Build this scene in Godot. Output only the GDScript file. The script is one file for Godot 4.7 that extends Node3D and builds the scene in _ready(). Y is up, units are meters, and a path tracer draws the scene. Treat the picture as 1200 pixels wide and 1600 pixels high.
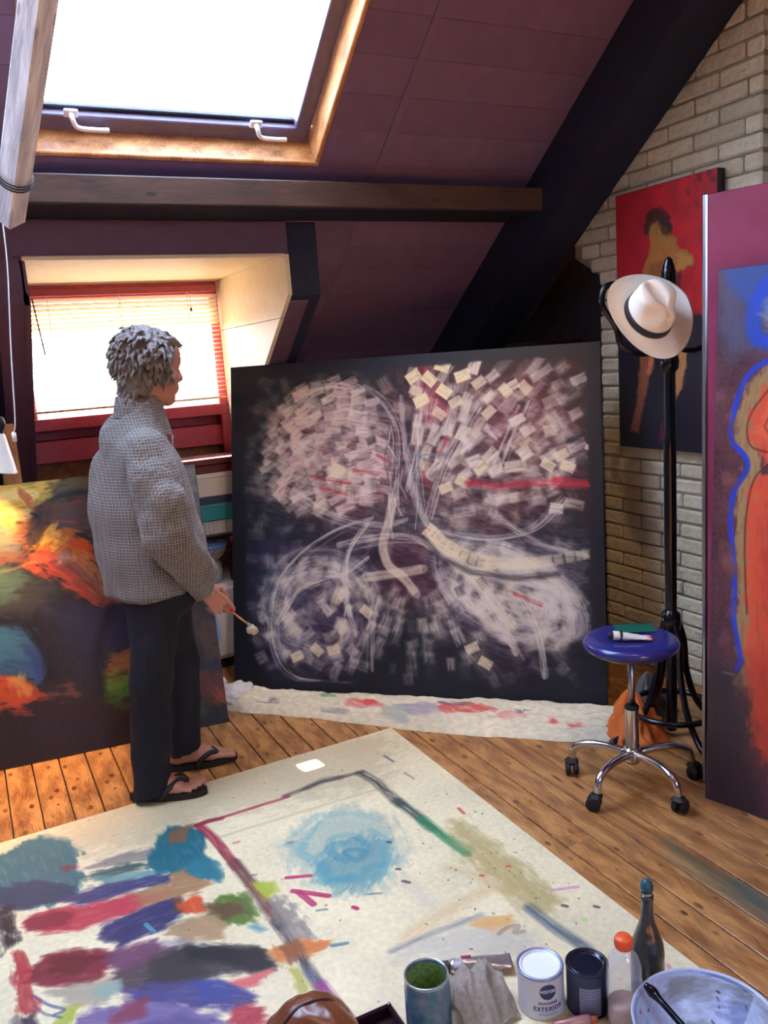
extends Node3D
# An attic studio: a man looks at a large dark canvas under a skylight and a dormer window.
# World: x runs along the ridge (to the brick pier), y up, -z towards the dormer. The front roof slope is y = c + 0.75 z.

const ROOF_C := 4.92      # underside of the ceiling boards
const RAFTER_C := 4.60    # underside of the rafters
const DORMER_L := 0.31
const DORMER_R := 1.395
const DORMER_Z := -3.6
const WINDOW_Z := -4.7
const WALL_L := -1.7
const WALL_R := 3.2
const PIER_X := 2.85

var mats := {}
var used := {}
var noise_fine: PackedByteArray
var noise_wide: PackedByteArray

func _ready() -> void:
	# ---- camera
	var cam := Camera3D.new()
	cam.name = "camera"
	cam.fov = 63.22
	cam.position = Vector3(0, 1.6, 0)
	cam.rotation_degrees = Vector3(-10.68, -26.51, -4.12)
	cam.near = 0.05
	cam.far = 200.0
	add_child(cam)
	cam.current = true
	# ---- sky and exposure
	var sky_mat := ProceduralSkyMaterial.new()
	sky_mat.sky_top_color = Color(0.74, 0.84, 1.0)
	sky_mat.sky_horizon_color = Color(0.95, 0.97, 1.0)
	sky_mat.ground_horizon_color = Color(0.7, 0.68, 0.66)
	sky_mat.ground_bottom_color = Color(0.3, 0.28, 0.26)
	sky_mat.sun_angle_max = 0.0
	sky_mat.energy_multiplier = 31.0
	var sky := Sky.new()
	sky.sky_material = sky_mat
	var env := Environment.new()
	env.background_mode = Environment.BG_SKY
	env.sky = sky
	env.tonemap_mode = Environment.TONE_MAPPER_LINEAR
	env.tonemap_exposure = 0.83
	env.sdfgi_enabled = true
	env.ssao_enabled = true
	env.ssil_enabled = true
	var we := WorldEnvironment.new()
	we.name = "environment"
	we.environment = env
	add_child(we)
	# ---- sun: a clear patch of it comes in under the blind
	var sun := DirectionalLight3D.new()
	sun.name = "sun"
	sun.light_color = Color(1.0, 0.95, 0.86)
	sun.light_energy = 45.0
	sun.light_angular_distance = 0.55
	sun.shadow_enabled = true
	add_child(sun)
	sun.look_at_from_position(Vector3.ZERO, Vector3(0.098, -0.62, 0.77), Vector3.UP)

	make_noise()
	make_materials()
	print("setting")
	build_shell()
	build_skylights()
	build_dormer()
	build_beams()
	build_pier()
	print("paintings")
	build_sheet()
	build_main_canvas()
	build_left_painting()
	build_right_paintings()
	print("person")
	build_person()
	print("things")
	build_stool()
	build_hat_stand()
	build_hat()
	build_cloths()
	build_foreground()
	build_shelf()
	build_left_lamp()
	build_spotlights()
	build_post()
	print("done")

# ------------------------------------------------------------------ helpers
func numbered(called: String) -> String:
	if not used.has(called):
		used[called] = 0
		return called
	used[called] += 1
	return "%s_%03d" % [called, used[called]]

func tag(o: Node, label: String, category: String, group := "") -> void:
	o.set_meta("label", label)
	o.set_meta("category", category)
	if group != "":
		o.set_meta("group", group)

func thing(called: String, label: String, category: String, at := Vector3.ZERO, turn := 0.0, group := "") -> Node3D:
	var o := Node3D.new()
	o.name = numbered(called)
	add_child(o)
	o.position = at
	o.rotation.y = turn
	tag(o, label, category, group)
	return o

func frame_of(called: String) -> Node3D:
	var o := Node3D.new()
	o.name = called
	o.set_meta("kind", "structure")
	add_child(o)
	return o

func part(called: String, mesh: Mesh, m: Material, parent: Node, at := Vector3.ZERO, turn := Vector3.ZERO) -> MeshInstance3D:
	var o := MeshInstance3D.new()
	o.name = called
	o.mesh = mesh
	if m != null:
		o.material_override = m
	o.position = at
	o.rotation_degrees = turn
	parent.add_child(o, true)
	return o

func mat(color: Color, rough := 0.7, metal := 0.0) -> StandardMaterial3D:
	var m := StandardMaterial3D.new()
	m.albedo_color = color
	m.roughness = rough
	m.metallic = metal
	return m

func c8(r: int, g: int, b: int) -> Color:
	return Color(r / 255.0, g / 255.0, b / 255.0)

func new_st() -> SurfaceTool:
	var st := SurfaceTool.new()
	st.begin(Mesh.PRIMITIVE_TRIANGLES)
	return st

func finish(st: SurfaceTool) -> ArrayMesh:
	st.generate_normals()
	return st.commit()

# one flat convex polygon that faces `out`
func face(st: SurfaceTool, p: Array, out: Vector3, uv: Array = []) -> void:
	var n: Vector3 = (p[1] - p[0]).cross(p[2] - p[0])
	var flip := n.dot(out) > 0.0
	st.set_smooth_group(-1)
	for i in range(1, p.size() - 1):
		var ids := [0, i + 1, i] if flip else [0, i, i + 1]
		for k in ids:
			if uv.size() > 0:
				st.set_uv(uv[k])
			st.add_vertex(p[k])

func add_box(st: SurfaceTool, c: Vector3, size: Vector3, b := 0.004, basis := Basis.IDENTITY) -> void:
	var h := size * 0.5
	b = minf(b, minf(h.x, minf(h.y, h.z)) * 0.9)
	var pt := func(ax: int, v: Vector3) -> Vector3:
		var q := Vector3(v.x * (h.x - b), v.y * (h.y - b), v.z * (h.z - b))
		q[ax] = v[ax] * h[ax]
		return c + basis * q
	for ax in 3:
		var j := (ax + 1) % 3
		var k := (ax + 2) % 3
		for s in [-1.0, 1.0]:
			var pts := []
			for e in [[-1.0, -1.0], [1.0, -1.0], [1.0, 1.0], [-1.0, 1.0]]:
				var v := Vector3.ZERO
				v[ax] = s
				v[j] = e[0]
				v[k] = e[1]
				pts.append(pt.call(ax, v))
			var out := Vector3.ZERO
			out[ax] = s
			face(st, pts, basis * out)
			for t in [-1.0, 1.0]:
				var a := Vector3.ZERO
				a[ax] = s
				a[j] = t
				var q := []
				for e in [[ax, -1.0], [ax, 1.0], [j, 1.0], [j, -1.0]]:
					var v := a
					v[k] = e[1]
					q.append(pt.call(e[0], v))
				face(st, q, basis * a)
	for x in [-1.0, 1.0]:
		for y in [-1.0, 1.0]:
			for z in [-1.0, 1.0]:
				var v := Vector3(x, y, z)
				face(st, [pt.call(0, v), pt.call(1, v), pt.call(2, v)], basis * v)

func box(size: Vector3, b := 0.004) -> ArrayMesh:
	var st := new_st()
	add_box(st, Vector3.ZERO, size, b)
	return finish(st)

func span(lo: Vector3, hi: Vector3, b := 0.004) -> ArrayMesh:
	var st := new_st()
	add_box(st, (lo + hi) * 0.5, hi - lo, b)
	return finish(st)

# box whose top and bottom follow the roof: c0..c1 are offsets of y = c + 0.75 z
func slope_box(x0: float, x1: float, z0: float, z1: float, c0: float, c1: float, k := 0.75) -> ArrayMesh:
	var st := new_st()
	var p := []
	for c in [c0, c1]:
		for z in [z0, z1]:
			for x in [x0, x1]:
				p.append(Vector3(x, c + k * z, z))
	hexa(st, p)
	return finish(st)

# corners: index = x + 2*(second) + 4*(third)
func hexa(st: SurfaceTool, p: Array) -> void:
	var mid := Vector3.ZERO
	for q in p:
		mid += q / 8.0
	for f in [[0, 1, 3, 2], [4, 5, 7, 6], [0, 1, 5, 4], [2, 3, 7, 6], [0, 2, 6, 4], [1, 3, 7, 5]]:
		var q := [p[f[0]], p[f[1]], p[f[2]], p[f[3]]]
		face(st, q, (q[0] + q[1] + q[2] + q[3]) / 4.0 - mid)

# polygon (Vector2 list) in a plane, extruded: at + u*x + v*y + n*[0, depth]
func prism(poly: Array, at: Vector3, u: Vector3, v: Vector3, n: Vector3, depth: float) -> ArrayMesh:
	var st := new_st()
	var pk := PackedVector2Array(poly)
	var tri := Geometry2D.triangulate_polygon(pk)
	var mid := Vector2.ZERO
	for q in poly:
		mid += q / poly.size()
	for t in range(0, tri.size(), 3):
		for s in [0.0, 1.0]:
			var q := []
			for k in 3:
				var w: Vector2 = poly[tri[t + k]]
				q.append(at + u * w.x + v * w.y + n * depth * s)
			face(st, q, n * (depth if s > 0.5 else -depth))
	var area := 0.0
	for i in poly.size():
		var a: Vector2 = poly[i]
		var b: Vector2 = poly[(i + 1) % poly.size()]
		area += a.x * b.y - b.x * a.y
	for i in poly.size():
		var a: Vector2 = poly[i]
		var b: Vector2 = poly[(i + 1) % poly.size()]
		var e := b - a
		var o := Vector2(e.y, -e.x) * signf(area)
		var A := at + u * a.x + v * a.y
		var B := at + u * b.x + v * b.y
		face(st, [A, B, B + n * depth, A + n * depth], u * o.x + v * o.y)
	return finish(st)

# grid of points [row][col] to a smooth skin
func add_grid(st: SurfaceTool, rows: Array, wrap := false, uvs := true, group := 0) -> void:
	var nr := rows.size()
	var nc: int = rows[0].size()
	st.set_smooth_group(group)
	for i in nr - 1:
		for j in (nc if wrap else nc - 1):
			var j2 := (j + 1) % nc
			var q := [rows[i][j], rows[i][j2], rows[i + 1][j2], rows[i + 1][j]]
			var uv := [Vector2(float(j) / nc, float(i) / (nr - 1)), Vector2(float(j + 1) / nc, float(i) / (nr - 1)), Vector2(float(j + 1) / nc, float(i + 1) / (nr - 1)), Vector2(float(j) / nc, float(i + 1) / (nr - 1))]
			for k in [0, 1, 2, 0, 2, 3]:
				if uvs:
					st.set_uv(uv[k])
				st.add_vertex(q[k])

# profile of Vector2(radius, height), turned round y
func add_lathe(st: SurfaceTool, prof: Array, seg := 32, at := Vector3.ZERO, basis := Basis.IDENTITY, group := 0) -> void:
	var rows := []
	for p in prof:
		var r := []
		for j in seg:
			var a := TAU * j / seg
			r.append(at + basis * Vector3(cos(a) * maxf(p.x, 0.00001), p.y, sin(a) * maxf(p.x, 0.00001)))
		rows.append(r)
	add_grid(st, rows, true, true, group)

func lathe(prof: Array, seg := 32) -> ArrayMesh:
	var st := new_st()
	add_lathe(st, prof, seg)
	st.index()
	return finish(st)

# profile with creases: each run between sharp points is its own smooth group
func lathe_runs(runs: Array, seg := 32) -> ArrayMesh:
	var st := new_st()
	for i in runs.size():
		add_lathe(st, runs[i], seg, Vector3.ZERO, Basis.IDENTITY, i + 1)
	return finish(st)

func smooth_path(pts: Array, per := 6) -> Array:
	var out := []
	for i in pts.size() - 1:
		var p0: Vector3 = pts[maxi(i - 1, 0)]
		var p1: Vector3 = pts[i]
		var p2: Vector3 = pts[i + 1]
		var p3: Vector3 = pts[mini(i + 2, pts.size() - 1)]
		for k in per:
			out.append(p1.cubic_interpolate(p2, p0, p3, float(k) / per))
	out.append(pts[-1])
	return out

func add_tube(st: SurfaceTool, pts: Array, radii: Array, sides := 12, caps := true, flat := 1.0) -> void:
	var rows := []
	var n := pts.size()
	var up := Vector3.UP
	for i in n:
		var t: Vector3 = (pts[mini(i + 1, n - 1)] - pts[maxi(i - 1, 0)]).normalized()
		if absf(t.dot(up)) > 0.95:
			up = Vector3.RIGHT if absf(t.x) < 0.8 else Vector3.FORWARD
		var a := (up - t * up.dot(t)).normalized()
		var b := a.cross(t)
		up = a
		var r: float = radii[mini(i, radii.size() - 1)]
		var row := []
		for j in sides:
			var w := TAU * j / sides
			row.append(pts[i] + (a * cos(w) * flat + b * sin(w)) * r)
		rows.append(row)
	if caps:
		var r0 := []
		var r1 := []
		for j in sides:
			r0.append(pts[0])
			r1.append(pts[n - 1])
		rows.push_front(r0)
		rows.push_back(r1)
	add_grid(st, rows, true, true, 0)

func tube(pts: Array, radii: Array, sides := 12, caps := true) -> ArrayMesh:
	var st := new_st()
	add_tube(st, pts, radii, sides, caps)
	return finish(st)

# writing: raised letters, bent round a cylinder of radius r when r > 0; at the origin facing +z
func lettering(words: String, height: float, r := 0.0, bold := true) -> ArrayMesh:
	var tm := TextMesh.new()
	var f := SystemFont.new()
	f.font_names = PackedStringArray(["Droid Sans"])
	f.font_weight = 700 if bold else 400
	tm.font = f
	tm.text = words
	tm.font_size = 64
	tm.pixel_size = height / 46.0
	tm.depth = 0.0006
	tm.curve_step = 4.0
	var arr := tm.get_mesh_arrays()
	if r > 0.0:
		var v: PackedVector3Array = arr[Mesh.ARRAY_VERTEX]
		var nn: PackedVector3Array = arr[Mesh.ARRAY_NORMAL]
		for i in v.size():
			var a := v[i].x / r
			var rr := r + v[i].z
			v[i] = Vector3(sin(a) * rr, v[i].y, cos(a) * rr)
			nn[i] = nn[i].rotated(Vector3.UP, a)
		arr[Mesh.ARRAY_VERTEX] = v
		arr[Mesh.ARRAY_NORMAL] = nn
	var am := ArrayMesh.new()
	am.add_surface_from_arrays(Mesh.PRIMITIVE_TRIANGLES, arr)
	return am

# ------------------------------------------------------------------ textures
func make_noise() -> void:
	var f := FastNoiseLite.new()
	f.seed = 7
	f.noise_type = FastNoiseLite.TYPE_SIMPLEX_SMOOTH
	f.frequency = 0.09
	f.fractal_octaves = 4
	noise_fine = f.get_seamless_image(512, 512).get_data()
	f.seed = 19
	f.frequency = 0.018
	f.fractal_octaves = 5
	noise_wide = f.get_seamless_image(512, 512).get_data()

# a sheet of pixels that is painted on with blobs, lines and dabs; the units of all coordinates are millimetres
class Pad:
	var w: int
	var h: int
	var k: float
	var d: PackedByteArray
	var nf: PackedByteArray
	var nw: PackedByteArray

	func _init(mm_w: float, mm_h: float, scale: float, color: Color, fine: PackedByteArray, wide: PackedByteArray) -> void:
		k = scale
		w = int(mm_w * k)
		h = int(mm_h * k)
		nf = fine
		nw = wide
		d.resize(w * h * 3)
		var r := int(color.r * 255)
		var g := int(color.g * 255)
		var b := int(color.b * 255)
		for i in w * h:
			d[i * 3] = r
			d[i * 3 + 1] = g
			d[i * 3 + 2] = b

	func mottle(amount: float, sx: float, sy: float) -> void:
		for y in h:
			var row := (int(y * sy) & 511) * 512
			var row2 := (int(y * sy * 0.31 + 91) & 511) * 512
			for x in w:
				var n := (nf[row + (int(x * sx) & 511)] + nw[row2 + (int(x * sx * 0.31 + 37) & 511)] - 256) * amount / 128.0
				var i := (y * w + x) * 3
				for c in 3:
					d[i + c] = clampi(int(d[i + c] * (1.0 + n)), 0, 255)

	func put(i: int, a: float, r: float, g: float, b: float) -> void:
		d[i] = int(d[i] + (r - d[i]) * a)
		d[i + 1] = int(d[i + 1] + (g - d[i + 1]) * a)
		d[i + 2] = int(d[i + 2] + (b - d[i + 2]) * a)

	# filled shape with a soft, rough edge and brush streaks along `dir`
	func blob(pts: Array, color: Color, alpha: float, soft := 8.0, rough := 14.0, dir := 0.0, streak := 0.5) -> void:
		var n := pts.size()
		var px := PackedFloat32Array()
		var py := PackedFloat32Array()
		var lo := Vector2(1e9, 1e9)
		var hi := Vector2(-1e9, -1e9)
		for p in pts:
			px.append(p.x * k)
			py.append(p.y * k)
			lo = lo.min(p * k)
			hi = hi.max(p * k)
		var sf := maxf(soft * k, 0.7)
		var rg := rough * k
		var x0 := maxi(int(lo.x - sf - rg), 0)
		var x1 := mini(int(hi.x + sf + rg), w - 1)
		var y0 := maxi(int(lo.y - sf - rg), 0)
		var y1 := mini(int(hi.y + sf + rg), h - 1)
		var cs := cos(dir)
		var sn := sin(dir)
		var R := color.r * 255.0
		var G := color.g * 255.0
		var B := color.b * 255.0
		var off := n * 57 + int(lo.x * 3.1)
		for y in range(y0, y1 + 1):
			for x in range(x0, x1 + 1):
				var u := x * cs + y * sn
				var v := y * cs - x * sn
				var nz := nf[((int(v * 0.8) + off) & 511) * 512 + (int(u * 0.13) & 511)] - 128
				var nz2 := nw[((int(v * 1.3) + off) & 511) * 512 + (int(u * 0.8) & 511)] - 128
				# signed distance to the outline
				var best := 1e12
				var inside := false
				var j := n - 1
				for i in n:
					var ex := px[j] - px[i]
					var ey := py[j] - py[i]
					var wx := x - px[i]
					var wy := y - py[i]
					var t := clampf((wx * ex + wy * ey) / (ex * ex + ey * ey + 1e-6), 0.0, 1.0)
					var dx := wx - ex * t
					var dy := wy - ey * t
					best = minf(best, dx * dx + dy * dy)
					if (py[i] > y) != (py[j] > y) and x < ex * (y - py[i]) / (ey if absf(ey) > 1e-6 else 1e-6) + px[i]:
						inside = not inside
					j = i
				var sd := sqrt(best) * (1.0 if inside else -1.0)
				sd += (nz * 0.7 + nz2 * 1.1) / 100.0 * rg + rg * 0.35
				var a := clampf(sd / sf * 0.5 + 0.5, 0.0, 1.0)
				if a > 0.004:
					a *= alpha * clampf(1.0 - streak * (0.05 + nz / 110.0 + nz2 / 260.0), 0.0, 1.0)
					put((y * w + x) * 3, a, R, G, B)

	# a brush line through points
	func line(pts: Array, width: float, color: Color, alpha: float, soft := 2.0, streak := 0.5) -> void:
		var lo := Vector2(1e9, 1e9)
		var hi := Vector2(-1e9, -1e9)
		for p in pts:
			lo = lo.min(p * k)
			hi = hi.max(p * k)
		var hw := width * k * 0.5
		var sf := maxf(soft * k, 0.7)
		var m := hw + sf + 1.0
		var x0 := maxi(int(lo.x - m), 0)
		var y0 := maxi(int(lo.y - m), 0)
		var x1 := mini(int(hi.x + m), w - 1)
		var y1 := mini(int(hi.y + m), h - 1)
		var bw := x1 - x0 + 1
		var bh := y1 - y0 + 1
		if bw <= 0 or bh <= 0:
			return
		var mask := PackedFloat32Array()
		mask.resize(bw * bh)
		var run := 0.0
		for s in pts.size() - 1:
			var a: Vector2 = pts[s] * k
			var b: Vector2 = pts[s + 1] * k
			var e := b - a
			var L := e.length() + 1e-5
			var t0 := e / L
			for y in range(maxi(int(minf(a.y, b.y) - m), y0), mini(int(maxf(a.y, b.y) + m), y1) + 1):
				for x in range(maxi(int(minf(a.x, b.x) - m), x0), mini(int(maxf(a.x, b.x) + m), x1) + 1):
					var wx := x - a.x
					var wy := y - a.y
					var al := clampf(wx * t0.x + wy * t0.y, 0.0, L)
					var ac := wx * t0.y - wy * t0.x
					var dx := wx - t0.x * al
					var dy := wy - t0.y * al
					var ds := hw - sqrt(dx * dx + dy * dy)
					if ds > -sf:
						var nz := nf[(int(ac * 1.3 + 256 + hw * 7) & 511) * 512 + (int((run + al) * 0.10) & 511)] - 128
						var v := clampf(ds / sf * 0.5 + 0.5, 0.0, 1.0) * clampf(1.0 - streak * (0.2 + nz / 80.0), 0.0, 1.0)
						var i := (y - y0) * bw + x - x0
						if v > mask[i]:
							mask[i] = v
			run += L
		var R := color.r * 255.0
		var G := color.g * 255.0
		var B := color.b * 255.0
		for y in bh:
			for x in bw:
				var v := mask[y * bw + x]
				if v > 0.004:
					put(((y + y0) * w + x + x0) * 3, v * alpha, R, G, B)

	# one pull of a flat brush: a rectangle, full at its start and drying towards its end
	func dab(c: Vector2, half: Vector2, ang: float, color: Color, alpha: float, soft := 4.0, streak := 0.5) -> void:
		var cx := c.x * k
		var cy := c.y * k
		var hx := half.x * k
		var hy := half.y * k
		var sf := maxf(soft * k, 0.8)
		var r := sqrt(hx * hx + hy * hy) + sf
		var cs := cos(ang)
		var sn := sin(ang)
		var R := color.r * 255.0
		var G := color.g * 255.0
		var B := color.b * 255.0
		var off := int(cx * 3.0 + cy * 5.0)
		for y in range(maxi(int(cy - r), 0), mini(int(cy + r), h - 1) + 1):
			for x in range(maxi(int(cx - r), 0), mini(int(cx + r), w - 1) + 1):
				var wx := x - cx
				var wy := y - cy
				var u := wx * cs + wy * sn
				var v := wy * cs - wx * sn
				var ds := minf(hx - absf(u), hy - absf(v))
				if ds > -sf:
					var nz := nf[((int(v * 1.3) + off) & 511) * 512 + ((int(u * 0.2) + off) & 511)] - 128
					var a := clampf(ds / sf * 0.5 + 0.5, 0.0, 1.0) * clampf(1.0 - streak * (0.3 + nz / 75.0 + 0.55 * u / hx), 0.0, 1.0)
					put((y * w + x) * 3, a * alpha, R, G, B)

	func texture() -> ImageTexture:
		return ImageTexture.create_from_image(Image.create_from_data(w, h, false, Image.FORMAT_RGB8, d))

func pad(mm_w: float, mm_h: float, scale: float, color: Color) -> Pad:
	return Pad.new(mm_w, mm_h, scale, color, noise_fine, noise_wide)

# strokes: ["b", r,g,b, alpha, soft, rough, dir, streak, x,y, x,y ...] or ["l", r,g,b, alpha, soft, width, 0, streak, x,y ...]
func paint(p: Pad, strokes: Array) -> void:
	for s in strokes:
		var pts := []
		for i in range(9, s.size(), 2):
			pts.append(Vector2(s[i], s[i + 1]))
		var c := c8(s[1], s[2], s[3])
		if s[0] == "b":
			p.blob(pts, c, s[4], s[5], s[6], deg_to_rad(s[7]), s[8])
		else:
			if pts.size() > 3:
				var raw := []
				for q in pts:
					raw.append(Vector3(q.x, q.y, 0))
				pts = []
				for q in smooth_path(raw, 4):
					pts.append(Vector2(q.x, q.y))
			p.line(pts, s[6], c, s[4], s[5], s[8])

func textured(tex: Texture2D, rough := 0.6) -> StandardMaterial3D:
	var m := StandardMaterial3D.new()
	m.albedo_texture = tex
	m.roughness = rough
	return m

func noise_tex(freq: float, lo: Color, hi: Color, size := 256, octaves := 4, sd := 3) -> NoiseTexture2D:
	var t := NoiseTexture2D.new()
	var f := FastNoiseLite.new()
	f.seed = sd
	f.frequency = freq
	f.fractal_octaves = octaves
	t.noise = f
	t.width = size
	t.height = size
	t.seamless = true
	var g := Gradient.new()
	g.set_color(0, lo)
	g.set_color(1, hi)
	t.color_ramp = g
	return t

func world_noise(lo: Color, hi: Color, rough: float, scale: Vector3, freq := 0.03, sd := 3) -> StandardMaterial3D:
	var m := mat(Color.WHITE, rough)
	m.albedo_texture = noise_tex(freq, lo, hi, 256, 5, sd)
	m.uv1_triplanar = true
	m.uv1_world_triplanar = true
	m.uv1_scale = scale
	return m

# boards side by side in one texture: `strips` across, length down
func wood_tex(strips: int, w: int, h: int, base: Color, dark: Color, knots: int, sd: int, contrast := 1.0, turned := false) -> ImageTexture:
	var rng := RandomNumberGenerator.new()
	rng.seed = sd
	var d := PackedByteArray()
	d.resize(w * h * 3)
	var sw := w / strips
	for s in strips:
		var tone := rng.randf_range(-0.12, 0.12)
		var off := rng.randi() & 511
		var kn := []
		for q in knots:
			kn.append([rng.randf_range(8, sw - 8), rng.randf_range(20, h - 20), rng.randf_range(3.0, 7.5), rng.randf_range(0.5, 1.0)])
		for y in h:
			var near := []
			for q in kn:
				if absf(q[1] - y) < 60.0:
					near.append(q)
			var bend := (noise_wide[(off + 33) % 512 * 512 + (int(y * 0.22) & 511)] - 128) * 0.22
			for x in sw:
				var xx := x + bend
				var dk := 0.0
				for q in near:
					var dx: float = x - q[0]
					var dy: float = (y - q[1]) * 0.5
					var r := sqrt(dx * dx + dy * dy)
					var pull: float = exp(-r / (q[2] * 1.8))
					xx += pull * q[2] * (1.6 if dx > 0 else -1.6) * -1.0
					if r < q[2]:
						dk = maxf(dk, clampf((q[2] - r) / 2.5, 0.0, 1.0) * q[3])
				var g1 := (noise_fine[((int(xx * 3.3) + off) & 511) * 512 + (int(y * 0.06) & 511)] - 128) / 128.0
				var g2 := (noise_fine[((int(x * 6.0) + off * 3) & 511) * 512 + (int(y * 0.35 + off) & 511)] - 128) / 128.0
				var g3 := (noise_wide[((int(x * 1.2) + off * 5) & 511) * 512 + (int(y * 0.4 + off) & 511)] - 128) / 128.0
				var t := clampf((0.26 + g1 * 0.34 + g2 * 0.22 + g3 * 0.42 + tone) * contrast, 0.0, 1.0)
				t = maxf(t, dk)
				var i := (y * w + s * sw + x) * 3
				d[i] = int(lerpf(base.r, dark.r, t) * 255)
				d[i + 1] = int(lerpf(base.g, dark.g, t) * 255)
				d[i + 2] = int(lerpf(base.b, dark.b, t) * 255)
	var im := Image.create_from_data(sw * strips, h, false, Image.FORMAT_RGB8, d)
	if turned:
		im.rotate_90(CLOCKWISE)
	return ImageTexture.create_from_image(im)

func make_materials() -> void:
	var fl := textured(wood_tex(5, 320, 1600, c8(196, 142, 84), c8(92, 50, 26), 16, 5), 0.3)
	mats.floor = fl
	# one board carries an old smear of green-blue paint
	var wt := wood_tex(1, 64, 2048, c8(196, 142, 84), c8(92, 50, 26), 40, 6)
	var sp := pad(105, 9500, 0.2156, Color.WHITE)
	sp = Pad.new(64, 2048, 1.0, Color.WHITE, noise_fine, noise_wide)
	sp.d = wt.get_image().get_data()
	sp.blob([Vector2(8, 664), Vector2(40, 640), Vector2(66, 690), Vector2(66, 780), Vector2(20, 790), Vector2(6, 720)], c8(64, 92, 84), 0.42, 8, 16, 1.57, 0.5)
	sp.blob([Vector2(20, 700), Vector2(60, 690), Vector2(60, 760), Vector2(30, 760)], c8(50, 84, 92), 0.5, 8, 12, 1.57, 0.5)
	mats.stained = textured(sp.texture(), 0.34)
	mats.pine = textured(wood_tex(1, 96, 512, c8(222, 160, 98), c8(140, 76, 34), 5, 11), 0.45)
	mats.pine.uv1_triplanar = true
	mats.pine.uv1_scale = Vector3(3.0, 1.2, 3.0)
	mats.oak = textured(wood_tex(1, 96, 512, c8(150, 92, 44), c8(74, 40, 22), 6, 12), 0.5)
	mats.oak.uv1_triplanar = true
	mats.oak.uv1_scale = Vector3(2.0, 2.0, 2.0)
	mats.lit_beam_wood = textured(wood_tex(1, 96, 512, c8(96, 68, 52), c8(48, 36, 34), 8, 12, 0.9, true), 0.5)  # brown of the lit purlin front, lighter than the navy beam behind
	mats.lit_beam_wood.uv1_triplanar = true
	mats.lit_beam_wood.uv1_scale = Vector3(0.8, 5.0, 5.0)
	mats.white_wood = textured(wood_tex(1, 128, 512, c8(246, 248, 250), c8(150, 152, 162), 3, 14, 0.9), 0.6)
	mats.white_wood.uv1_triplanar = true
	mats.white_wood.uv1_scale = Vector3(7.0, 1.1, 7.0)
	mats.ceiling = world_noise(c8(120, 92, 118), c8(132, 102, 128), 0.6, Vector3(1.3, 1.3, 1.3))
	mats.ceiling_b = world_noise(c8(116, 88, 114), c8(128, 98, 124), 0.62, Vector3(1.3, 1.3, 1.3), 0.03, 9)
	mats.beam = world_noise(c8(22, 28, 50), c8(32, 38, 62), 0.7, Vector3(1.5, 1.5, 1.5))
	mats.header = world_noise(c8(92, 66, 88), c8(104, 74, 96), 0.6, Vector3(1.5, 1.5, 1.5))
	mats.plaster = world_noise(c8(104, 100, 112), c8(118, 114, 124), 0.8, Vector3(1, 1, 1))
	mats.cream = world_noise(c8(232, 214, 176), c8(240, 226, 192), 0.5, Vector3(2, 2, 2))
	mats.sash = world_noise(c8(92, 80, 104), c8(108, 94, 116), 0.4, Vector3(3, 3, 3))
	mats.pink = world_noise(c8(156, 62, 84), c8(172, 74, 96), 0.35, Vector3(3, 3, 3))
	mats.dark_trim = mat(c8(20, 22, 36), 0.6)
	mats.black = mat(c8(12, 16, 28), 0.55)
	mats.gloss_black = mat(c8(9, 12, 22), 0.22)
	mats.chrome = mat(c8(205, 205, 210), 0.16, 1.0)
	mats.steel = mat(c8(170, 172, 178), 0.32, 1.0)
	mats.rubber = mat(c8(18, 18, 22), 0.6)
	mats.white = mat(c8(232, 232, 230), 0.5)
	var g := mat(Color(0.95, 0.98, 1.0, 0.08), 0.02)
	g.transparency = BaseMaterial3D.TRANSPARENCY_ALPHA
	mats.pane = g
	var gl := mat(Color(0.96, 0.98, 0.97), 0.03)
	gl.refraction_enabled = true
	gl.refraction_scale = 0.05
	gl.transparency = BaseMaterial3D.TRANSPARENCY_ALPHA
	gl.albedo_color.a = 0.15
	mats.glass = gl

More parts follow.
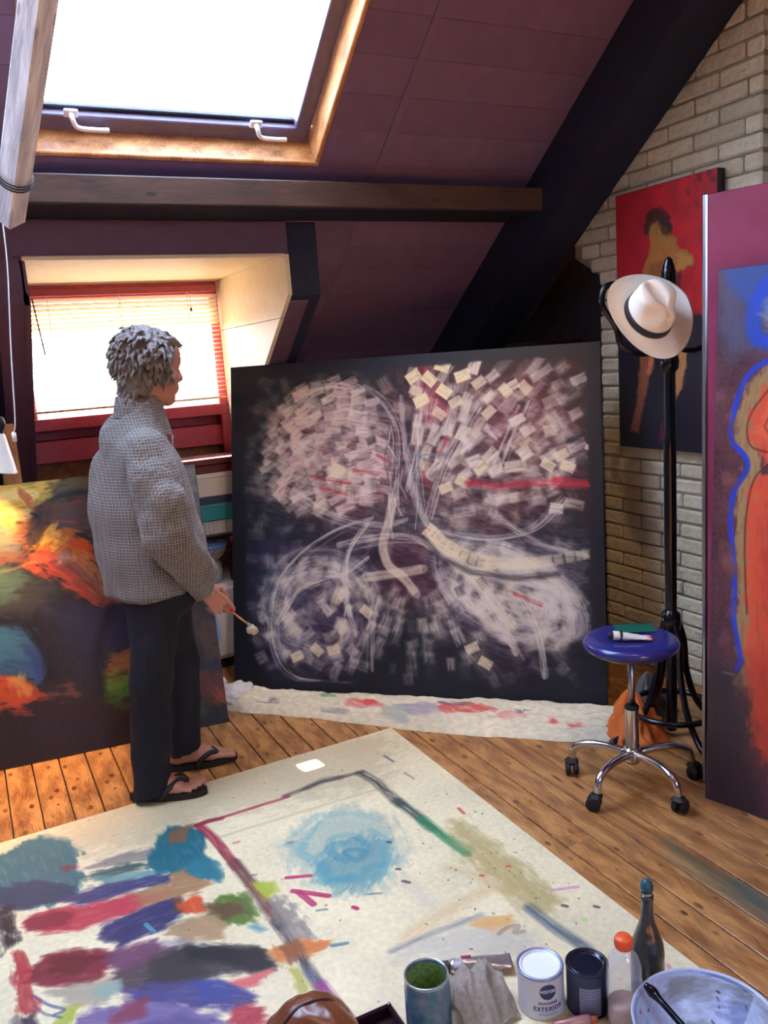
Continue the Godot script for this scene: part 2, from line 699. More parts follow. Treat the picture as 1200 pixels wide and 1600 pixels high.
# ------------------------------------------------------------------ the setting
func build_shell() -> void:
	# floor: pine boards along z, each a board of its own
	var fl := frame_of("floor")
	part("subfloor", span(Vector3(WALL_L - 0.1, -0.2, -4.85), Vector3(WALL_R + 0.1, -0.024, 4.85)), mats.dark_trim, fl)
	var rng := RandomNumberGenerator.new()
	rng.seed = 4
	var pitch := 0.1055
	var variants := []
	for s in 5:
		for q in 3:
			variants.append(plank_mesh(s, rng.randf(), pitch - 0.005, 9.5))
	var n := int((WALL_R - WALL_L) / pitch) + 1
	for i in n:
		var x := -0.0395 + pitch * (i - 16) + pitch * 0.5
		if x > WALL_R + 0.05 or x < WALL_L - 0.05:
			continue
		var stained := absf(x - 1.755) < pitch * 0.5
		part("floorboard", plank_mesh(0, 0.0, pitch - 0.005, 9.5, 1, 1.0) if stained else variants[rng.randi() % variants.size()], mats.stained if stained else mats.floor, fl, Vector3(x, -0.011 + rng.randf_range(-0.0006, 0.0006), 0))
	# front roof slope: ceiling boards in rows, cut round the skylight and the dormer
	var ce := frame_of("ceiling")
	var dz := 0.1325
	var z := -2.25
	var row := 0
	while z > -4.75:
		var z1 := maxf(z - dz, -4.75)
		for stop in [-2.30, -3.376, DORMER_Z]:
			if z > stop + 0.001 and z1 < stop:
				z1 = stop
		var mid := (z + z1) * 0.5
		var cuts := [[WALL_L, 1.77], [1.77, WALL_R]]
		if mid > -3.376 and mid < -2.30:
			cuts = [[WALL_L, -1.3], [0.12, 0.36], [1.47, 1.77], [1.77, WALL_R]]
		elif mid < DORMER_Z:
			cuts = [[WALL_L, DORMER_L], [DORMER_R + 0.03, 1.77], [1.77, WALL_R]]
		for c in cuts:
			part("ceiling_board", slope_box(c[0] + 0.001, c[1] - 0.001, z - 0.0012, z1 + 0.0012, ROOF_C, ROOF_C + 0.03), mats.ceiling if (row + int(c[0] * 7)) % 2 == 0 else mats.ceiling_b, ce)
		z = z1
		row += 1
	var deck := [[WALL_L - 0.1, WALL_R + 0.1, -2.30, -2.05], [WALL_L - 0.1, -1.31, -3.49, -2.30], [0.13, 0.35, -3.49, -2.30], [1.48, WALL_R + 0.1, -3.49, -2.30], [WALL_L - 0.1, WALL_R + 0.1, -3.58, -3.49], [WALL_L - 0.1, DORMER_L - 0.02, -4.9, -3.58], [DORMER_R + 0.035, WALL_R + 0.1, -4.9, -3.58]]
	for q in deck:
		part("roof_deck", slope_box(q[0], q[1], q[2], q[3], ROOF_C + 0.032, ROOF_C + 0.16), mats.dark_trim, ce)
	part("roof_deck", slope_box(-1.31, 1.48, -3.49, -3.41, ROOF_C + 0.032, ROOF_C + 0.05), mats.dark_trim, ce)
	# flat collar ceiling and the rear slope behind the photographer
	part("collar_ceiling", span(Vector3(WALL_L - 0.1, 3.232, -2.26), Vector3(WALL_R + 0.1, 3.4, 2.26)), mats.ceiling, ce)
	for q in [[WALL_L - 0.1, WALL_R + 0.1, 2.2, 2.5], [WALL_L - 0.1, 0.1, 2.5, 3.6], [1.5, WALL_R + 0.1, 2.5, 3.6], [WALL_L - 0.1, WALL_R + 0.1, 3.6, 4.9]]:
		part("rear_slope", slope_box(q[0], q[1], q[2], q[3], ROOF_C, ROOF_C + 0.16, -0.75), mats.ceiling, ce)
	# walls
	var wl := frame_of("wall_left")
	part("plaster", gable(WALL_L - 0.12, 0.12), mats.plaster, wl)
	var wr := frame_of("wall_right")
	part("plaster", gable(WALL_R, 0.12), mats.plaster, wr)
	var wb := frame_of("wall_back")
	part("plaster", span(Vector3(WALL_L, 0, 4.75), Vector3(WALL_R, 1.5, 4.87)), mats.plaster, wb)
	var wf := frame_of("wall_front")
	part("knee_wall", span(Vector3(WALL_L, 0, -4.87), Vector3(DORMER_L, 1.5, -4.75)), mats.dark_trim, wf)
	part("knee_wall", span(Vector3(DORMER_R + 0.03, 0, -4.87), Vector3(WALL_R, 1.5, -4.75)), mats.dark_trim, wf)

func gable(x: float, t: float) -> ArrayMesh:
	return prism([Vector2(-4.87, 0), Vector2(-4.87, 1.4), Vector2(-2.2, 3.4), Vector2(2.2, 3.4), Vector2(4.87, 1.4), Vector2(4.87, 0)], Vector3(x, 0, 0), Vector3(0, 0, 1), Vector3.UP, Vector3.RIGHT, t)

func plank_mesh(strip: int, off: float, width: float, length: float, strips := 5, turns := 0.0) -> ArrayMesh:
	var st := new_st()
	var h := width * 0.5
	var l := length * 0.5
	var b := 0.0022
	var u0 := (strip + 0.04) / strips
	var u1 := (strip + 0.96) / strips
	var v0 := off
	var v1 := off + (turns if turns > 0.0 else length / 2.6)
	face(st, [Vector3(-h + b, 0.011, -l), Vector3(h - b, 0.011, -l), Vector3(h - b, 0.011, l), Vector3(-h + b, 0.011, l)], Vector3.UP, [Vector2(u0, v0), Vector2(u1, v0), Vector2(u1, v1), Vector2(u0, v1)])
	for s in [-1.0, 1.0]:
		var u := u0 if s < 0 else u1
		var uv := [Vector2(u, v0), Vector2(u, v0), Vector2(u, v1), Vector2(u, v1)]
		face(st, [Vector3(s * (h - b), 0.011, -l), Vector3(s * h, 0.011 - b, -l), Vector3(s * h, 0.011 - b, l), Vector3(s * (h - b), 0.011, l)], Vector3(s, 1, 0), uv)
		face(st, [Vector3(s * h, 0.011 - b, -l), Vector3(s * h, -0.011, -l), Vector3(s * h, -0.011, l), Vector3(s * h, 0.011 - b, l)], Vector3(s, 0, 0), uv)
	return finish(st)

# a roof window: lining, sash, pane and two levers; the slope's normal points out of the room
func build_skylights() -> void:
	roof_window("window_1", 0.36, 1.47, -3.355, -2.30, 1.0, true)
	roof_window("added_window_4", -1.3, 0.12, -3.355, -2.30, 1.0, false)  # added skylight, out of view, put in to light the strut from the left
	roof_window("window_3", 0.1, 1.5, 3.6, 2.5, -1.0, false)

func roof_window(called: String, x0: float, x1: float, zb: float, zt: float, side: float, levers: bool) -> void:
	var o := frame_of(called)
	var up := Vector3(0, 0.6, 0.8 * side)       # up along the slope
	var out := Vector3(0, 0.8, -0.6 * side)
	var low := Vector3((x0 + x1) * 0.5, ROOF_C + 0.75 * zb * side, zb)
	var L := absf(zt - zb) / 0.8
	var w := x1 - x0
	var t := Transform3D(Basis(Vector3.RIGHT, up, Vector3.RIGHT.cross(up)), low)   # local z points into the room
	var rail := func(name: String, lo: Vector3, hi: Vector3, m: Material) -> void:
		var q := part(name, span(lo, hi, 0.004), m, o)
		q.transform = t
	rail.call("lining", Vector3(-w / 2 - 0.02, -0.02, -0.21), Vector3(w / 2 + 0.02, 0.0, 0.006), mats.pine)
	rail.call("lining", Vector3(-w / 2 - 0.02, L, -0.21), Vector3(w / 2 + 0.02, L + 0.02, 0.006), mats.pine)
	rail.call("lining", Vector3(-w / 2 - 0.02, 0.0, -0.21), Vector3(-w / 2, L, 0.006), mats.pine)
	rail.call("lining", Vector3(w / 2, 0.0, -0.21), Vector3(w / 2 + 0.02, L, 0.006), mats.pine)
	var f0 := -0.165
	var f1 := -0.105
	var s := 0.07
	rail.call("sash_rail", Vector3(-w / 2 + 0.004, 0.004, f0), Vector3(w / 2 - 0.004, s, f1), mats.sash)
	rail.call("sash_rail", Vector3(-w / 2 + 0.004, L - s, f0), Vector3(w / 2 - 0.004, L - 0.004, f1), mats.sash)
	rail.call("sash_stile", Vector3(-w / 2 + 0.004, s, f0), Vector3(-w / 2 + s, L - s, f1), mats.sash)
	rail.call("sash_stile", Vector3(w / 2 - s, s, f0), Vector3(w / 2 - 0.004, L - s, f1), mats.sash)
	rail.call("glazing_bead", Vector3(-w / 2 + s, s, f0), Vector3(w / 2 - s, s + 0.016, f1 - 0.03), mats.dark_trim)
	rail.call("pane", Vector3(-w / 2 + s, s, -0.145), Vector3(w / 2 - s, L - s, -0.139), mats.pane)
	if levers:
		for x in [-0.36, 0.34]:
			var st := new_st()
			var p := smooth_path([Vector3(x - 0.03, 0.085, f1), Vector3(x - 0.028, 0.078, f1 + 0.03), Vector3(x - 0.01, 0.052, f1 + 0.04), Vector3(x + 0.05, 0.046, f1 + 0.04), Vector3(x + 0.10, 0.044, f1 + 0.036)], 5)
			add_tube(st, p, [0.012, 0.012, 0.011, 0.01, 0.009], 10)
			add_box(st, Vector3(x - 0.03, 0.085, f1 + 0.006), Vector3(0.05, 0.034, 0.012), 0.004)
			var q := part("lever", finish(st), mats.white, o)
			q.transform = t

func build_dormer() -> void:
	# cheeks, ceiling and the wall under the window
	var ch := frame_of("wall_dormer")
	var poly := [Vector2(-3.6, 2.07), Vector2(-3.6, 1.895), Vector2(-4.7, 1.07), Vector2(-4.78, 0.0), Vector2(-4.86, 0.0), Vector2(-4.86, 2.07)]
	# right cheek: three horizontal boards
	for k in [[1.80, 2.07], [1.52, 1.80], [1.24, 1.52], [0.9, 1.24]]:
		var b := cut_band(poly, k[0] + 0.0015, k[1] - 0.0015)
		part("cheek_board", prism(b, Vector3(DORMER_R, 0, 0), Vector3(0, 0, 1), Vector3.UP, Vector3.RIGHT, 0.02), mats.cream, ch)
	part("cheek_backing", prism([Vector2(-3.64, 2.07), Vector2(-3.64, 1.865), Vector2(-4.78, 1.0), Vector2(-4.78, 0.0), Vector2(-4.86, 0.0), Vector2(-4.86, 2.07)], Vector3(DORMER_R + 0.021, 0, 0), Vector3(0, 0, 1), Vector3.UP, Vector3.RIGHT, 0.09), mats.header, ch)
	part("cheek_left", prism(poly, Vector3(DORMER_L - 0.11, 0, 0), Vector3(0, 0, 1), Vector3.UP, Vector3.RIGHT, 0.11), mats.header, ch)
	part("dormer_ceiling", span(Vector3(DORMER_L - 0.12, 2.07, -4.88), Vector3(DORMER_R + 0.12, 2.17, -3.63)), mats.cream, ch)
	part("blocking", span(Vector3(DORMER_L - 0.25, 2.10, -3.82), Vector3(DORMER_R + 0.12, 2.36, -3.632)), mats.dark_trim, ch)
	part("apron", span(Vector3(DORMER_L, 0.0, -4.86), Vector3(DORMER_R, 1.16, -4.75)), mats.oak, ch)
	# window: frame, sill, pane
	var wn := frame_of("window_2")
	var zf := WINDOW_Z
	part("frame_rail", span(Vector3(DORMER_L, 2.0, zf - 0.1), Vector3(DORMER_R, 2.069, zf)), mats.pink, wn)
	part("frame_rail", span(Vector3(DORMER_L, 1.33, zf - 0.1), Vector3(DORMER_R, 1.395, zf + 0.012)), mats.pink, wn)
	part("frame_stile", span(Vector3(DORMER_L, 1.39, zf - 0.1), Vector3(DORMER_L + 0.065, 2.0, zf)), mats.pink, wn)
	part("frame_stile", span(Vector3(DORMER_R - 0.05, 1.39, zf - 0.1), Vector3(DORMER_R, 2.0, zf)), mats.pink, wn)
	part("recessed_rail", span(Vector3(DORMER_L, 1.275, zf - 0.14), Vector3(DORMER_R, 1.33, zf - 0.085)), mats.pink, wn)
	part("lower_rail", span(Vector3(DORMER_L, 1.16, zf - 0.1), Vector3(DORMER_R, 1.275, zf - 0.005)), mats.pink, wn)
	part("corner_post", span(Vector3(DORMER_R - 0.05, 1.0, zf - 0.02), Vector3(DORMER_R - 0.002, 1.33, zf + 0.03)), mats.pink, wn)
	part("pane", span(Vector3(DORMER_L + 0.065, 1.395, zf - 0.07), Vector3(DORMER_R - 0.05, 2.0, zf - 0.064)), mats.pane, wn)
	# venetian blind
	var bl := thing("venetian_blind", "pale venetian blind of thin slats hanging in the dormer window", "blind", Vector3(0.5 * (DORMER_L + DORMER_R), 0, zf + 0.035))
	var bw := DORMER_R - DORMER_L - 0.03
	part("head_rail", span(Vector3(-bw / 2, 2.012, -0.02), Vector3(bw / 2, 2.05, 0.02)), mats.pink, bl)
	var slat := mat(c8(236, 214, 178), 0.5)
	slat.backlight = Color(0.85, 0.78, 0.62)
	var st := new_st()
	add_box(st, Vector3.ZERO, Vector3(bw, 0.0011, 0.034), 0.0005)
	var sm := finish(st)
	for i in 24:
		part("slat", sm, slat, bl, Vector3(0, 2.0 - 0.0235 * (i + 0.5), 0), Vector3(-7 if i > 6 else -34, 0, 0))
	part("bottom_rail", span(Vector3(-bw / 2, 1.424, -0.014), Vector3(bw / 2, 1.436, 0.014)), slat, bl)
	for x in [-0.36, 0.0, 0.36]:
		part("ladder_cord", tube([Vector3(x, 2.01, 0.019), Vector3(x, 1.43, 0.019)], [0.0016], 6), mats.white, bl)
	part("tilt_wand", tube([Vector3(-0.43, 2.0, 0.03), Vector3(-0.405, 1.72, 0.035)], [0.004], 8), mats.oak, bl)
	part("pull_cord", tube([Vector3(0.37, 2.0, 0.028), Vector3(0.372, 1.93, 0.03)], [0.002], 6), mats.white, bl)
	part("cord_tassel", lathe([Vector2(0, 0), Vector2(0.007, 0.004), Vector2(0.005, 0.022), Vector2(0.001, 0.026)], 10), mats.oak, bl, Vector3(0.372, 1.905, 0.03))

# the part of a polygon (z, y) between two heights
func cut_band(poly: Array, y0: float, y1: float) -> Array:
	var band := PackedVector2Array([Vector2(-9, y0), Vector2(9, y0), Vector2(9, y1), Vector2(-9, y1)])
	var r := Geometry2D.intersect_polygons(PackedVector2Array(poly), band)
	var out := []
	for q in r[0]:
		out.append(q)
	return out

func build_beams() -> void:
	var b := frame_of("trim_1")
	part("purlin", span(Vector3(WALL_L, 2.212, -3.615), Vector3(WALL_R, 2.314, -3.322), 0.006), mats.beam, b)
	part("added_front_board", span(Vector3(WALL_L, 2.216, -3.322), Vector3(WALL_R, 2.318, -3.306), 0.004), mats.lit_beam_wood, b)  # added board: its brown stands in for light on the purlin front
	var h := frame_of("trim_2")
	part("header", span(Vector3(DORMER_L - 0.3, 2.062, -3.63), Vector3(DORMER_R + 0.02, 2.212, -3.6)), mats.header, h)
	part("edge_moulding", span(Vector3(DORMER_L, 2.055, -3.606), Vector3(DORMER_R, 2.072, -3.59)), mats.cream, h)
	part("side_board", span(Vector3(DORMER_L - 0.012, 1.88, -3.63), Vector3(DORMER_L + 0.012, 2.06, -3.6)), mats.header, h)
	part("side_board", slope_box(DORMER_L - 0.012, DORMER_L + 0.012, -3.6, -4.68, RAFTER_C - 0.012, RAFTER_C + 0.03), mats.header, h)
	# rafters
	for q in [["trim_3", 2.60, 2.85, -2.2, -4.75], ["trim_4", DORMER_R + 0.022, 1.56, -3.615, -4.75], ["trim_5", 0.1, DORMER_L - 0.013, -3.615, -4.75]]:
		var r := frame_of(q[0])
		part("rafter", slope_box(q[1], q[2], q[3], q[4], RAFTER_C, ROOF_C - 0.001), mats.beam, r)
	var bt := frame_of("trim_6")
	part("batten", slope_box(1.755, 1.785, -2.25, -3.45, ROOF_C - 0.012, ROOF_C - 0.0005), mats.ceiling, bt)

func build_pier() -> void:
	var wr := frame_of("wall_pier")
	var z0 := -3.215
	var z1 := -2.295
	var paint_mats := []
	for k in 4:
		var v: int = [0, 8, -8, 4][k]
		var m := world_noise(c8(206 + v, 194 + v, 162 + v), c8(222 + v, 210 + v, 180 + v), 0.75, Vector3(2.2, 2.2, 2.2), 0.03, 20 + k)
		m.heightmap_enabled = false
		m.normal_enabled = true
		var nt := noise_tex(0.05, Color.BLACK, Color.WHITE, 256, 4, 30 + k)
		nt.color_ramp = null
		nt.as_normal_map = true
		nt.bump_strength = 5.0
		m.normal_texture = nt
		m.normal_scale = 0.7
		paint_mats.append(m)
	var mortar := world_noise(c8(134, 124, 106), c8(160, 150, 130), 0.9, Vector3(6, 6, 6))
	# core, a little behind the brick faces, cut by the rafters' slope
	part("core", prism([Vector2(z0 + 0.006, 0), Vector2(z0 + 0.006, 1.9), Vector2(-3.39, 2.0), Vector2(-3.39, RAFTER_C - 3.39 * 0.75 + 0.2), Vector2(z1 - 0.006, RAFTER_C + 0.75 * z1 + 0.2), Vector2(z1 - 0.006, 0)], Vector3(PIER_X + 0.012, 0, 0), Vector3(0, 0, 1), Vector3.UP, Vector3.RIGHT, 0.4), mortar, wr)
	var rng := RandomNumberGenerator.new()
	rng.seed = 12
	var course := 0.0685
	var bl := 0.255
	var meshes := {}
	for i in 42:
		var y := course * i
		var left := z0
		if y > 1.86:
			left = z0 - 0.062 * minf(floorf((y - 1.86) / course) + 1.0, 3.0)
		var zz := left
		var first := true
		while zz < z1 - 0.01:
			var l := bl * (0.5 if (first and i % 2 == 1) else 1.0)
			l += 0.0 if first else rng.randf_range(-0.012, 0.012)
			first = false
			if z1 - (zz + l) < 0.05:
				l = z1 - zz
			var mid := zz + l * 0.5
			if y + course * 0.5 < RAFTER_C + 0.75 * mid + 0.16:
				var key := int(l * 200)
				if not meshes.has(key):
					meshes[key] = []
					for v in 3:
						meshes[key].append(brick_mesh(Vector3(0.1, course - 0.009, l - 0.009), rng))
				var wobble := rng.randf_range(-0.003, 0.003)
				part("brick", meshes[key][rng.randi() % 3], paint_mats[rng.randi() % 4], wr, Vector3(PIER_X + 0.05 + wobble, y + course * 0.5 + rng.randf_range(-0.0015, 0.0015), mid), Vector3(rng.randf_range(-0.6, 0.6), rng.randf_range(-0.5, 0.5), 0))
			zz += l

func brick_mesh(size: Vector3, rng: RandomNumberGenerator) -> ArrayMesh:
	var st := new_st()
	add_box(st, Vector3.ZERO, size, 0.006 + rng.randf() * 0.003)
	return finish(st)

# ------------------------------------------------------------------ paint, with some glare and shadow, on the sheet and the canvases, in millimetres from the top left corner
const SHEET_PAINT := [
	["b", 172, 157, 124, 0.392, 60, 60, 1, 0.07, 44, 12, 700, -75, 1161, -79, 1548, 53, 1374, 391, 690, 251, 542, 297, 36, 183],
	["b", 52, 100, 109, 1, 10, 11, 82, 0.16, 10, 102, 104, 52, 168, 43, 245, 123, 284, 239, 253, 325, 277, 382, 235, 470, 159, 476, 79, 433, 0, 355],
	["b", 58, 107, 117, 0.672, 15, 11, 55, 0.16, 134, 72, 179, 43, 248, 101, 277, 212, 187, 175],
	["b", 37, 58, 84, 0.952, 10, 11, 30, 0.16, 3, 282, 145, 315, 241, 417, 223, 485, 78, 450, -1, 382],
	["b", 126, 46, 54, 0.896, 10, 6, 44, 0.16, 217, 281, 243, 281, 264, 312, 233, 316],
	["b", 126, 119, 117, 0.84, 10, 11, 13, 0.25, 292, 330, 410, 311, 569, 372, 517, 414, 348, 367],
	["b", 50, 77, 79, 0.896, 10, 11, 6, 0.29, 265, 384, 418, 381, 472, 427, 338, 431],
	["b", 100, 144, 142, 0.896, 10, 11, 18, 0.25, 302, 407, 546, 493, 516, 512, 332, 467],
	["b", 37, 100, 113, 1, 10, 11, 86, 0.16, 484, 393, 578, 237, 659, 284, 682, 367, 651, 481, 672, 599, 647, 647, 581, 584, 532, 532, 466, 454],
	["b", 48, 117, 130, 0.784, 10, 11, 62, 0.16, 559, 505, 646, 500, 672, 599, 647, 647, 581, 584],
	["b", 126, 94, 68, 0.952, 10, 10, 113, 0.16, 579, 274, 650, 273, 617, 366, 567, 348],
	["b", 63, 63, 102, 1, 10, 11, 11, 0.22, 197, 464, 334, 458, 534, 523, 520, 563, 388, 547, 246, 532],
	["b", 159, 121, 84, 1, 10, 11, -175, 0.16, 526, 534, 571, 523, 587, 603, 617, 643, 579, 671, 447, 644, 392, 629, 396, 556, 511, 577],
	["b", 183, 60, 73, 1, 10, 11, 17, 0.16, 91, 520, 119, 503, 254, 537, 393, 569, 418, 643, 349, 655, 240, 644, 196, 640, 96, 568],
	["b", 126, 37, 57, 0.896, 10, 11, 25, 0.16, 89, 522, 119, 507, 200, 525, 222, 573, 195, 611, 97, 565],
	["b", 172, 100, 79, 0.672, 10, 11, 12, 0.16, 389, 592, 493, 615, 464, 655, 406, 653],
	["b", 52, 50, 90, 1, 10, 11, 0, 0.16, 295, 675, 386, 661, 503, 658, 529, 732, 465, 779, 371, 784, 326, 786, 275, 706],
	["b", 100, 60, 40, 0.896, 10, 8, 90, 0.16, 498, 668, 522, 661, 520, 747, 492, 722],
	["b", 199, 80, 42, 1, 10, 10, 91, 0.16, 513, 704, 557, 679, 581, 709, 573, 769, 518, 754],
	["b", 79, 110, 42, 1, 10, 11, 77, 0.16, 574, 799, 634, 728, 697, 756, 707, 847, 673, 896, 597, 855],
	["b", 94, 67, 47, 0.952, 10, 11, 36, 0.16, 578, 742, 684, 797, 679, 849, 595, 829],
	["b", 100, 126, 92, 0.672, 10, 11, 3, 0.16, 472, 788, 530, 784, 551, 814, 483, 820],
	["b", 163, 130, 94, 0.952, 10, 11, 24, 0.16, 473, 784, 586, 790, 605, 866, 579, 916, 473, 864, 447, 816],
	["b", 142, 134, 147, 0.672, 10, 11, 29, 0.25, 356, 818, 476, 848, 531, 921, 428, 901],
	["b", 75, 63, 65, 1, 10, 11, 20, 0.18, 283, 888, 382, 864, 484, 891, 522, 953, 499, 1038, 428, 1048, 334, 1018, 290, 948],
	["b", 52, 45, 48, 0.896, 10, 11, 23, 0.16, 392, 900, 501, 897, 593, 962, 653, 1009, 675, 1100, 639, 1101, 547, 1057, 428, 1048, 345, 1009],
	["b", 31, 29, 35, 1, 10, 11, 44, 0.16, 481, 904, 578, 952, 652, 1011, 674, 1106, 617, 1087, 554, 1002, 485, 959],
	["b", 119, 33, 47, 1, 10, 11, 22, 0.16, 72, 763, 136, 716, 218, 743, 284, 802, 296, 857, 223, 895, 123, 846, 70, 790],
	["b", 92, 23, 33, 0.784, 10, 11, 16, 0.16, 142, 742, 224, 764, 278, 813, 198, 835, 127, 805],
	["b", 102, 60, 87, 0.952, 10, 11, -5, 0.16, 279, 802, 409, 821, 427, 863, 313, 910, 277, 873],
	["b", 203, 102, 99, 1, 10, 8, 7, 0.16, 528, 1090, 665, 1112, 611, 1146, 557, 1138],
	["b", 71, 63, 115, 1, 10, 11, 35, 0.16, 294, 970, 466, 1031, 571, 1147, 585, 1197, 511, 1178, 413, 1111, 315, 1035],
	["b", 55, 67, 131, 0.84, 10, 11, 45, 0.16, 462, 1049, 526, 1068, 572, 1157, 474, 1130],
	["b", 149, 139, 122, 0.784, 10, 11, 27, 0.16, 121, 863, 279, 911, 289, 961, 250, 991, 167, 956],
	["b", 126, 161, 152, 0.672, 10, 11, 56, 0.16, 235, 927, 294, 931, 277, 982, 245, 972],
	["b", 112, 94, 137, 1, 10, 11, 33, 0.16, 176, 1011, 225, 996, 388, 1078, 464, 1165, 508, 1240, 414, 1234, 167, 1082],
	["b", 122, 50, 72, 0.952, 10, 11, -7, 0.16, 255, 1035, 339, 1035, 323, 1084, 258, 1086],
	["b", 79, 67, 117, 0.672, 10, 11, 30, 0.16, 315, 1115, 407, 1136, 471, 1200, 393, 1192],
	["b", 169, 50, 60, 1, 10, 10, 17, 0.16, 510, 1230, 540, 1191, 599, 1222, 587, 1283, 505, 1253],
	["b", 161, 169, 68, 1, 10, 10, 115, 0.16, 129, 1003, 151, 955, 182, 965, 178, 1006, 143, 1027],
	["l", 60, 72, 124, 0.8, 2, 9, 0, 0.45, 82, 861, 116, 918, 151, 959, 127, 963],
	["l", 60, 72, 124, 0.7, 2, 8, 0, 0.45, 82, 903, 106, 949, 141, 983],
	["b", 36, 36, 47, 1, 10, 11, 91, 0.16, 19, 425, 53, 407, 58, 597, 21, 639],
	["b", 161, 42, 48, 0.896, 8, 11, 88, 0.25, 44, 648, 77, 668, 86, 925, 54, 923],
	["b", 42, 33, 50, 0.896, 12, 11, 85, 0.16, 46, 925, 80, 931, 81, 1018, 42, 993],
	["l", 165, 50, 72, 0.9, 2, 17, 0, 0.35, 673, 289, 822, 289, 1021, 290],
	["l", 140, 40, 60, 0.8, 2, 26, 0, 0.45, 673, 289, 717, 282, 761, 294],
	["l", 42, 42, 48, 0.85, 7, 22, 0, 0.7, 1012, 279, 1163, 260, 1332, 281],
	["l", 60, 60, 66, 0.6, 12, 30, 0, 0.7, 1106, 270, 1181, 252, 1241, 269],
	["l", 200, 182, 140, 0.7, 5, 16, 0, 0.45, 727, 409, 973, 416, 1326, 430],
	["l", 150, 45, 66, 0.9, 4, 34, 0, 0.45, 681, 294, 700, 384, 712, 500, 720, 615],
	["l", 84, 54, 58, 0.85, 8, 40, 0, 0.45, 720, 580, 734, 738, 745, 963],
	["l", 125, 66, 60, 0.7, 4, 18, 0, 0.45, 703, 494, 730, 716, 739, 901],
	["l", 58, 54, 66, 0.9, 8, 30, 0, 0.6, 737, 933, 746, 1087, 747, 1234],
	["l", 92, 100, 132, 0.7, 8, 26, 0, 0.45, 739, 1175, 750, 1249],
	["l", 142, 60, 118, 0.9, 5, 34, 0, 0.45, 753, 1231, 760, 1318, 769, 1412],
	["b", 84, 109, 50, 0.784, 10, 11, 91, 0.16, 672, 771, 704, 765, 703, 861, 681, 897, 674, 826],
	["b", 161, 173, 58, 1, 10, 8, 78, 0.16, 736, 724, 791, 756, 791, 802, 744, 822],
	["b", 126, 119, 115, 0.84, 14, 24, 84, 0.29, 739, 850, 798, 849, 804, 1040, 768, 1036, 734, 940],
	["b", 203, 119, 58, 1, 10, 10, 14, 0.16, 681, 1056, 765, 1039, 831, 1096, 811, 1121, 758, 1105, 687, 1096],
	["b", 126, 78, 50, 0.84, 10, 11, 92, 0.16, 705, 1042, 763, 1045, 750, 1126, 706, 1115],
	["b", 173, 168, 77, 0.896, 10, 11, 88, 0.16, 705, 1140, 723, 1148, 726, 1234, 704, 1229],
	["b", 75, 138, 151, 0.896, 10, 4, 56, 0.16, 666, 912, 683, 919, 703, 951, 684, 951],
	["l", 90, 165, 180, 0.8, 2, 14, 0, 0.45, 404, 734, 412, 766, 418, 781],
	["b", 132, 161, 154, 0.56, 40, 40, 103, 0.22, 908, 586, 1042, 488, 1164, 495, 1251, 629, 1199, 822, 1086, 948, 986, 929, 919, 839, 887, 700],
	["b", 87, 137, 141, 0.672, 16, 30, -46, 0.29, 942, 757, 1021, 705, 1134, 691, 1180, 767, 1137, 884, 1038, 935, 970, 919, 935, 850],
	["l", 92, 156, 164, 0.5, 6, 34, 0, 0.9, 1185, 669, 1200, 743, 1187, 762, 1162, 787, 1148, 850, 1116, 884, 1085, 898, 1064, 913, 1027, 893, 993, 859, 957, 852, 927, 843, 938, 801, 945, 726, 928, 656, 953, 619],
	["l", 80, 148, 160, 0.5, 6, 30, 0, 0.9, 1121, 857, 1082, 849, 1057, 865, 1027, 880, 1001, 870, 973, 850, 950, 817, 966, 776, 980, 738, 987, 709, 1020, 679, 1041, 643, 1061, 633, 1098, 645, 1121, 675, 1131, 726],
	["l", 66, 136, 156, 0.55, 6, 26, 0, 0.9, 1035, 779, 1026, 761, 1017, 749, 1019, 733, 1010, 705, 1015, 679, 1040, 667, 1052, 671, 1068, 683, 1090, 679, 1109, 680, 1123, 702, 1127, 723, 1129, 750, 1121, 772, 1097, 774],
	["l", 70, 142, 156, 0.5, 6, 30, 0, 0.9, 1015, 858, 1009, 863, 1004, 868, 995, 867, 985, 860, 974, 852, 964, 847, 951, 845, 941, 842, 939, 834, 946, 821, 955, 803, 956, 783, 952, 765, 953, 752, 961, 742],
	["l", 120, 172, 174, 0.45, 6, 30, 0, 0.9, 939, 709, 937, 669, 922, 627, 912, 589, 927, 556, 970, 525, 1020, 497, 1056, 475, 1075, 470, 1092, 482, 1115, 501, 1141, 513, 1164, 522, 1186, 541, 1210, 575, 1234, 615],
	["l", 50, 120, 148, 0.6, 6, 20, 0, 0.9, 1098, 777, 1097, 786, 1088, 789, 1076, 799, 1063, 793, 1057, 781, 1051, 770, 1052, 759, 1045, 744, 1051, 733, 1066, 728, 1073, 732, 1084, 739, 1094, 744, 1104, 756, 1108, 763],
	["l", 70, 160, 180, 0.5, 6, 22, 0, 0.9, 908, 586, 978, 587, 1053, 520],
	["l", 172, 40, 88, 0.9, 2, 16, 0, 0.2, 839, 755, 907, 787],
	["l", 172, 40, 88, 0.9, 2, 20, 0, 0.2, 832, 829, 874, 869, 915, 910],
	["l", 172, 40, 88, 0.9, 2, 22, 0, 0.2, 844, 843, 853, 881, 861, 921],
	["l", 172, 40, 88, 0.9, 2, 14, 0, 0, 957, 999, 963, 1012],
	["l", 90, 60, 60, 0.4, 2, 10, 0, 0.45, 350, 419, 477, 451],
	["l", 190, 90, 60, 0.7, 2, 12, 0, 0.45, 754, 472, 770, 474],
	["l", 190, 90, 60, 0.7, 2, 12, 0, 0.45, 912, 577, 928, 579],
	["l", 70, 90, 100, 0.7, 2, 9, 0, 0.45, 838, 1120, 877, 1130],
	["l", 70, 90, 100, 0.7, 2, 9, 0, 0.45, 732, 679, 762, 685],
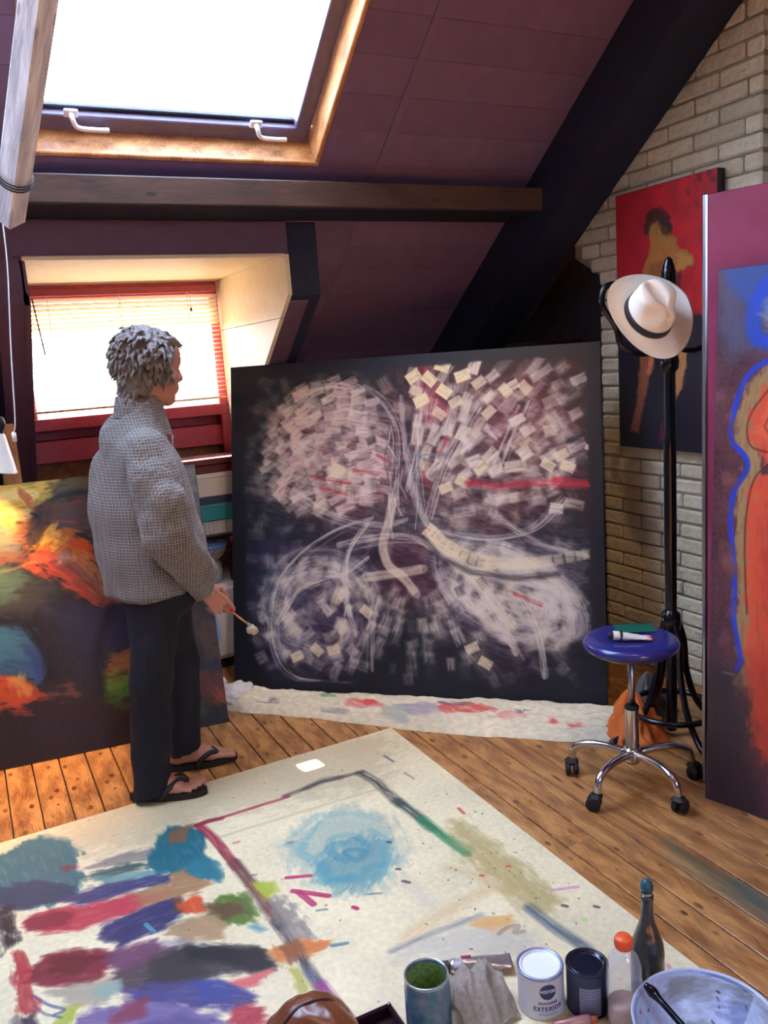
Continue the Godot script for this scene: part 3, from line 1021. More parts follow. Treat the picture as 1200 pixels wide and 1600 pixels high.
	["l", 70, 90, 100, 0.7, 2, 9, 0, 0.45, 859, 955, 886, 965],
	["l", 70, 90, 100, 0.7, 2, 9, 0, 0.45, 1021, 970, 1056, 987],
	["l", 40, 42, 48, 0.8, 12, 36, 0, 0.7, 1325, 283, 1344, 383, 1345, 576],
	["l", 42, 60, 58, 0.85, 10, 40, 0, 0.6, 1345, 546, 1359, 675, 1361, 774],
	["l", 34, 120, 76, 0.9, 8, 34, 0, 0.4, 1361, 697, 1369, 834, 1381, 958],
	["l", 110, 160, 110, 0.6, 12, 40, 0, 0.45, 1379, 866, 1397, 941],
	["b", 168, 150, 92, 0.75, 24, 24, 92, 0.3, 1426, 777, 1475, 796, 1478, 982, 1485, 1152, 1482, 1298, 1410, 1321, 1378, 1267, 1369, 995],
	["l", 80, 94, 106, 0.85, 10, 36, 0, 0.4, 1388, 1281, 1394, 1375, 1412, 1479, 1403, 1520],
	["l", 205, 175, 125, 0.6, 14, 30, 0, 0.45, 1289, 989, 1346, 1072, 1375, 1188],
	["l", 205, 168, 110, 0.5, 20, 40, 0, 0.45, 1032, 1199, 1155, 1166, 1324, 1145],
	["l", 196, 186, 168, 0.5, 20, 40, 0, 0.45, 1148, 976, 1153, 1106],
	["l", 120, 120, 124, 0.75, 8, 18, 0, 0.45, 966, 1223, 1097, 1222, 1252, 1232],  # darker edge of the soft shadow painted below
	["b", 176, 172, 166, 0.55, 24, 24, 26, 0.27, 967, 1244, 1114, 1233, 1250, 1255, 1307, 1320, 1304, 1457, 1204, 1394, 1087, 1337],  # soft grey shadow put into the sheet colour
	["b", 218, 162, 90, 0.85, 10, 10, 21, 0.27, 1213, 1250, 1256, 1246, 1326, 1279, 1296, 1313, 1234, 1297],
	["l", 150, 126, 106, 0.7, 2, 14, 0, 0.45, 1251, 1324, 1285, 1315, 1315, 1325, 1291, 1342, 1315, 1352],
	["l", 210, 60, 50, 0.8, 2, 12, 0, 0.2, 1504, 715, 1501, 756],
	["l", 90, 90, 95, 0.8, 2, 12, 0, 0.2, 1466, 214, 1473, 276],
	["l", 150, 140, 120, 0.8, 2, 12, 0, 0.2, 1467, 381, 1475, 440],
	["l", 200, 90, 50, 0.8, 2, 12, 0, 0.2, 1450, 1084, 1455, 1087],
	["l", 200, 60, 60, 0.8, 2, 12, 0, 0.2, 1355, 1078, 1359, 1083],
	["l", 60, 50, 70, 0.8, 2, 12, 0, 0.2, 1197, 758, 1203, 767],
	["l", 60, 50, 70, 0.8, 2, 12, 0, 0.2, 1153, 907, 1159, 912],
	["l", 60, 50, 70, 0.8, 2, 12, 0, 0.2, 1140, 971, 1152, 988],
	["l", 176, 40, 80, 0.8, 2, 12, 0, 0.2, 895, 894, 913, 909],
	["l", 176, 40, 80, 0.8, 2, 12, 0, 0.2, 958, 1000, 964, 1008],
	["l", 80, 130, 140, 0.8, 2, 12, 0, 0.2, 836, 1113, 877, 1129],
	["l", 230, 120, 70, 0.8, 2, 12, 0, 0.2, 817, 1080, 829, 1105],
	["l", 90, 40, 60, 0.8, 2, 12, 0, 0.2, 1475, 1324, 1481, 1333],
	["l", 110, 60, 80, 0.8, 2, 12, 0, 0.2, 1548, 1376, 1554, 1384],
	["l", 215, 140, 140, 0.8, 2, 12, 0, 0.2, 1549, 1652, 1539, 1676],
	["l", 200, 140, 170, 0.8, 2, 12, 0, 0.2, 1491, 1253, 1566, 1281],
	["l", 180, 220, 120, 0.8, 2, 12, 0, 0.2, 1483, 1396, 1487, 1410],
	["l", 60, 50, 60, 0.65, 1, 2, 0, 0.1, 815, 1487, 818, 1490],
	["l", 60, 50, 60, 0.65, 1, 6, 0, 0.1, 185, 435, 183, 434],
	["l", 60, 80, 100, 0.65, 1, 4, 0, 0.1, 319, 743, 321, 746],
	["l", 60, 50, 60, 0.65, 1, 4, 0, 0.1, 595, 1160, 593, 1160],
	["l", 90, 60, 80, 0.65, 1, 2, 0, 0.1, 1537, 2063, 1538, 2067],
	["l", 60, 50, 60, 0.65, 1, 2, 0, 0.1, 1251, 793, 1252, 792],
	["l", 150, 60, 80, 0.65, 1, 4, 0, 0.1, 1305, 1286, 1307, 1287],
	["l", 60, 50, 60, 0.65, 1, 6, 0, 0.1, 1502, 1638, 1502, 1637],
	["l", 60, 50, 60, 0.65, 1, 4, 0, 0.1, 1440, 1109, 1441, 1108],
	["l", 110, 100, 90, 0.65, 1, 6, 0, 0.1, 658, 129, 656, 130],
	["l", 150, 60, 80, 0.65, 1, 2, 0, 0.1, 962, 1520, 959, 1516],
	["l", 90, 60, 80, 0.65, 1, 2, 0, 0.1, 1399, 881, 1402, 883],
	["l", 60, 50, 60, 0.65, 1, 6, 0, 0.1, 800, 1485, 803, 1486],
	["l", 110, 100, 90, 0.65, 1, 2, 0, 0.1, 710, 1768, 713, 1766],
	["l", 60, 80, 100, 0.65, 1, 3, 0, 0.1, 1273, 2037, 1275, 2035],
	["l", 110, 100, 90, 0.65, 1, 2, 0, 0.1, 1296, 1930, 1296, 1930],
	["l", 110, 100, 90, 0.65, 1, 3, 0, 0.1, 1559, 1001, 1558, 1000],
	["l", 90, 60, 80, 0.65, 1, 2, 0, 0.1, 372, 1885, 372, 1881],
	["l", 110, 100, 90, 0.65, 1, 3, 0, 0.1, 85, 174, 82, 172],
	["l", 90, 60, 80, 0.65, 1, 2, 0, 0.1, 1511, 1036, 1513, 1033],
	["l", 60, 80, 100, 0.65, 1, 3, 0, 0.1, 1461, 809, 1460, 808],
	["l", 110, 100, 90, 0.65, 1, 3, 0, 0.1, 1298, 322, 1297, 320],
	["l", 60, 50, 60, 0.65, 1, 2, 0, 0.1, 356, 1738, 355, 1736],
	["l", 110, 100, 90, 0.65, 1, 2, 0, 0.1, 1499, 1872, 1497, 1870],
	["l", 150, 60, 80, 0.65, 1, 4, 0, 0.1, 637, 1132, 637, 1135],
	["l", 150, 60, 80, 0.65, 1, 2, 0, 0.1, 341, 2027, 343, 2029],
	["l", 90, 60, 80, 0.65, 1, 2, 0, 0.1, 1386, 834, 1389, 834],
	["l", 90, 60, 80, 0.65, 1, 4, 0, 0.1, 1226, 155, 1225, 153],
	["l", 90, 60, 80, 0.65, 1, 6, 0, 0.1, 1422, 2068, 1420, 2068],
	["l", 60, 50, 60, 0.65, 1, 6, 0, 0.1, 589, 1656, 586, 1652],
	["l", 60, 80, 100, 0.65, 1, 4, 0, 0.1, 343, 26, 341, 23],
	["l", 60, 80, 100, 0.65, 1, 2, 0, 0.1, 1216, 1259, 1215, 1259],
	["l", 110, 100, 90, 0.65, 1, 2, 0, 0.1, 1347, 2003, 1345, 2001],
	["l", 90, 60, 80, 0.65, 1, 4, 0, 0.1, 1201, 969, 1203, 966],
	["l", 60, 80, 100, 0.65, 1, 4, 0, 0.1, 1464, 1548, 1464, 1551],
	["l", 60, 50, 60, 0.65, 1, 3, 0, 0.1, 255, 1739, 256, 1739],
	["l", 60, 80, 100, 0.65, 1, 6, 0, 0.1, 1382, 1907, 1386, 1904],
	["l", 150, 60, 80, 0.65, 1, 3, 0, 0.1, 1457, 1221, 1459, 1221],
	["l", 150, 60, 80, 0.65, 1, 2, 0, 0.1, 740, 876, 742, 879],
	["l", 90, 60, 80, 0.65, 1, 2, 0, 0.1, 1325, 525, 1325, 525],
	["l", 60, 80, 100, 0.65, 1, 2, 0, 0.1, 170, 1600, 167, 1597],
	["l", 110, 100, 90, 0.65, 1, 6, 0, 0.1, 901, 1031, 898, 1032],
	["l", 90, 60, 80, 0.65, 1, 4, 0, 0.1, 853, 1366, 856, 1365],
	["l", 60, 50, 60, 0.65, 1, 4, 0, 0.1, 791, 1451, 788, 1452],
	["l", 60, 80, 100, 0.65, 1, 2, 0, 0.1, 1292, 1511, 1296, 1514],
	["l", 110, 100, 90, 0.65, 1, 2, 0, 0.1, 925, 1407, 925, 1409],
	["l", 110, 100, 90, 0.65, 1, 2, 0, 0.1, 1309, 1711, 1305, 1713],
	["l", 60, 80, 100, 0.65, 1, 4, 0, 0.1, 1406, 676, 1407, 675],
	["l", 150, 60, 80, 0.65, 1, 3, 0, 0.1, 1455, 1985, 1453, 1982],
	["l", 90, 60, 80, 0.65, 1, 2, 0, 0.1, 1341, 2098, 1343, 2098],
	["l", 60, 50, 60, 0.65, 1, 4, 0, 0.1, 290, 1932, 288, 1931],
	["l", 60, 50, 60, 0.65, 1, 4, 0, 0.1, 510, 828, 507, 829],
	["l", 110, 100, 90, 0.65, 1, 3, 0, 0.1, 1471, 1182, 1469, 1185],
	["l", 60, 80, 100, 0.65, 1, 4, 0, 0.1, 1552, 1255, 1553, 1254],
	["l", 110, 100, 90, 0.65, 1, 4, 0, 0.1, 1330, 1335, 1329, 1336],
	["l", 90, 60, 80, 0.65, 1, 6, 0, 0.1, 1292, 831, 1292, 835],
	["l", 90, 60, 80, 0.65, 1, 4, 0, 0.1, 1226, 1393, 1223, 1390],
	["l", 110, 100, 90, 0.65, 1, 4, 0, 0.1, 261, 1252, 262, 1255],
	["l", 60, 50, 60, 0.65, 1, 2, 0, 0.1, 368, 937, 364, 941],
	["l", 150, 60, 80, 0.65, 1, 4, 0, 0.1, 1313, 1089, 1311, 1093],
	["l", 150, 60, 80, 0.65, 1, 6, 0, 0.1, 823, 754, 823, 754],
	["l", 60, 80, 100, 0.65, 1, 3, 0, 0.1, 1412, 1500, 1412, 1498],
	["l", 60, 50, 60, 0.65, 1, 6, 0, 0.1, 1258, 1044, 1259, 1042],
	["l", 90, 60, 80, 0.65, 1, 3, 0, 0.1, 1172, 263, 1173, 260],
	["l", 150, 60, 80, 0.65, 1, 2, 0, 0.1, 1537, 1046, 1541, 1042],
	["l", 90, 60, 80, 0.65, 1, 6, 0, 0.1, 890, 948, 893, 946],
	["l", 110, 100, 90, 0.65, 1, 4, 0, 0.1, 1322, 1082, 1325, 1080],
	["l", 60, 50, 60, 0.65, 1, 4, 0, 0.1, 349, 345, 353, 343],
	["l", 60, 80, 100, 0.65, 1, 2, 0, 0.1, 1431, 1208, 1434, 1207],
	["l", 150, 60, 80, 0.65, 1, 2, 0, 0.1, 1238, 1137, 1237, 1134],
	["l", 150, 60, 80, 0.65, 1, 3, 0, 0.1, 1443, 1257, 1442, 1260],
	["l", 110, 100, 90, 0.65, 1, 2, 0, 0.1, 1257, 777, 1255, 779],
	["l", 60, 80, 100, 0.65, 1, 4, 0, 0.1, 1026, 1601, 1023, 1601],
	["l", 90, 60, 80, 0.65, 1, 6, 0, 0.1, 1306, 1011, 1305, 1015],
	["l", 60, 80, 100, 0.65, 1, 3, 0, 0.1, 1356, 1684, 1358, 1686],
	["l", 60, 50, 60, 0.65, 1, 6, 0, 0.1, 1552, 791, 1556, 790],
	["l", 60, 50, 60, 0.65, 1, 4, 0, 0.1, 1200, 15, 1203, 11],
	["l", 110, 100, 90, 0.65, 1, 3, 0, 0.1, 1323, 842, 1325, 841],
	["l", 110, 100, 90, 0.65, 1, 4, 0, 0.1, 350, 1939, 347, 1941],
	["l", 150, 60, 80, 0.65, 1, 4, 0, 0.1, 1547, 1558, 1550, 1558],
	["l", 60, 50, 60, 0.65, 1, 3, 0, 0.1, 616, 452, 616, 453],
	["l", 150, 60, 80, 0.65, 1, 2, 0, 0.1, 1466, 626, 1467, 628],
	["l", 60, 50, 60, 0.65, 1, 4, 0, 0.1, 1296, 994, 1300, 997],
	["l", 60, 80, 100, 0.65, 1, 4, 0, 0.1, 1318, 1498, 1318, 1495],
	["l", 90, 60, 80, 0.65, 1, 3, 0, 0.1, 1079, 544, 1077, 544],
	["l", 110, 100, 90, 0.65, 1, 6, 0, 0.1, 1316, 1642, 1316, 1643],
	["l", 60, 50, 60, 0.65, 1, 4, 0, 0.1, 1012, 746, 1011, 747],
	["l", 150, 60, 80, 0.65, 1, 2, 0, 0.1, 184, 306, 181, 308],
	["l", 90, 60, 80, 0.65, 1, 4, 0, 0.1, 1282, 2068, 1278, 2068],
	["l", 60, 50, 60, 0.65, 1, 6, 0, 0.1, 1431, 1257, 1429, 1257],
	["l", 110, 100, 90, 0.65, 1, 4, 0, 0.1, 1542, 772, 1544, 775],
	["l", 150, 60, 80, 0.65, 1, 3, 0, 0.1, 165, 1486, 167, 1488],
	["l", 110, 100, 90, 0.65, 1, 2, 0, 0.1, 114, 1669, 115, 1666],
	["l", 110, 100, 90, 0.65, 1, 6, 0, 0.1, 1102, 1183, 1101, 1179],
	["l", 60, 50, 60, 0.65, 1, 2, 0, 0.1, 1458, 1964, 1457, 1966],
	["l", 110, 100, 90, 0.65, 1, 3, 0, 0.1, 1402, 1088, 1398, 1090],
	["l", 150, 60, 80, 0.65, 1, 2, 0, 0.1, 1435, 1234, 1439, 1230],
	["l", 90, 60, 80, 0.65, 1, 2, 0, 0.1, 1383, 1130, 1381, 1134],
	["l", 150, 60, 80, 0.65, 1, 3, 0, 0.1, 1435, 892, 1434, 894],
	["l", 150, 60, 80, 0.65, 1, 6, 0, 0.1, 841, 178, 843, 179],
	["l", 90, 60, 80, 0.65, 1, 3, 0, 0.1, 1259, 1531, 1263, 1531],
	["l", 150, 60, 80, 0.65, 1, 4, 0, 0.1, 436, 1503, 436, 1500],
	["l", 90, 60, 80, 0.65, 1, 4, 0, 0.1, 764, 1065, 761, 1063],
	["l", 60, 80, 100, 0.65, 1, 4, 0, 0.1, 1455, 1406, 1457, 1402],
	["l", 60, 50, 60, 0.65, 1, 2, 0, 0.1, 1532, 1433, 1530, 1434],
	["l", 60, 50, 60, 0.65, 1, 6, 0, 0.1, 1271, 227, 1274, 223],
	["l", 60, 80, 100, 0.65, 1, 4, 0, 0.1, 1241, 685, 1238, 689],
	["l", 150, 60, 80, 0.65, 1, 3, 0, 0.1, 1104, 1735, 1105, 1732],
	["l", 60, 80, 100, 0.65, 1, 4, 0, 0.1, 1320, 754, 1316, 753],
	["l", 60, 80, 100, 0.65, 1, 2, 0, 0.1, 1035, 881, 1036, 885],
	["l", 150, 60, 80, 0.65, 1, 6, 0, 0.1, 448, 407, 451, 409],
	["l", 60, 50, 60, 0.65, 1, 4, 0, 0.1, 1381, 973, 1384, 977],
	["l", 110, 100, 90, 0.65, 1, 3, 0, 0.1, 428, 1260, 427, 1263],
	["l", 60, 80, 100, 0.65, 1, 6, 0, 0.1, 1447, 999, 1448, 997],
	["l", 150, 60, 80, 0.65, 1, 2, 0, 0.1, 1178, 729, 1181, 732],
	["l", 60, 80, 100, 0.65, 1, 2, 0, 0.1, 769, 1153, 771, 1153],
	["l", 90, 60, 80, 0.65, 1, 6, 0, 0.1, 1238, 1749, 1239, 1750],
	["l", 60, 50, 60, 0.65, 1, 4, 0, 0.1, 1358, 800, 1362, 804],
	["l", 90, 60, 80, 0.65, 1, 4, 0, 0.1, 14, 114, 14, 117],
	["l", 150, 60, 80, 0.65, 1, 4, 0, 0.1, 1364, 1536, 1363, 1533],
	["l", 60, 80, 100, 0.65, 1, 4, 0, 0.1, 332, 1555, 329, 1553],
	["l", 150, 60, 80, 0.65, 1, 2, 0, 0.1, 381, 880, 382, 883],
	["l", 60, 50, 60, 0.65, 1, 4, 0, 0.1, 1480, 2088, 1481, 2086],
	["l", 90, 60, 80, 0.65, 1, 3, 0, 0.1, 1373, 1939, 1377, 1937],
	["l", 60, 80, 100, 0.65, 1, 6, 0, 0.1, 850, 2086, 851, 2087],
	["l", 60, 50, 60, 0.65, 1, 6, 0, 0.1, 580, 467, 579, 466],
	["l", 60, 50, 60, 0.65, 1, 3, 0, 0.1, 1314, 1867, 1310, 1871],
	["l", 150, 60, 80, 0.65, 1, 2, 0, 0.1, 614, 1737, 610, 1738],
	["l", 110, 100, 90, 0.65, 1, 6, 0, 0.1, 1422, 990, 1423, 990],
	["l", 150, 60, 80, 0.65, 1, 3, 0, 0.1, 1298, 870, 1298, 866],
	["l", 150, 60, 80, 0.65, 1, 2, 0, 0.1, 318, 921, 315, 924],
	["l", 60, 80, 100, 0.65, 1, 6, 0, 0.1, 1110, 1259, 1110, 1259],
	["l", 150, 60, 80, 0.65, 1, 2, 0, 0.1, 1222, 1184, 1226, 1183],
	["l", 90, 60, 80, 0.65, 1, 2, 0, 0.1, 204, 1103, 202, 1104],
	["l", 60, 50, 60, 0.65, 1, 3, 0, 0.1, 719, 1197, 716, 1198],
	["l", 110, 100, 90, 0.65, 1, 6, 0, 0.1, 1532, 1326, 1534, 1323],
	["l", 110, 100, 90, 0.65, 1, 3, 0, 0.1, 391, 1425, 389, 1427],
	["l", 150, 60, 80, 0.65, 1, 6, 0, 0.1, 292, 1675, 290, 1671],
	["l", 60, 80, 100, 0.65, 1, 6, 0, 0.1, 1436, 1976, 1432, 1974],
	["l", 60, 80, 100, 0.65, 1, 2, 0, 0.1, 1475, 1706, 1474, 1705],
	["l", 60, 80, 100, 0.65, 1, 2, 0, 0.1, 1268, 1568, 1270, 1568],
	["l", 90, 60, 80, 0.65, 1, 6, 0, 0.1, 714, 723, 715, 726],
	["l", 90, 60, 80, 0.65, 1, 6, 0, 0.1, 555, 1234, 556, 1237],
	["l", 110, 100, 90, 0.65, 1, 2, 0, 0.1, 914, 178, 917, 179],
	["l", 90, 60, 80, 0.65, 1, 6, 0, 0.1, 524, 1381, 525, 1377],
	["l", 90, 60, 80, 0.65, 1, 2, 0, 0.1, 1460, 306, 1462, 307],
	["l", 60, 80, 100, 0.65, 1, 4, 0, 0.1, 642, 841, 641, 838],
	["l", 110, 100, 90, 0.65, 1, 2, 0, 0.1, 1283, 1582, 1281, 1585],
	["l", 60, 50, 60, 0.65, 1, 6, 0, 0.1, 1358, 1660, 1355, 1658],
	["l", 60, 80, 100, 0.65, 1, 3, 0, 0.1, 1281, 1400, 1279, 1402],
	["l", 110, 100, 90, 0.65, 1, 3, 0, 0.1, 1136, 1510, 1135, 1509],
	["l", 110, 100, 90, 0.65, 1, 3, 0, 0.1, 1005, 201, 1007, 200],
	["l", 110, 100, 90, 0.65, 1, 2, 0, 0.1, 1266, 899, 1268, 899],
	["l", 90, 60, 80, 0.65, 1, 2, 0, 0.1, 987, 344, 985, 347],
	["l", 60, 50, 60, 0.65, 1, 6, 0, 0.1, 150, 196, 153, 197],
	["l", 60, 50, 60, 0.65, 1, 6, 0, 0.1, 1422, 2074, 1426, 2078],
	["l", 60, 80, 100, 0.65, 1, 2, 0, 0.1, 1444, 2052, 1447, 2051],
	["l", 60, 80, 100, 0.65, 1, 2, 0, 0.1, 1215, 1224, 1218, 1226],
	["l", 110, 100, 90, 0.65, 1, 4, 0, 0.1, 476, 1823, 476, 1824],
	["l", 150, 60, 80, 0.65, 1, 2, 0, 0.1, 80, 189, 77, 190],
	["l", 60, 80, 100, 0.65, 1, 3, 0, 0.1, 431, 1043, 434, 1040],
	["l", 90, 60, 80, 0.65, 1, 6, 0, 0.1, 1540, 765, 1540, 767],
	["l", 110, 100, 90, 0.65, 1, 6, 0, 0.1, 981, 138, 978, 141],
	["l", 150, 60, 80, 0.65, 1, 3, 0, 0.1, 1013, 382, 1016, 385],
	["l", 60, 50, 60, 0.65, 1, 6, 0, 0.1, 1156, 1334, 1152, 1331],
	["l", 90, 60, 80, 0.65, 1, 4, 0, 0.1, 404, 186, 407, 185],
	["l", 60, 80, 100, 0.65, 1, 4, 0, 0.1, 1270, 1724, 1274, 1727],
	["l", 60, 80, 100, 0.65, 1, 4, 0, 0.1, 1236, 1141, 1239, 1141],
	["l", 60, 80, 100, 0.65, 1, 6, 0, 0.1, 29, 1467, 32, 1470],
	["l", 90, 60, 80, 0.65, 1, 2, 0, 0.1, 469, 712, 472, 711],
	["l", 150, 60, 80, 0.65, 1, 3, 0, 0.1, 1482, 841, 1480, 843],
	["l", 90, 60, 80, 0.65, 1, 4, 0, 0.1, 1503, 1584, 1505, 1582],
	["l", 60, 50, 60, 0.65, 1, 3, 0, 0.1, 1237, 1796, 1237, 1800],
	["l", 110, 100, 90, 0.65, 1, 4, 0, 0.1, 1318, 1487, 1318, 1490],
	["l", 90, 60, 80, 0.65, 1, 3, 0, 0.1, 492, 99, 494, 102],
	["l", 60, 50, 60, 0.65, 1, 3, 0, 0.1, 1516, 1226, 1516, 1230],
	["l", 60, 80, 100, 0.65, 1, 4, 0, 0.1, 1394, 2019, 1397, 2021],
	["l", 60, 80, 100, 0.65, 1, 2, 0, 0.1, 945, 250, 947, 248],
	["l", 150, 60, 80, 0.65, 1, 4, 0, 0.1, 967, 153, 966, 154],
	["l", 60, 80, 100, 0.65, 1, 2, 0, 0.1, 620, 53, 619, 51],
	["l", 60, 50, 60, 0.65, 1, 4, 0, 0.1, 1556, 979, 1553, 976],
	["l", 150, 60, 80, 0.65, 1, 4, 0, 0.1, 1438, 1139, 1441, 1135],
	["l", 110, 100, 90, 0.65, 1, 3, 0, 0.1, 1131, 1460, 1134, 1463],
	["l", 150, 60, 80, 0.65, 1, 2, 0, 0.1, 1545, 1265, 1544, 1264],
	["l", 110, 100, 90, 0.65, 1, 4, 0, 0.1, 1423, 619, 1427, 616],
	["l", 90, 60, 80, 0.65, 1, 4, 0, 0.1, 1456, 1098, 1454, 1095],
	["l", 150, 60, 80, 0.65, 1, 2, 0, 0.1, 1492, 1404, 1494, 1403],
	["l", 150, 60, 80, 0.65, 1, 2, 0, 0.1, 1430, 1182, 1430, 1180],
	["l", 60, 80, 100, 0.65, 1, 2, 0, 0.1, 583, 1158, 587, 1159],
	["l", 110, 100, 90, 0.65, 1, 6, 0, 0.1, 1476, 1814, 1475, 1810],
	["l", 60, 80, 100, 0.65, 1, 4, 0, 0.1, 1392, 851, 1396, 855],
	["l", 60, 50, 60, 0.65, 1, 4, 0, 0.1, 867, 1456, 864, 1455],
	["l", 90, 60, 80, 0.65, 1, 2, 0, 0.1, 1171, 576, 1171, 576],
	["l", 60, 50, 60, 0.65, 1, 3, 0, 0.1, 332, 309, 329, 312],
	["l", 110, 100, 90, 0.65, 1, 2, 0, 0.1, 1516, 1390, 1516, 1388],
	["l", 90, 60, 80, 0.65, 1, 4, 0, 0.1, 321, 372, 318, 374],
	["l", 60, 80, 100, 0.65, 1, 2, 0, 0.1, 1246, 1188, 1244, 1185],
	["l", 90, 60, 80, 0.65, 1, 4, 0, 0.1, 1454, 178, 1454, 181],
	["l", 60, 50, 60, 0.65, 1, 3, 0, 0.1, 1307, 1092, 1305, 1092],
	["l", 110, 100, 90, 0.65, 1, 6, 0, 0.1, 1476, 1932, 1473, 1933],
	["l", 150, 60, 80, 0.65, 1, 2, 0, 0.1, 1205, 551, 1202, 555],
	["l", 60, 50, 60, 0.65, 1, 4, 0, 0.1, 1275, 1872, 1273, 1871],
	["l", 110, 100, 90, 0.65, 1, 3, 0, 0.1, 624, 732, 623, 731],
	["l", 150, 60, 80, 0.65, 1, 6, 0, 0.1, 107, 1289, 105, 1290],
	["l", 60, 50, 60, 0.65, 1, 6, 0, 0.1, 1252, 1203, 1254, 1200],
	["l", 110, 100, 90, 0.65, 1, 3, 0, 0.1, 1235, 1857, 1232, 1855],
	["l", 150, 60, 80, 0.65, 1, 3, 0, 0.1, 417, 1034, 418, 1035],
	["l", 90, 60, 80, 0.65, 1, 6, 0, 0.1, 999, 220, 998, 222],
	["l", 90, 60, 80, 0.65, 1, 4, 0, 0.1, 1390, 1499, 1394, 1502],
	["l", 60, 50, 60, 0.65, 1, 4, 0, 0.1, 1335, 1427, 1335, 1423],
	["l", 150, 60, 80, 0.65, 1, 2, 0, 0.1, 1270, 653, 1271, 651],
	["l", 90, 60, 80, 0.65, 1, 3, 0, 0.1, 1466, 912, 1464, 912],
	["l", 90, 60, 80, 0.65, 1, 3, 0, 0.1, 1536, 1150, 1536, 1152],
	["l", 150, 60, 80, 0.65, 1, 4, 0, 0.1, 1479, 603, 1477, 600],
	["l", 90, 60, 80, 0.65, 1, 4, 0, 0.1, 1225, 1988, 1226, 1985],
	["l", 110, 100, 90, 0.65, 1, 6, 0, 0.1, 1515, 1650, 1514, 1646],
	["l", 60, 80, 100, 0.65, 1, 2, 0, 0.1, 72, 2084, 74, 2085],
	["l", 90, 60, 80, 0.65, 1, 3, 0, 0.1, 1519, 2077, 1518, 2074],
	["l", 110, 100, 90, 0.65, 1, 6, 0, 0.1, 1414, 1075, 1410, 1071],
	["l", 60, 80, 100, 0.65, 1, 4, 0, 0.1, 1381, 796, 1382, 798],
	["l", 60, 80, 100, 0.65, 1, 6, 0, 0.1, 1288, 1246, 1285, 1245],
	["l", 90, 60, 80, 0.65, 1, 3, 0, 0.1, 697, 1129, 695, 1127],
	["l", 110, 100, 90, 0.65, 1, 2, 0, 0.1, 1528, 1602, 1531, 1599],
	["l", 60, 80, 100, 0.65, 1, 6, 0, 0.1, 1519, 609, 1522, 608],
	["l", 150, 60, 80, 0.65, 1, 2, 0, 0.1, 1421, 1577, 1419, 1578],
	["l", 150, 60, 80, 0.65, 1, 2, 0, 0.1, 1521, 1018, 1521, 1015],
	["l", 110, 100, 90, 0.65, 1, 6, 0, 0.1, 1517, 1041, 1513, 1042],
	["l", 90, 60, 80, 0.65, 1, 3, 0, 0.1, 219, 153, 217, 156],
	["l", 150, 60, 80, 0.65, 1, 3, 0, 0.1, 1405, 934, 1403, 931],
	["l", 60, 80, 100, 0.65, 1, 6, 0, 0.1, 1500, 728, 1499, 728],
	["l", 150, 60, 80, 0.65, 1, 2, 0, 0.1, 1276, 698, 1272, 699],
	["l", 150, 60, 80, 0.65, 1, 2, 0, 0.1, 1436, 1769, 1432, 1766],
	["l", 60, 50, 60, 0.65, 1, 3, 0, 0.1, 639, 1418, 640, 1417],
	["l", 150, 60, 80, 0.65, 1, 4, 0, 0.1, 1479, 1641, 1481, 1643],
	["l", 90, 60, 80, 0.65, 1, 6, 0, 0.1, 1366, 1581, 1369, 1581],
	["l", 150, 60, 80, 0.65, 1, 6, 0, 0.1, 1313, 1779, 1313, 1782],
	["l", 90, 60, 80, 0.65, 1, 2, 0, 0.1, 1501, 1482, 1501, 1482],
	["l", 60, 80, 100, 0.65, 1, 4, 0, 0.1, 138, 1497, 139, 1499],
	["l", 150, 60, 80, 0.65, 1, 3, 0, 0.1, 1247, 688, 1249, 689],
	["l", 60, 80, 100, 0.65, 1, 4, 0, 0.1, 284, 2059, 281, 2061],
	["l", 150, 60, 80, 0.65, 1, 4, 0, 0.1, 1410, 1044, 1411, 1040],
	["l", 60, 50, 60, 0.65, 1, 4, 0, 0.1, 621, 846, 623, 845],
	["l", 60, 50, 60, 0.65, 1, 4, 0, 0.1, 1467, 1007, 1465, 1010],
	["l", 110, 100, 90, 0.65, 1, 3, 0, 0.1, 1481, 1959, 1478, 1962],
	["l", 60, 50, 60, 0.65, 1, 3, 0, 0.1, 1426, 1707, 1424, 1708],
	["l", 60, 50, 60, 0.65, 1, 3, 0, 0.1, 1209, 912, 1205, 913],
	["l", 60, 50, 60, 0.65, 1, 2, 0, 0.1, 1235, 2072, 1235, 2069],
	["l", 60, 50, 60, 0.65, 1, 3, 0, 0.1, 1421, 1814, 1421, 1811],
	["l", 60, 50, 60, 0.65, 1, 4, 0, 0.1, 1530, 1909, 1532, 1909],
	["l", 150, 60, 80, 0.65, 1, 4, 0, 0.1, 1, 1028, 0, 1028],
	["l", 110, 100, 90, 0.65, 1, 4, 0, 0.1, 1389, 952, 1392, 952],
	["l", 60, 80, 100, 0.65, 1, 4, 0, 0.1, 97, 1578, 97, 1575],
	["l", 110, 100, 90, 0.65, 1, 2, 0, 0.1, 351, 1987, 350, 1986],
	["l", 60, 80, 100, 0.65, 1, 4, 0, 0.1, 1467, 1132, 1465, 1135],
	["l", 60, 50, 60, 0.65, 1, 6, 0, 0.1, 1344, 1139, 1345, 1138],
	["l", 60, 50, 60, 0.65, 1, 2, 0, 0.1, 372, 1360, 372, 1360],
	["l", 90, 60, 80, 0.65, 1, 4, 0, 0.1, 1374, 646, 1377, 650],
	["l", 150, 60, 80, 0.65, 1, 2, 0, 0.1, 1240, 821, 1244, 818],
	["l", 110, 100, 90, 0.65, 1, 4, 0, 0.1, 522, 435, 521, 436],
	["l", 60, 50, 60, 0.65, 1, 4, 0, 0.1, 1414, 1624, 1413, 1623],
]
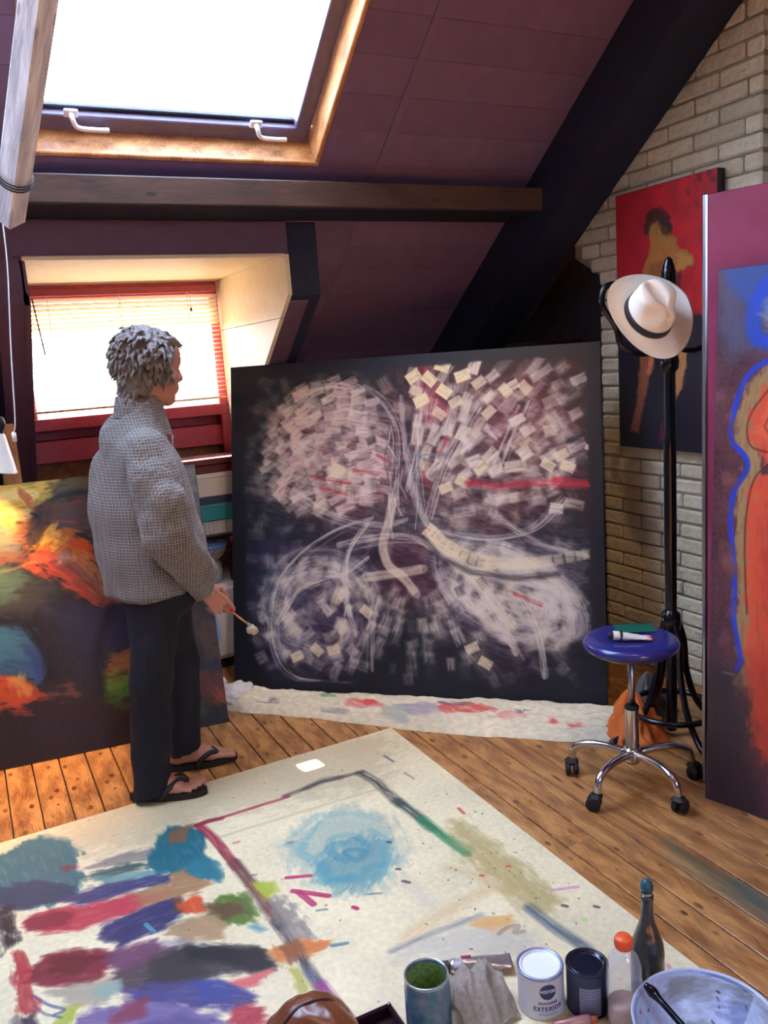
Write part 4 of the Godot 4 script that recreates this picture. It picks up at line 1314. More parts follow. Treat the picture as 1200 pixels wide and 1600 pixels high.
const LEFT_PAINT := [
	["b", 37, 43, 72, 0.7, 40, 26, 27, 0.33, 551, 539, 890, 586, 870, 811, 708, 780, 583, 655],
	["b", 53, 60, 68, 0.7, 30, 26, 10, 0.33, 180, 311, 501, 361, 609, 458, 550, 549, 155, 500],
	["b", 235, 205, 90, 0.95, 20, 26, -5, 0.33, 199, -32, 614, -7, 667, 14, 593, 80, 514, 124, 366, 154, 178, 128],  # lamp glare put into the canvas colour
	["b", 250, 236, 160, 0.8, 14, 26, 3, 0.33, 196, -4, 546, 19, 569, 52, 466, 79, 188, 53],  # brighter core of the painted lamp glare
	["b", 248, 226, 150, 0.85, 14, 26, 10, 0.33, 186, 72, 543, 113, 478, 189, 417, 175, 180, 119],  # cream lower part of the painted lamp glare
	["b", 103, 94, 60, 0.9, 14, 26, 1, 0.33, 642, 26, 778, -5, 908, -3, 1248, 20, 1235, 114, 769, 67, 656, 95],
	["b", 96, 79, 75, 0.9, 14, 26, 9, 0.33, 607, 119, 765, 92, 872, 120, 855, 251, 749, 249, 651, 205],
	["l", 30, 34, 46, 0.95, 6, 26, 0, 0.6, 575, 117, 650, 74, 707, 64, 774, 65, 897, 82],
	["l", 160, 60, 60, 0.8, 6, 12, 0, 0.6, 635, 115, 692, 108, 759, 101],
	["l", 205, 80, 70, 0.8, 6, 6, 0, 0.6, 600, 168, 719, 192],
	["b", 176, 86, 51, 0.8, 14, 26, 56, 0.33, 515, 45, 545, 64, 563, 101, 527, 96],
	["b", 168, 103, 68, 0.7, 14, 26, 3, 0.33, 332, 149, 536, 167, 499, 241, 322, 226],
	["b", 111, 120, 129, 0.7, 14, 26, 11, 0.33, 308, 194, 467, 207, 483, 289, 436, 301, 297, 280],
	["b", 206, 120, 41, 0.95, 14, 26, 27, 0.33, 531, 276, 589, 184, 651, 208, 751, 277, 763, 361, 671, 339, 580, 325],
	["b", 252, 205, 90, 0.85, 14, 26, -39, 0.33, 530, 278, 572, 207, 619, 203, 637, 246, 576, 282],
	["b", 199, 68, 30, 0.85, 14, 26, 26, 0.33, 635, 261, 710, 261, 757, 304, 757, 334, 668, 291],
	["b", 101, 68, 53, 0.9, 14, 26, -59, 0.33, 570, 152, 612, 115, 643, 126, 598, 185, 550, 269, 521, 269],
	["b", 51, 51, 53, 0.6, 14, 26, -65, 0.33, 555, 160, 596, 130, 555, 229, 524, 257],
	["b", 103, 68, 60, 0.8, 14, 26, 7, 0.33, 161, 260, 527, 307, 561, 328, 504, 341, 156, 298],
	["b", 168, 67, 49, 0.95, 14, 26, 41, 0.33, 496, 330, 563, 312, 664, 320, 753, 441, 827, 540, 779, 573, 679, 495, 588, 399],
	["b", 196, 120, 79, 0.85, 14, 26, 55, 0.33, 662, 335, 745, 358, 828, 535, 773, 505, 700, 412],
	["b", 232, 205, 190, 0.85, 14, 10, -13, 0.33, 617, 323, 665, 317, 681, 338, 650, 354, 622, 359],
	["b", 77, 60, 63, 0.6, 14, 26, 52, 0.48, 607, 327, 655, 322, 670, 347, 750, 461, 807, 542, 771, 525, 662, 406],
	["b", 197, 94, 77, 0.8, 14, 26, -1, 0.33, 525, 323, 581, 315, 607, 332, 586, 344, 531, 345],
	["l", 170, 140, 90, 0.6, 6, 9, 0, 0.6, 303, 369, 448, 353, 532, 336],
	["b", 68, 110, 106, 0.6, 14, 26, 4, 0.48, 221, 327, 429, 360, 478, 397, 433, 469, 342, 474, 205, 451],
	["b", 43, 82, 127, 0.9, 14, 26, 22, 0.33, 150, 538, 444, 585, 504, 691, 525, 775, 474, 846, 405, 817, 286, 768, 126, 727],
	["b", 51, 103, 129, 0.6, 14, 26, 14, 0.33, 187, 583, 412, 624, 435, 728, 290, 740, 175, 678],
	["b", 37, 51, 111, 0.6, 14, 26, 79, 0.33, 450, 681, 518, 724, 522, 795, 468, 825],
	["l", 22, 22, 34, 0.95, 14, 40, 0, 0.6, 366, 562, 453, 592, 505, 681, 529, 746, 528, 826],
	["b", 165, 68, 46, 0.9, 14, 26, 13, 0.33, 122, 751, 371, 800, 419, 845, 466, 909, 433, 948, 266, 922, 104, 888],
	["b", 176, 146, 77, 0.7, 14, 26, 81, 0.33, 387, 818, 424, 811, 430, 867, 398, 870],
	["b", 147, 94, 51, 0.8, 14, 26, -7, 0.33, 746, 823, 825, 782, 904, 776, 933, 865, 791, 889],
	["b", 61, 113, 43, 0.85, 14, 26, 3, 0.33, 732, 893, 821, 885, 905, 922, 856, 996, 813, 1016, 720, 983],
	["b", 111, 120, 51, 0.6, 14, 26, 53, 0.48, 738, 848, 795, 859, 847, 911, 763, 956],
	["l", 22, 22, 34, 0.95, 14, 40, 0, 0.6, 812, 583, 747, 706, 725, 835, 718, 998],
	["b", 129, 77, 51, 0.6, 14, 26, 5, 0.33, 522, 906, 599, 891, 621, 937, 547, 931],
	["b", 106, 49, 36, 0.75, 14, 26, 57, 0.33, 1142, 906, 1246, 991, 1257, 1112, 1173, 1062, 1123, 966],
	["b", 159, 79, 43, 0.7, 14, 26, 48, 0.33, 1204, 1025, 1250, 1040, 1250, 1078, 1214, 1071],
	["b", 53, 79, 44, 0.75, 14, 26, 44, 0.33, 1092, 1045, 1157, 1064, 1149, 1127, 1084, 1107],
	["b", 94, 68, 51, 0.6, 14, 26, 75, 0.33, 1170, 687, 1236, 742, 1260, 886, 1198, 874, 1165, 804],
	["b", 75, 60, 48, 0.6, 14, 26, 91, 0.33, 1237, 19, 1267, -9, 1260, 244, 1239, 241],
	["b", 51, 29, 30, 0.6, 30, 26, 8, 0.33, 496, 961, 835, 1002, 826, 1073, 579, 1040, 491, 1000],
]
const RED_PAINT := [
	["b", 26, 24, 38, 1, 10, 8, 80, 0.06, -23, 461, 30, 425, 204, 481, 366, 537, 485, 561, 636, 565, 641, 1245, -47, 1315],
	["b", 150, 24, 34, 0.5, 50, 40, 90, 0.3, -10, -33, 212, -22, 205, 447, -22, 425],
	["b", 80, 16, 24, 0.7, 6, 8, 27, 0.3, 412, -20, 435, -21, 433, 1, 414, -6],
	["b", 80, 16, 24, 0.7, 6, 8, 29, 0.3, 475, 9, 497, 7, 495, 30, 477, 23],
	["b", 80, 16, 24, 0.7, 6, 8, 32, 0.3, 525, -3, 547, -5, 545, 17, 527, 11],
	["b", 80, 16, 24, 0.7, 6, 8, 25, 0.3, 412, 50, 435, 48, 433, 71, 414, 64],
	["b", 80, 16, 24, 0.7, 6, 8, 32, 0.3, 545, 31, 567, 30, 565, 52, 547, 45],
	["b", 80, 16, 24, 0.7, 6, 8, 25, 0.3, 459, 106, 482, 104, 480, 127, 461, 120],
	["b", 140, 24, 30, 0.4, 20, 8, 73, 0.3, 303, -12, 369, -6, 358, 87, 303, 44],
	["b", 62, 34, 26, 0.95, 6, 8, 11, 0.3, 204, 100, 268, 97, 319, 128, 337, 180, 323, 226, 267, 218, 209, 192, 179, 205, 183, 155],
	["b", 180, 128, 58, 0.95, 6, 8, 94, 0.3, 211, 168, 256, 150, 301, 182, 357, 231, 367, 274, 437, 307, 464, 351, 372, 376, 355, 444, 319, 661, 201, 655, 156, 442, 164, 348, 213, 277],
	["b", 205, 150, 70, 0.7, 6, 8, 8, 0.3, 367, 298, 443, 320, 458, 350, 367, 363],
	["b", 140, 80, 44, 0.7, 6, 8, 33, 0.3, 207, 327, 300, 322, 299, 422, 205, 412],
	["b", 62, 34, 26, 0.7, 6, 8, 56, 0.3, 256, 134, 324, 153, 332, 220, 290, 213],
	["b", 60, 24, 28, 0.7, 6, 8, 91, 0.3, 356, 374, 383, 373, 388, 431, 361, 461],
	["b", 172, 92, 56, 0.85, 6, 8, 105, 0.3, 145, 715, 227, 722, 193, 832, 119, 1072, 78, 1064, 123, 878],
	["b", 222, 130, 80, 0.8, 6, 8, 108, 0.3, 200, 726, 231, 726, 205, 806, 181, 796],
	["b", 224, 150, 84, 0.9, 6, 8, 97, 0.3, 342, 696, 420, 690, 409, 774, 384, 868, 352, 911, 347, 790],
	["b", 150, 40, 44, 0.7, 6, 8, 102, 0.3, 275, 1010, 305, 1000, 292, 1099, 256, 1101],
]
const FIGURE_PAINT := [
	["b", 84, 90, 124, 0.8, 30, 16, 98, 0.3, 1, -5, 166, -15, 242, -11, 251, 233, 163, 240, 108, 262, 31, 270, 2, 156],
	["b", 48, 84, 168, 0.8, 10, 16, 32, 0.3, 17, -3, 166, -15, 242, -11, 249, 175, 160, 144, 103, 103, 51, 62],
	["l", 34, 76, 214, 0.9, 10, 46, 0, 0.3, 243, 24, 168, 50, 128, 99, 114, 152, 125, 214, 169, 234, 252, 245],
	["b", 190, 205, 215, 0.6, 16, 16, 14, 0.3, 147, 119, 188, 111, 247, 128, 249, 175, 160, 168],
	["b", 176, 150, 96, 0.85, 10, 16, 94, 0.3, 179, 299, 128, 332, 81, 411, 66, 528, 109, 590, 111, 645, 81, 711, 75, 824, 90, 1012, 94, 1156, 121, 1276, 85, 1345, 133, 1352, 168, 1285, 141, 1004, 153, 544, 322, 371, 320, 305],
	["b", 218, 86, 60, 0.95, 6, 16, 88, 0.3, 322, 354, 173, 368, 125, 446, 117, 536, 163, 579, 173, 632, 135, 680, 118, 801, 121, 959, 131, 1148, 142, 1340, 147, 1487, 188, 1593, 372, 1532],
	["b", 190, 60, 50, 0.6, 10, 16, 92, 0.3, 199, 847, 174, 905, 198, 1088, 352, 1059, 340, 795],
	["b", 232, 120, 80, 0.5, 10, 16, -7, 0.3, 175, 420, 142, 491, 188, 560, 329, 539, 324, 413],
	["b", 176, 52, 40, 0.7, 40, 16, 93, 0.48, 130, 1245, 355, 1148, 372, 1532, 179, 1596],
	["l", 70, 20, 20, 0.8, 3, 5, 0, 0.3, 181, 364, 124, 438, 106, 500, 122, 554, 171, 570],
	["l", 70, 20, 20, 0.8, 3, 5, 0, 0.3, 180, 605, 132, 662, 112, 783, 112, 914, 125, 1101],
	["l", 90, 30, 30, 0.6, 3, 5, 0, 0.3, 176, 455, 160, 490, 183, 525],
	["l", 36, 66, 208, 0.95, 3, 19, 0, 0.3, 317, 239, 153, 294, 94, 349, 64, 438, 54, 529, 105, 591, 107, 636, 72, 693, 61, 788, 73, 919, 82, 1032, 79, 1110, 96, 1204, 108, 1260, 98, 1297],
	["l", 220, 190, 180, 0.7, 3, 10, 0, 0.3, 50, 1318, 84, 1317],
	["b", 150, 100, 110, 0.4, 10, 14, 107, 0.3, 52, 946, 73, 937, 77, 961, 56, 970],
	["b", 110, 60, 60, 0.4, 10, 14, 106, 0.3, 55, 883, 76, 875, 80, 899, 60, 907],
	["b", 120, 80, 60, 0.4, 10, 14, 103, 0.3, 41, 749, 62, 742, 66, 766, 45, 773],
	["b", 150, 100, 110, 0.4, 10, 14, 106, 0.3, 29, 870, 50, 862, 55, 886, 34, 895],
	["b", 110, 60, 60, 0.4, 10, 14, 96, 0.3, 31, 518, 52, 512, 56, 536, 35, 542],
	["b", 120, 80, 60, 0.4, 10, 14, 92, 0.3, 15, 405, 36, 399, 40, 423, 20, 428],
	["b", 150, 100, 110, 0.4, 10, 14, 94, 0.3, 33, 452, 53, 446, 57, 470, 37, 476],
	["b", 110, 60, 60, 0.4, 10, 14, 110, 0.3, 44, 1200, 65, 1189, 70, 1214, 49, 1224],
	["b", 120, 80, 60, 0.4, 10, 14, 107, 0.3, 60, 971, 80, 963, 85, 987, 64, 996],
	["b", 150, 100, 110, 0.4, 10, 14, 107, 0.3, 54, 935, 75, 927, 79, 951, 59, 960],
	["b", 110, 60, 60, 0.4, 10, 14, 95, 0.3, 49, 480, 69, 474, 74, 498, 53, 503],
	["b", 120, 80, 60, 0.4, 10, 14, 102, 0.3, 37, 675, 58, 668, 62, 692, 42, 699],
	["b", 150, 100, 110, 0.4, 10, 14, 110, 0.3, 37, 1181, 58, 1171, 63, 1195, 41, 1206],
	["b", 110, 60, 60, 0.4, 10, 14, 99, 0.3, 44, 584, 65, 578, 69, 602, 49, 608],
	["b", 120, 80, 60, 0.4, 10, 14, 107, 0.3, 40, 932, 61, 923, 65, 947, 45, 956],
	["b", 150, 100, 110, 0.4, 10, 14, 101, 0.3, 33, 651, 54, 644, 58, 668, 38, 675],
	["b", 110, 60, 60, 0.4, 10, 14, 108, 0.3, 15, 958, 36, 950, 40, 974, 19, 983],
	["b", 120, 80, 60, 0.4, 10, 14, 101, 0.3, 42, 655, 62, 648, 67, 672, 46, 679],
	["b", 150, 100, 110, 0.4, 10, 14, 91, 0.3, -1, 380, 20, 375, 24, 398, 4, 403],
	["b", 110, 60, 60, 0.4, 10, 14, 107, 0.3, 49, 960, 70, 951, 75, 975, 54, 984],
	["b", 120, 80, 60, 0.4, 10, 14, 101, 0.3, 50, 651, 70, 645, 75, 668, 54, 675],
	["b", 150, 100, 110, 0.4, 10, 14, 107, 0.3, 42, 911, 62, 903, 67, 927, 46, 936],
	["b", 110, 60, 60, 0.4, 10, 14, 110, 0.3, 57, 1173, 78, 1162, 82, 1187, 61, 1197],
	["b", 120, 80, 60, 0.4, 10, 14, 106, 0.3, 28, 865, 49, 857, 54, 881, 33, 890],
	["b", 150, 100, 110, 0.4, 10, 14, 109, 0.3, 61, 1096, 82, 1086, 86, 1110, 66, 1120],
	["b", 110, 60, 60, 0.4, 10, 14, 98, 0.3, 10, 537, 31, 531, 35, 555, 15, 561],
	["b", 44, 34, 44, 0.8, 50, 16, 86, 0.12, -27, 1230, 104, 1320, 160, 1583, 188, 1877, -10, 1959],
]

# ------------------------------------------------------------------ paintings
# a stretched canvas: origin at its lower left corner, x right, y up, z out of the painted side
func stretched(o: Node3D, w: float, h: float, depth: float, front: Material, edge: Material) -> void:
	var st := new_st()
	var e := 0.002
	face(st, [Vector3(e, e, 0.0015), Vector3(w - e, e, 0.0015), Vector3(w - e, h - e, 0.0015), Vector3(e, h - e, 0.0015)], Vector3(0, 0, 1), [Vector2(0, 1), Vector2(1, 1), Vector2(1, 0), Vector2(0, 0)])
	var out := [Vector3(0, -1, 0), Vector3(1, 0, 0), Vector3(0, 1, 0), Vector3(-1, 0, 0)]
	var c := [Vector3(e, e, 0.0015), Vector3(w - e, e, 0.0015), Vector3(w - e, h - e, 0.0015), Vector3(e, h - e, 0.0015)]
	var b := [Vector3(0, 0, -0.001), Vector3(w, 0, -0.001), Vector3(w, h, -0.001), Vector3(0, h, -0.001)]
	var uv := [Vector2(0, 1), Vector2(1, 1), Vector2(1, 0), Vector2(0, 0)]
	for i in 4:
		var j := (i + 1) % 4
		face(st, [c[i], c[j], b[j], b[i]], out[i] + Vector3(0, 0, 1), [uv[i], uv[j], uv[j], uv[i]])
	part("painted_front", finish(st), front, o)
	# four wooden bars behind, wrapped in canvas
	var k := 0.05
	var s2 := new_st()
	add_box(s2, Vector3(w / 2, k / 2, -depth / 2 - 0.001), Vector3(w, k, depth), 0.002)
	add_box(s2, Vector3(w / 2, h - k / 2, -depth / 2 - 0.001), Vector3(w, k, depth), 0.002)
	add_box(s2, Vector3(k / 2, h / 2, -depth / 2 - 0.001), Vector3(k, h - 2 * k, depth), 0.002)
	add_box(s2, Vector3(w - k / 2, h / 2, -depth / 2 - 0.001), Vector3(k, h - 2 * k, depth), 0.002)
	part("stretcher_frame", finish(s2), edge, o)

func leaning(o: Node3D, at: Vector3, right: Vector3, up: Vector3) -> void:
	var u := right.normalized()
	var v := (up - u * up.dot(u)).normalized()
	o.transform = Transform3D(Basis(u, v, u.cross(v)), at)

func weave(m: StandardMaterial3D, k: float, strength := 0.35) -> void:
	var im := Image.create(32, 32, false, Image.FORMAT_L8)
	for y in 32:
		for x in 32:
			var a := sin(x * TAU / 8.0) * (1.0 if (y / 4) % 2 == 0 else -1.0)
			im.set_pixel(x, y, Color.from_hsv(0, 0, 0.5 + 0.4 * a))
	im.bump_map_to_normal_map(3.0)
	m.normal_enabled = true
	m.normal_texture = ImageTexture.create_from_image(im)
	m.normal_scale = strength
	m.set_meta("weave", k)

func build_sheet() -> void:
	var w := 1.61
	var l := 2.15
	var p := pad(w * 1000, l * 1000, 0.72, c8(228, 214, 174))
	p.mottle(0.05, 0.6, 0.6)
	paint(p, SHEET_PAINT)
	var m := textured(p.texture(), 0.42)
	var o := thing("drop_sheet", "large cream floor sheet covered in paint patches, smears and splatters", "drop sheet", Vector3(-0.13, 0.0, -3.05))
	var st := new_st()
	var rows := []
	var n := 18
	var rng := FastNoiseLite.new()
	rng.seed = 5
	rng.frequency = 1.2
	for i in n + 1:
		var r := []
		for j in n + 1:
			var x := w * j / n
			var z := l * i / n
			r.append(Vector3(x, 0.0042 + maxf(0.0, rng.get_noise_2d(x, z)) * 0.0006, z))
		rows.append(r)
	st.set_smooth_group(0)
	for i in n:
		for j in n:
			var q := [rows[i][j], rows[i][j + 1], rows[i + 1][j + 1], rows[i + 1][j]]
			for t in [0, 1, 2, 0, 2, 3]:
				var v: Vector3 = q[t]
				st.set_uv(Vector2(v.x / w, v.z / l))
				st.add_vertex(v)
	var edge := [[Vector3(0, 0, 0), Vector3(w, 0, 0), Vector3(0, 0, -1)], [Vector3(w, 0, 0), Vector3(w, 0, l), Vector3(1, 0, 0)], [Vector3(w, 0, l), Vector3(0, 0, l), Vector3(0, 0, 1)], [Vector3(0, 0, l), Vector3(0, 0, 0), Vector3(-1, 0, 0)]]
	for e in edge:
		var up := Vector3(0, 0.0042, 0)
		var uvs := [Vector2(e[0].x / w, e[0].z / l), Vector2(e[1].x / w, e[1].z / l), Vector2(e[1].x / w, e[1].z / l), Vector2(e[0].x / w, e[0].z / l)]
		face(st, [e[0] + Vector3(0, 0.0004, 0), e[1] + Vector3(0, 0.0004, 0), e[1] + up, e[0] + up], e[2], uvs)
	part("painted_sheet", finish(st), m, o)

func build_main_canvas() -> void:
	var W := 1802.0
	var H := 1627.0
	var p := pad(W, H, 0.6, c8(17, 21, 33))
	var rng := RandomNumberGenerator.new()
	rng.seed = 77
	var V := func(a: Array) -> Array:
		var r := []
		for i in range(0, a.size(), 2):
			r.append(Vector2(a[i], a[i + 1]))
		return r
	# ground colours under the white
	p.blob(V.call([860, 90, 1200, 60, 1720, 60, 1740, 700, 1300, 850, 1000, 760, 880, 420]), c8(62, 20, 30), 0.95, 90, 90, 0.3, 0.5)
	p.blob(V.call([280, 300, 620, 200, 860, 260, 880, 700, 560, 800, 300, 640]), c8(70, 30, 40), 0.95, 80, 80, -0.2, 0.5)
	p.blob(V.call([180, 900, 700, 860, 760, 1300, 520, 1540, 220, 1450]), c8(46, 34, 62), 0.9, 90, 80, 0.1, 0.4)
	p.blob(V.call([1050, 940, 1600, 900, 1700, 1250, 1400, 1480, 1060, 1300]), c8(52, 38, 60), 0.9, 90, 80, 0.1, 0.4)
	p.blob(V.call([760, 860, 1000, 860, 1060, 1120, 880, 1200, 740, 1080]), c8(66, 30, 50), 0.9, 50, 50, 0.1, 0.4)
	p.blob(V.call([60, 900, 260, 820, 300, 1100, 200, 1400, 70, 1350]), c8(34, 44, 74), 0.7, 90, 60, 1.5, 0.4)
	p.blob(V.call([1260, 200, 1500, 150, 1640, 330, 1450, 480, 1280, 420]), c8(98, 26, 38), 0.7, 60, 60, 0.5, 0.6)
	p.blob(V.call([1000, 60, 1100, 300, 1000, 330, 960, 200]), c8(150, 22, 44), 0.8, 20, 30, 1.2, 0.5)
	p.blob(V.call([380, 420, 760, 400, 820, 640, 480, 660]), c8(112, 44, 50), 0.6, 40, 60, 0.2, 0.7)
	var bone := c8(216, 206, 196)
	var warm := c8(226, 210, 176)
	var cool := c8(186, 182, 186)
	# soft veils of dry white
	for q in [[230, 330, 520, 130, 860, 250, 850, 640, 500, 740, 240, 580, 0.62], [330, 300, 560, 190, 790, 280, 780, 560, 520, 640, 340, 540, 0.4], [1080, 250, 1500, 150, 1700, 560, 1400, 800, 1060, 700, 0.38], [1020, 860, 1640, 900, 1690, 1240, 1380, 1400, 1020, 1100, 0.55], [220, 1060, 600, 1010, 640, 1380, 330, 1480, 220, 1320, 0.34], [120, 520, 420, 480, 420, 720, 160, 720, 0.35], [900, 560, 1150, 480, 1250, 780, 1000, 860, 0.4], [600, 700, 1100, 720, 1100, 900, 640, 960, 0.35]]:
		p.blob(V.call(q.slice(0, q.size() - 1)), cool, q[-1] * 0.62, 90, 130, 0.3, 1.4)
	# upper left lobe: packed rows of short pulls that follow its curve
	for row in 17:
		var y := 110.0 + row * 38.0
		var half := 315.0 * sqrt(maxf(0.0, 1.0 - pow((y - 415.0) / 335.0, 2.0)))
		var x := 515.0 - half
		while x < 515.0 + half:
			var bow := pow((x - 515.0) / 310.0, 2.0) * 50.0
			if rng.randf() < 0.93:
				p.dab(Vector2(x + rng.randf_range(-9, 9), y + bow + rng.randf_range(-10, 10)), Vector2(rng.randf_range(30, 52), rng.randf_range(17, 28)), -0.25 + (x - 515.0) / 700.0 + rng.randf_range(-0.3, 0.3), bone.lerp(c8(206, 176, 176), rng.randf()), rng.randf_range(0.35, 1.0), rng.randf_range(2, 8), 0.4)
			x += rng.randf_range(60, 84)
	# upper right fan: squares on rays from the middle
	for ring in 13:
		var r := 240.0 + ring * 72.0
		var a := -1.66
		while a < -0.02:
			var c := Vector2(930, 760) + Vector2(cos(a), sin(a)) * r
			if c.x > 930 and c.x < 1715 and c.y > 70 and c.y < 860 and rng.randf() < 0.92:
				var f := rng.randf()
				p.dab(c + Vector2(rng.randf_range(-16, 16), rng.randf_range(-16, 16)), Vector2(rng.randf_range(28, 54), rng.randf_range(20, 30)), a + 0.1 + rng.randf_range(-0.3, 0.3), bone.lerp(warm, f * 0.5), rng.randf_range(0.3, 1.0) * (1.0 if r < 800 else 0.75), rng.randf_range(3, 12), 0.3)
			a += rng.randf_range(66, 92) / r
	# lower right: long dry sweeps round the lobe, then dabs
	for i in 46:
		var s := rng.randf_range(0.35, 1.05)
		var a0 := rng.randf_range(-3.3, 2.4)
		var pts := []
		for k in 9:
			var a := a0 + k * 0.13
			pts.append(Vector2(1370, 1120) + Vector2(cos(a) * 330.0 * s + sin(a) * 70.0, sin(a) * 235.0 * s + cos(a) * 90.0 * s))
		p.line(pts, rng.randf_range(24, 64), bone if i % 3 else cool, rng.randf_range(0.2, 0.55), 12.0, 0.85)
	for i in 150:
		var a := rng.randf_range(0, TAU)
		var s := sqrt(rng.randf())
		var c := Vector2(1370, 1130) + Vector2(cos(a) * 330.0 * s + sin(a) * 60.0, sin(a) * 240.0 * s + cos(a) * 80.0 * s)
		p.dab(c, Vector2(rng.randf_range(18, 42), rng.randf_range(14, 24)), a + 1.57 + rng.randf_range(-0.5, 0.5), bone, rng.randf_range(0.15, 0.6), rng.randf_range(5, 14), 0.5)
	# lower left: rings of squares round dark purple
	for ring in 3:
		var rx: float = [160.0, 225.0, 285.0][ring]
		var n: int = [11, 17, 21][ring]
		for i in n:
			var a := TAU * i / n + ring * 0.3
			var c := Vector2(440, 1215) + Vector2(cos(a) * rx, sin(a) * rx * 0.86)
			p.dab(c, Vector2(rng.randf_range(26, 44), rng.randf_range(18, 28)), a + 1.57 + rng.randf_range(-0.3, 0.3), bone, rng.randf_range(0.2, 0.75), rng.randf_range(6, 14), 0.45)
	for i in 20:
		var a0 := rng.randf_range(1.8, 5.2)
		var pts := []
		for k in 9:
			var a := a0 + k * 0.12
			pts.append(Vector2(470, 1200) + Vector2(cos(a), sin(a) * 0.9) * (180.0 + 160.0 * fmod(i * 0.37, 1.0)))
		p.line(pts, rng.randf_range(10, 40), cool, rng.randf_range(0.2, 0.45), 8.0, 0.85)
	# lower middle: rays of dabs running down
	for ray in 9:
		var a := 0.75 + ray * 0.16
		for k in 9:
			var c := Vector2(900, 900) + Vector2(cos(a), sin(a)) * (230.0 + k * 52.0)
			if c.y < 1530 and rng.randf() < 0.8:
				p.dab(c, Vector2(rng.randf_range(24, 44), rng.randf_range(16, 28)), a + rng.randf_range(-0.1, 0.4), bone, rng.randf_range(0.12, 0.6), rng.randf_range(6, 14), 0.5)
	# scattered faint squares towards the edges
	for i in 90:
		var c := Vector2(rng.randf_range(90, 330), rng.randf_range(120, 1500))
		if rng.randf() < 0.5:
			c = Vector2(rng.randf_range(1450, 1720), rng.randf_range(90, 1500))
		p.dab(c, Vector2(rng.randf_range(18, 44), rng.randf_range(14, 28)), rng.randf_range(-0.9, 0.9), cool, rng.randf_range(0.08, 0.35), 12.0, 0.5)
	# loose squares everywhere, pulled outwards from the middle, thickest over the four lobes
	for i in 620:
		var c := Vector2(rng.randf_range(90, 1715), rng.randf_range(80, 1540))
		var near := 0.0
		for q in [Vector2(530, 420), Vector2(1330, 420), Vector2(1380, 1120), Vector2(440, 1200)]:
			near = maxf(near, exp(-pow(c.distance_to(q) / 330.0, 2.0)))
		if rng.randf() > 0.12 + near:
			continue
		var ang := (c - Vector2(890, 760)).angle() + rng.randf_range(-0.35, 0.35) + (1.57 if i % 3 == 0 else 0.0)
		p.dab(c, Vector2(rng.randf_range(24, 48), rng.randf_range(18, 30)), ang, bone if i % 4 else warm, rng.randf_range(0.12, 0.75) * (0.35 + 0.65 * near), rng.randf_range(3, 14), 0.45)
	for i in 70:
		var c := Vector2(rng.randf_range(120, 1690), rng.randf_range(90, 1530))
		var ang := (c - Vector2(890, 760)).angle() + rng.randf_range(-0.4, 0.4)
		p.dab(c, Vector2(rng.randf_range(18, 40), rng.randf_range(14, 24)), ang, c8(22, 18, 28), rng.randf_range(0.2, 0.6), rng.randf_range(4, 12), 0.4)
	# sweeping curves
	var curves := [[677, 131, 759, 183, 823, 266, 862, 363, 869, 473], [733, 769, 533, 829, 325, 972, 218, 1151, 215, 1396, 317, 1539, 605, 1561], [948, 554, 976, 773, 1070, 837, 1286, 871, 1483, 828, 1618, 696], [234, 1281, 375, 1102, 580, 1038, 700, 960], [760, 1148, 725, 1306, 718, 1495], [330, 620, 520, 740, 760, 800, 900, 780], [1006, 898, 1161, 992, 1344, 1053, 1552, 1098, 1638, 1172, 1660, 1300], [880, 200, 900, 420, 930, 640, 1000, 800], [980, 180, 960, 420, 900, 640], [1240, 250, 1080, 520, 1000, 760], [560, 900, 800, 860, 1000, 900, 1240, 1120, 1400, 1400], [1420, 1140, 1500, 1300, 1530, 1500], [300, 260, 420, 150, 560, 120, 660, 150], [1480, 250, 1400, 420, 1340, 560], [700, 800, 600, 950, 590, 1150, 640, 1330], [1300, 760, 1500, 900, 1720, 960]]
	for c in curves:
		var raw := []
		for q in V.call(c):
			raw.append(Vector3(q.x, q.y, 0))
		for rep in 3:
			var pts := []
			var j := Vector2(rng.randf_range(-22, 22), rng.randf_range(-16, 16)) * rep
			for q in smooth_path(raw, 7):
				pts.append(Vector2(q.x, q.y) + j)
			p.line(pts, rng.randf_range(5, 15) if rep else rng.randf_range(12, 30), bone if rep != 1 else cool, rng.randf_range(0.3, 0.65), 2.5, 0.85)
	# the stem: many upright hairs and two ribbed ribbons
	for i in 34:
		var x := rng.randf_range(790, 960)
		var y := rng.randf_range(330, 700)
		p.line([Vector2(x, y), Vector2(x + rng.randf_range(-14, 14), y + 70), Vector2(x + rng.randf_range(-30, 30), y + rng.randf_range(120, 230))], rng.randf_range(3, 9), [bone, c8(110, 128, 150), c8(70, 40, 60), cool][i % 4], rng.randf_range(0.4, 0.8), 2.0, 0.6)
	for c in [[833, 676, 815, 771, 781, 896, 803, 991, 875, 1053, 938, 1131], [696, 1053, 827, 1038, 972, 1015], [1000, 880, 1120, 960, 1260, 1110, 1350, 1240]]:
		var raw := []
		for q in V.call(c):
			raw.append(Vector3(q.x, q.y, 0))
		var path := smooth_path(raw, 14)
		var pts := []
		for q in path:
			pts.append(Vector2(q.x, q.y))
		p.line(pts, 46, bone, 0.5, 4.0, 0.5)
		for i in range(1, pts.size() - 1):
			var t: Vector2 = (pts[i + 1] - pts[i - 1]).normalized()
			p.dab(pts[i], Vector2(3.0, 20.0), t.angle(), warm, 0.55, 1.6, 0.3)
	# the spine of teeth
	var sp := []
	for q in V.call([1007, 836, 1100, 915, 1254, 977, 1405, 993, 1554, 979, 1729, 950]):
		sp.append(Vector3(q.x, q.y, 0))
	var teeth := smooth_path(sp, 4)
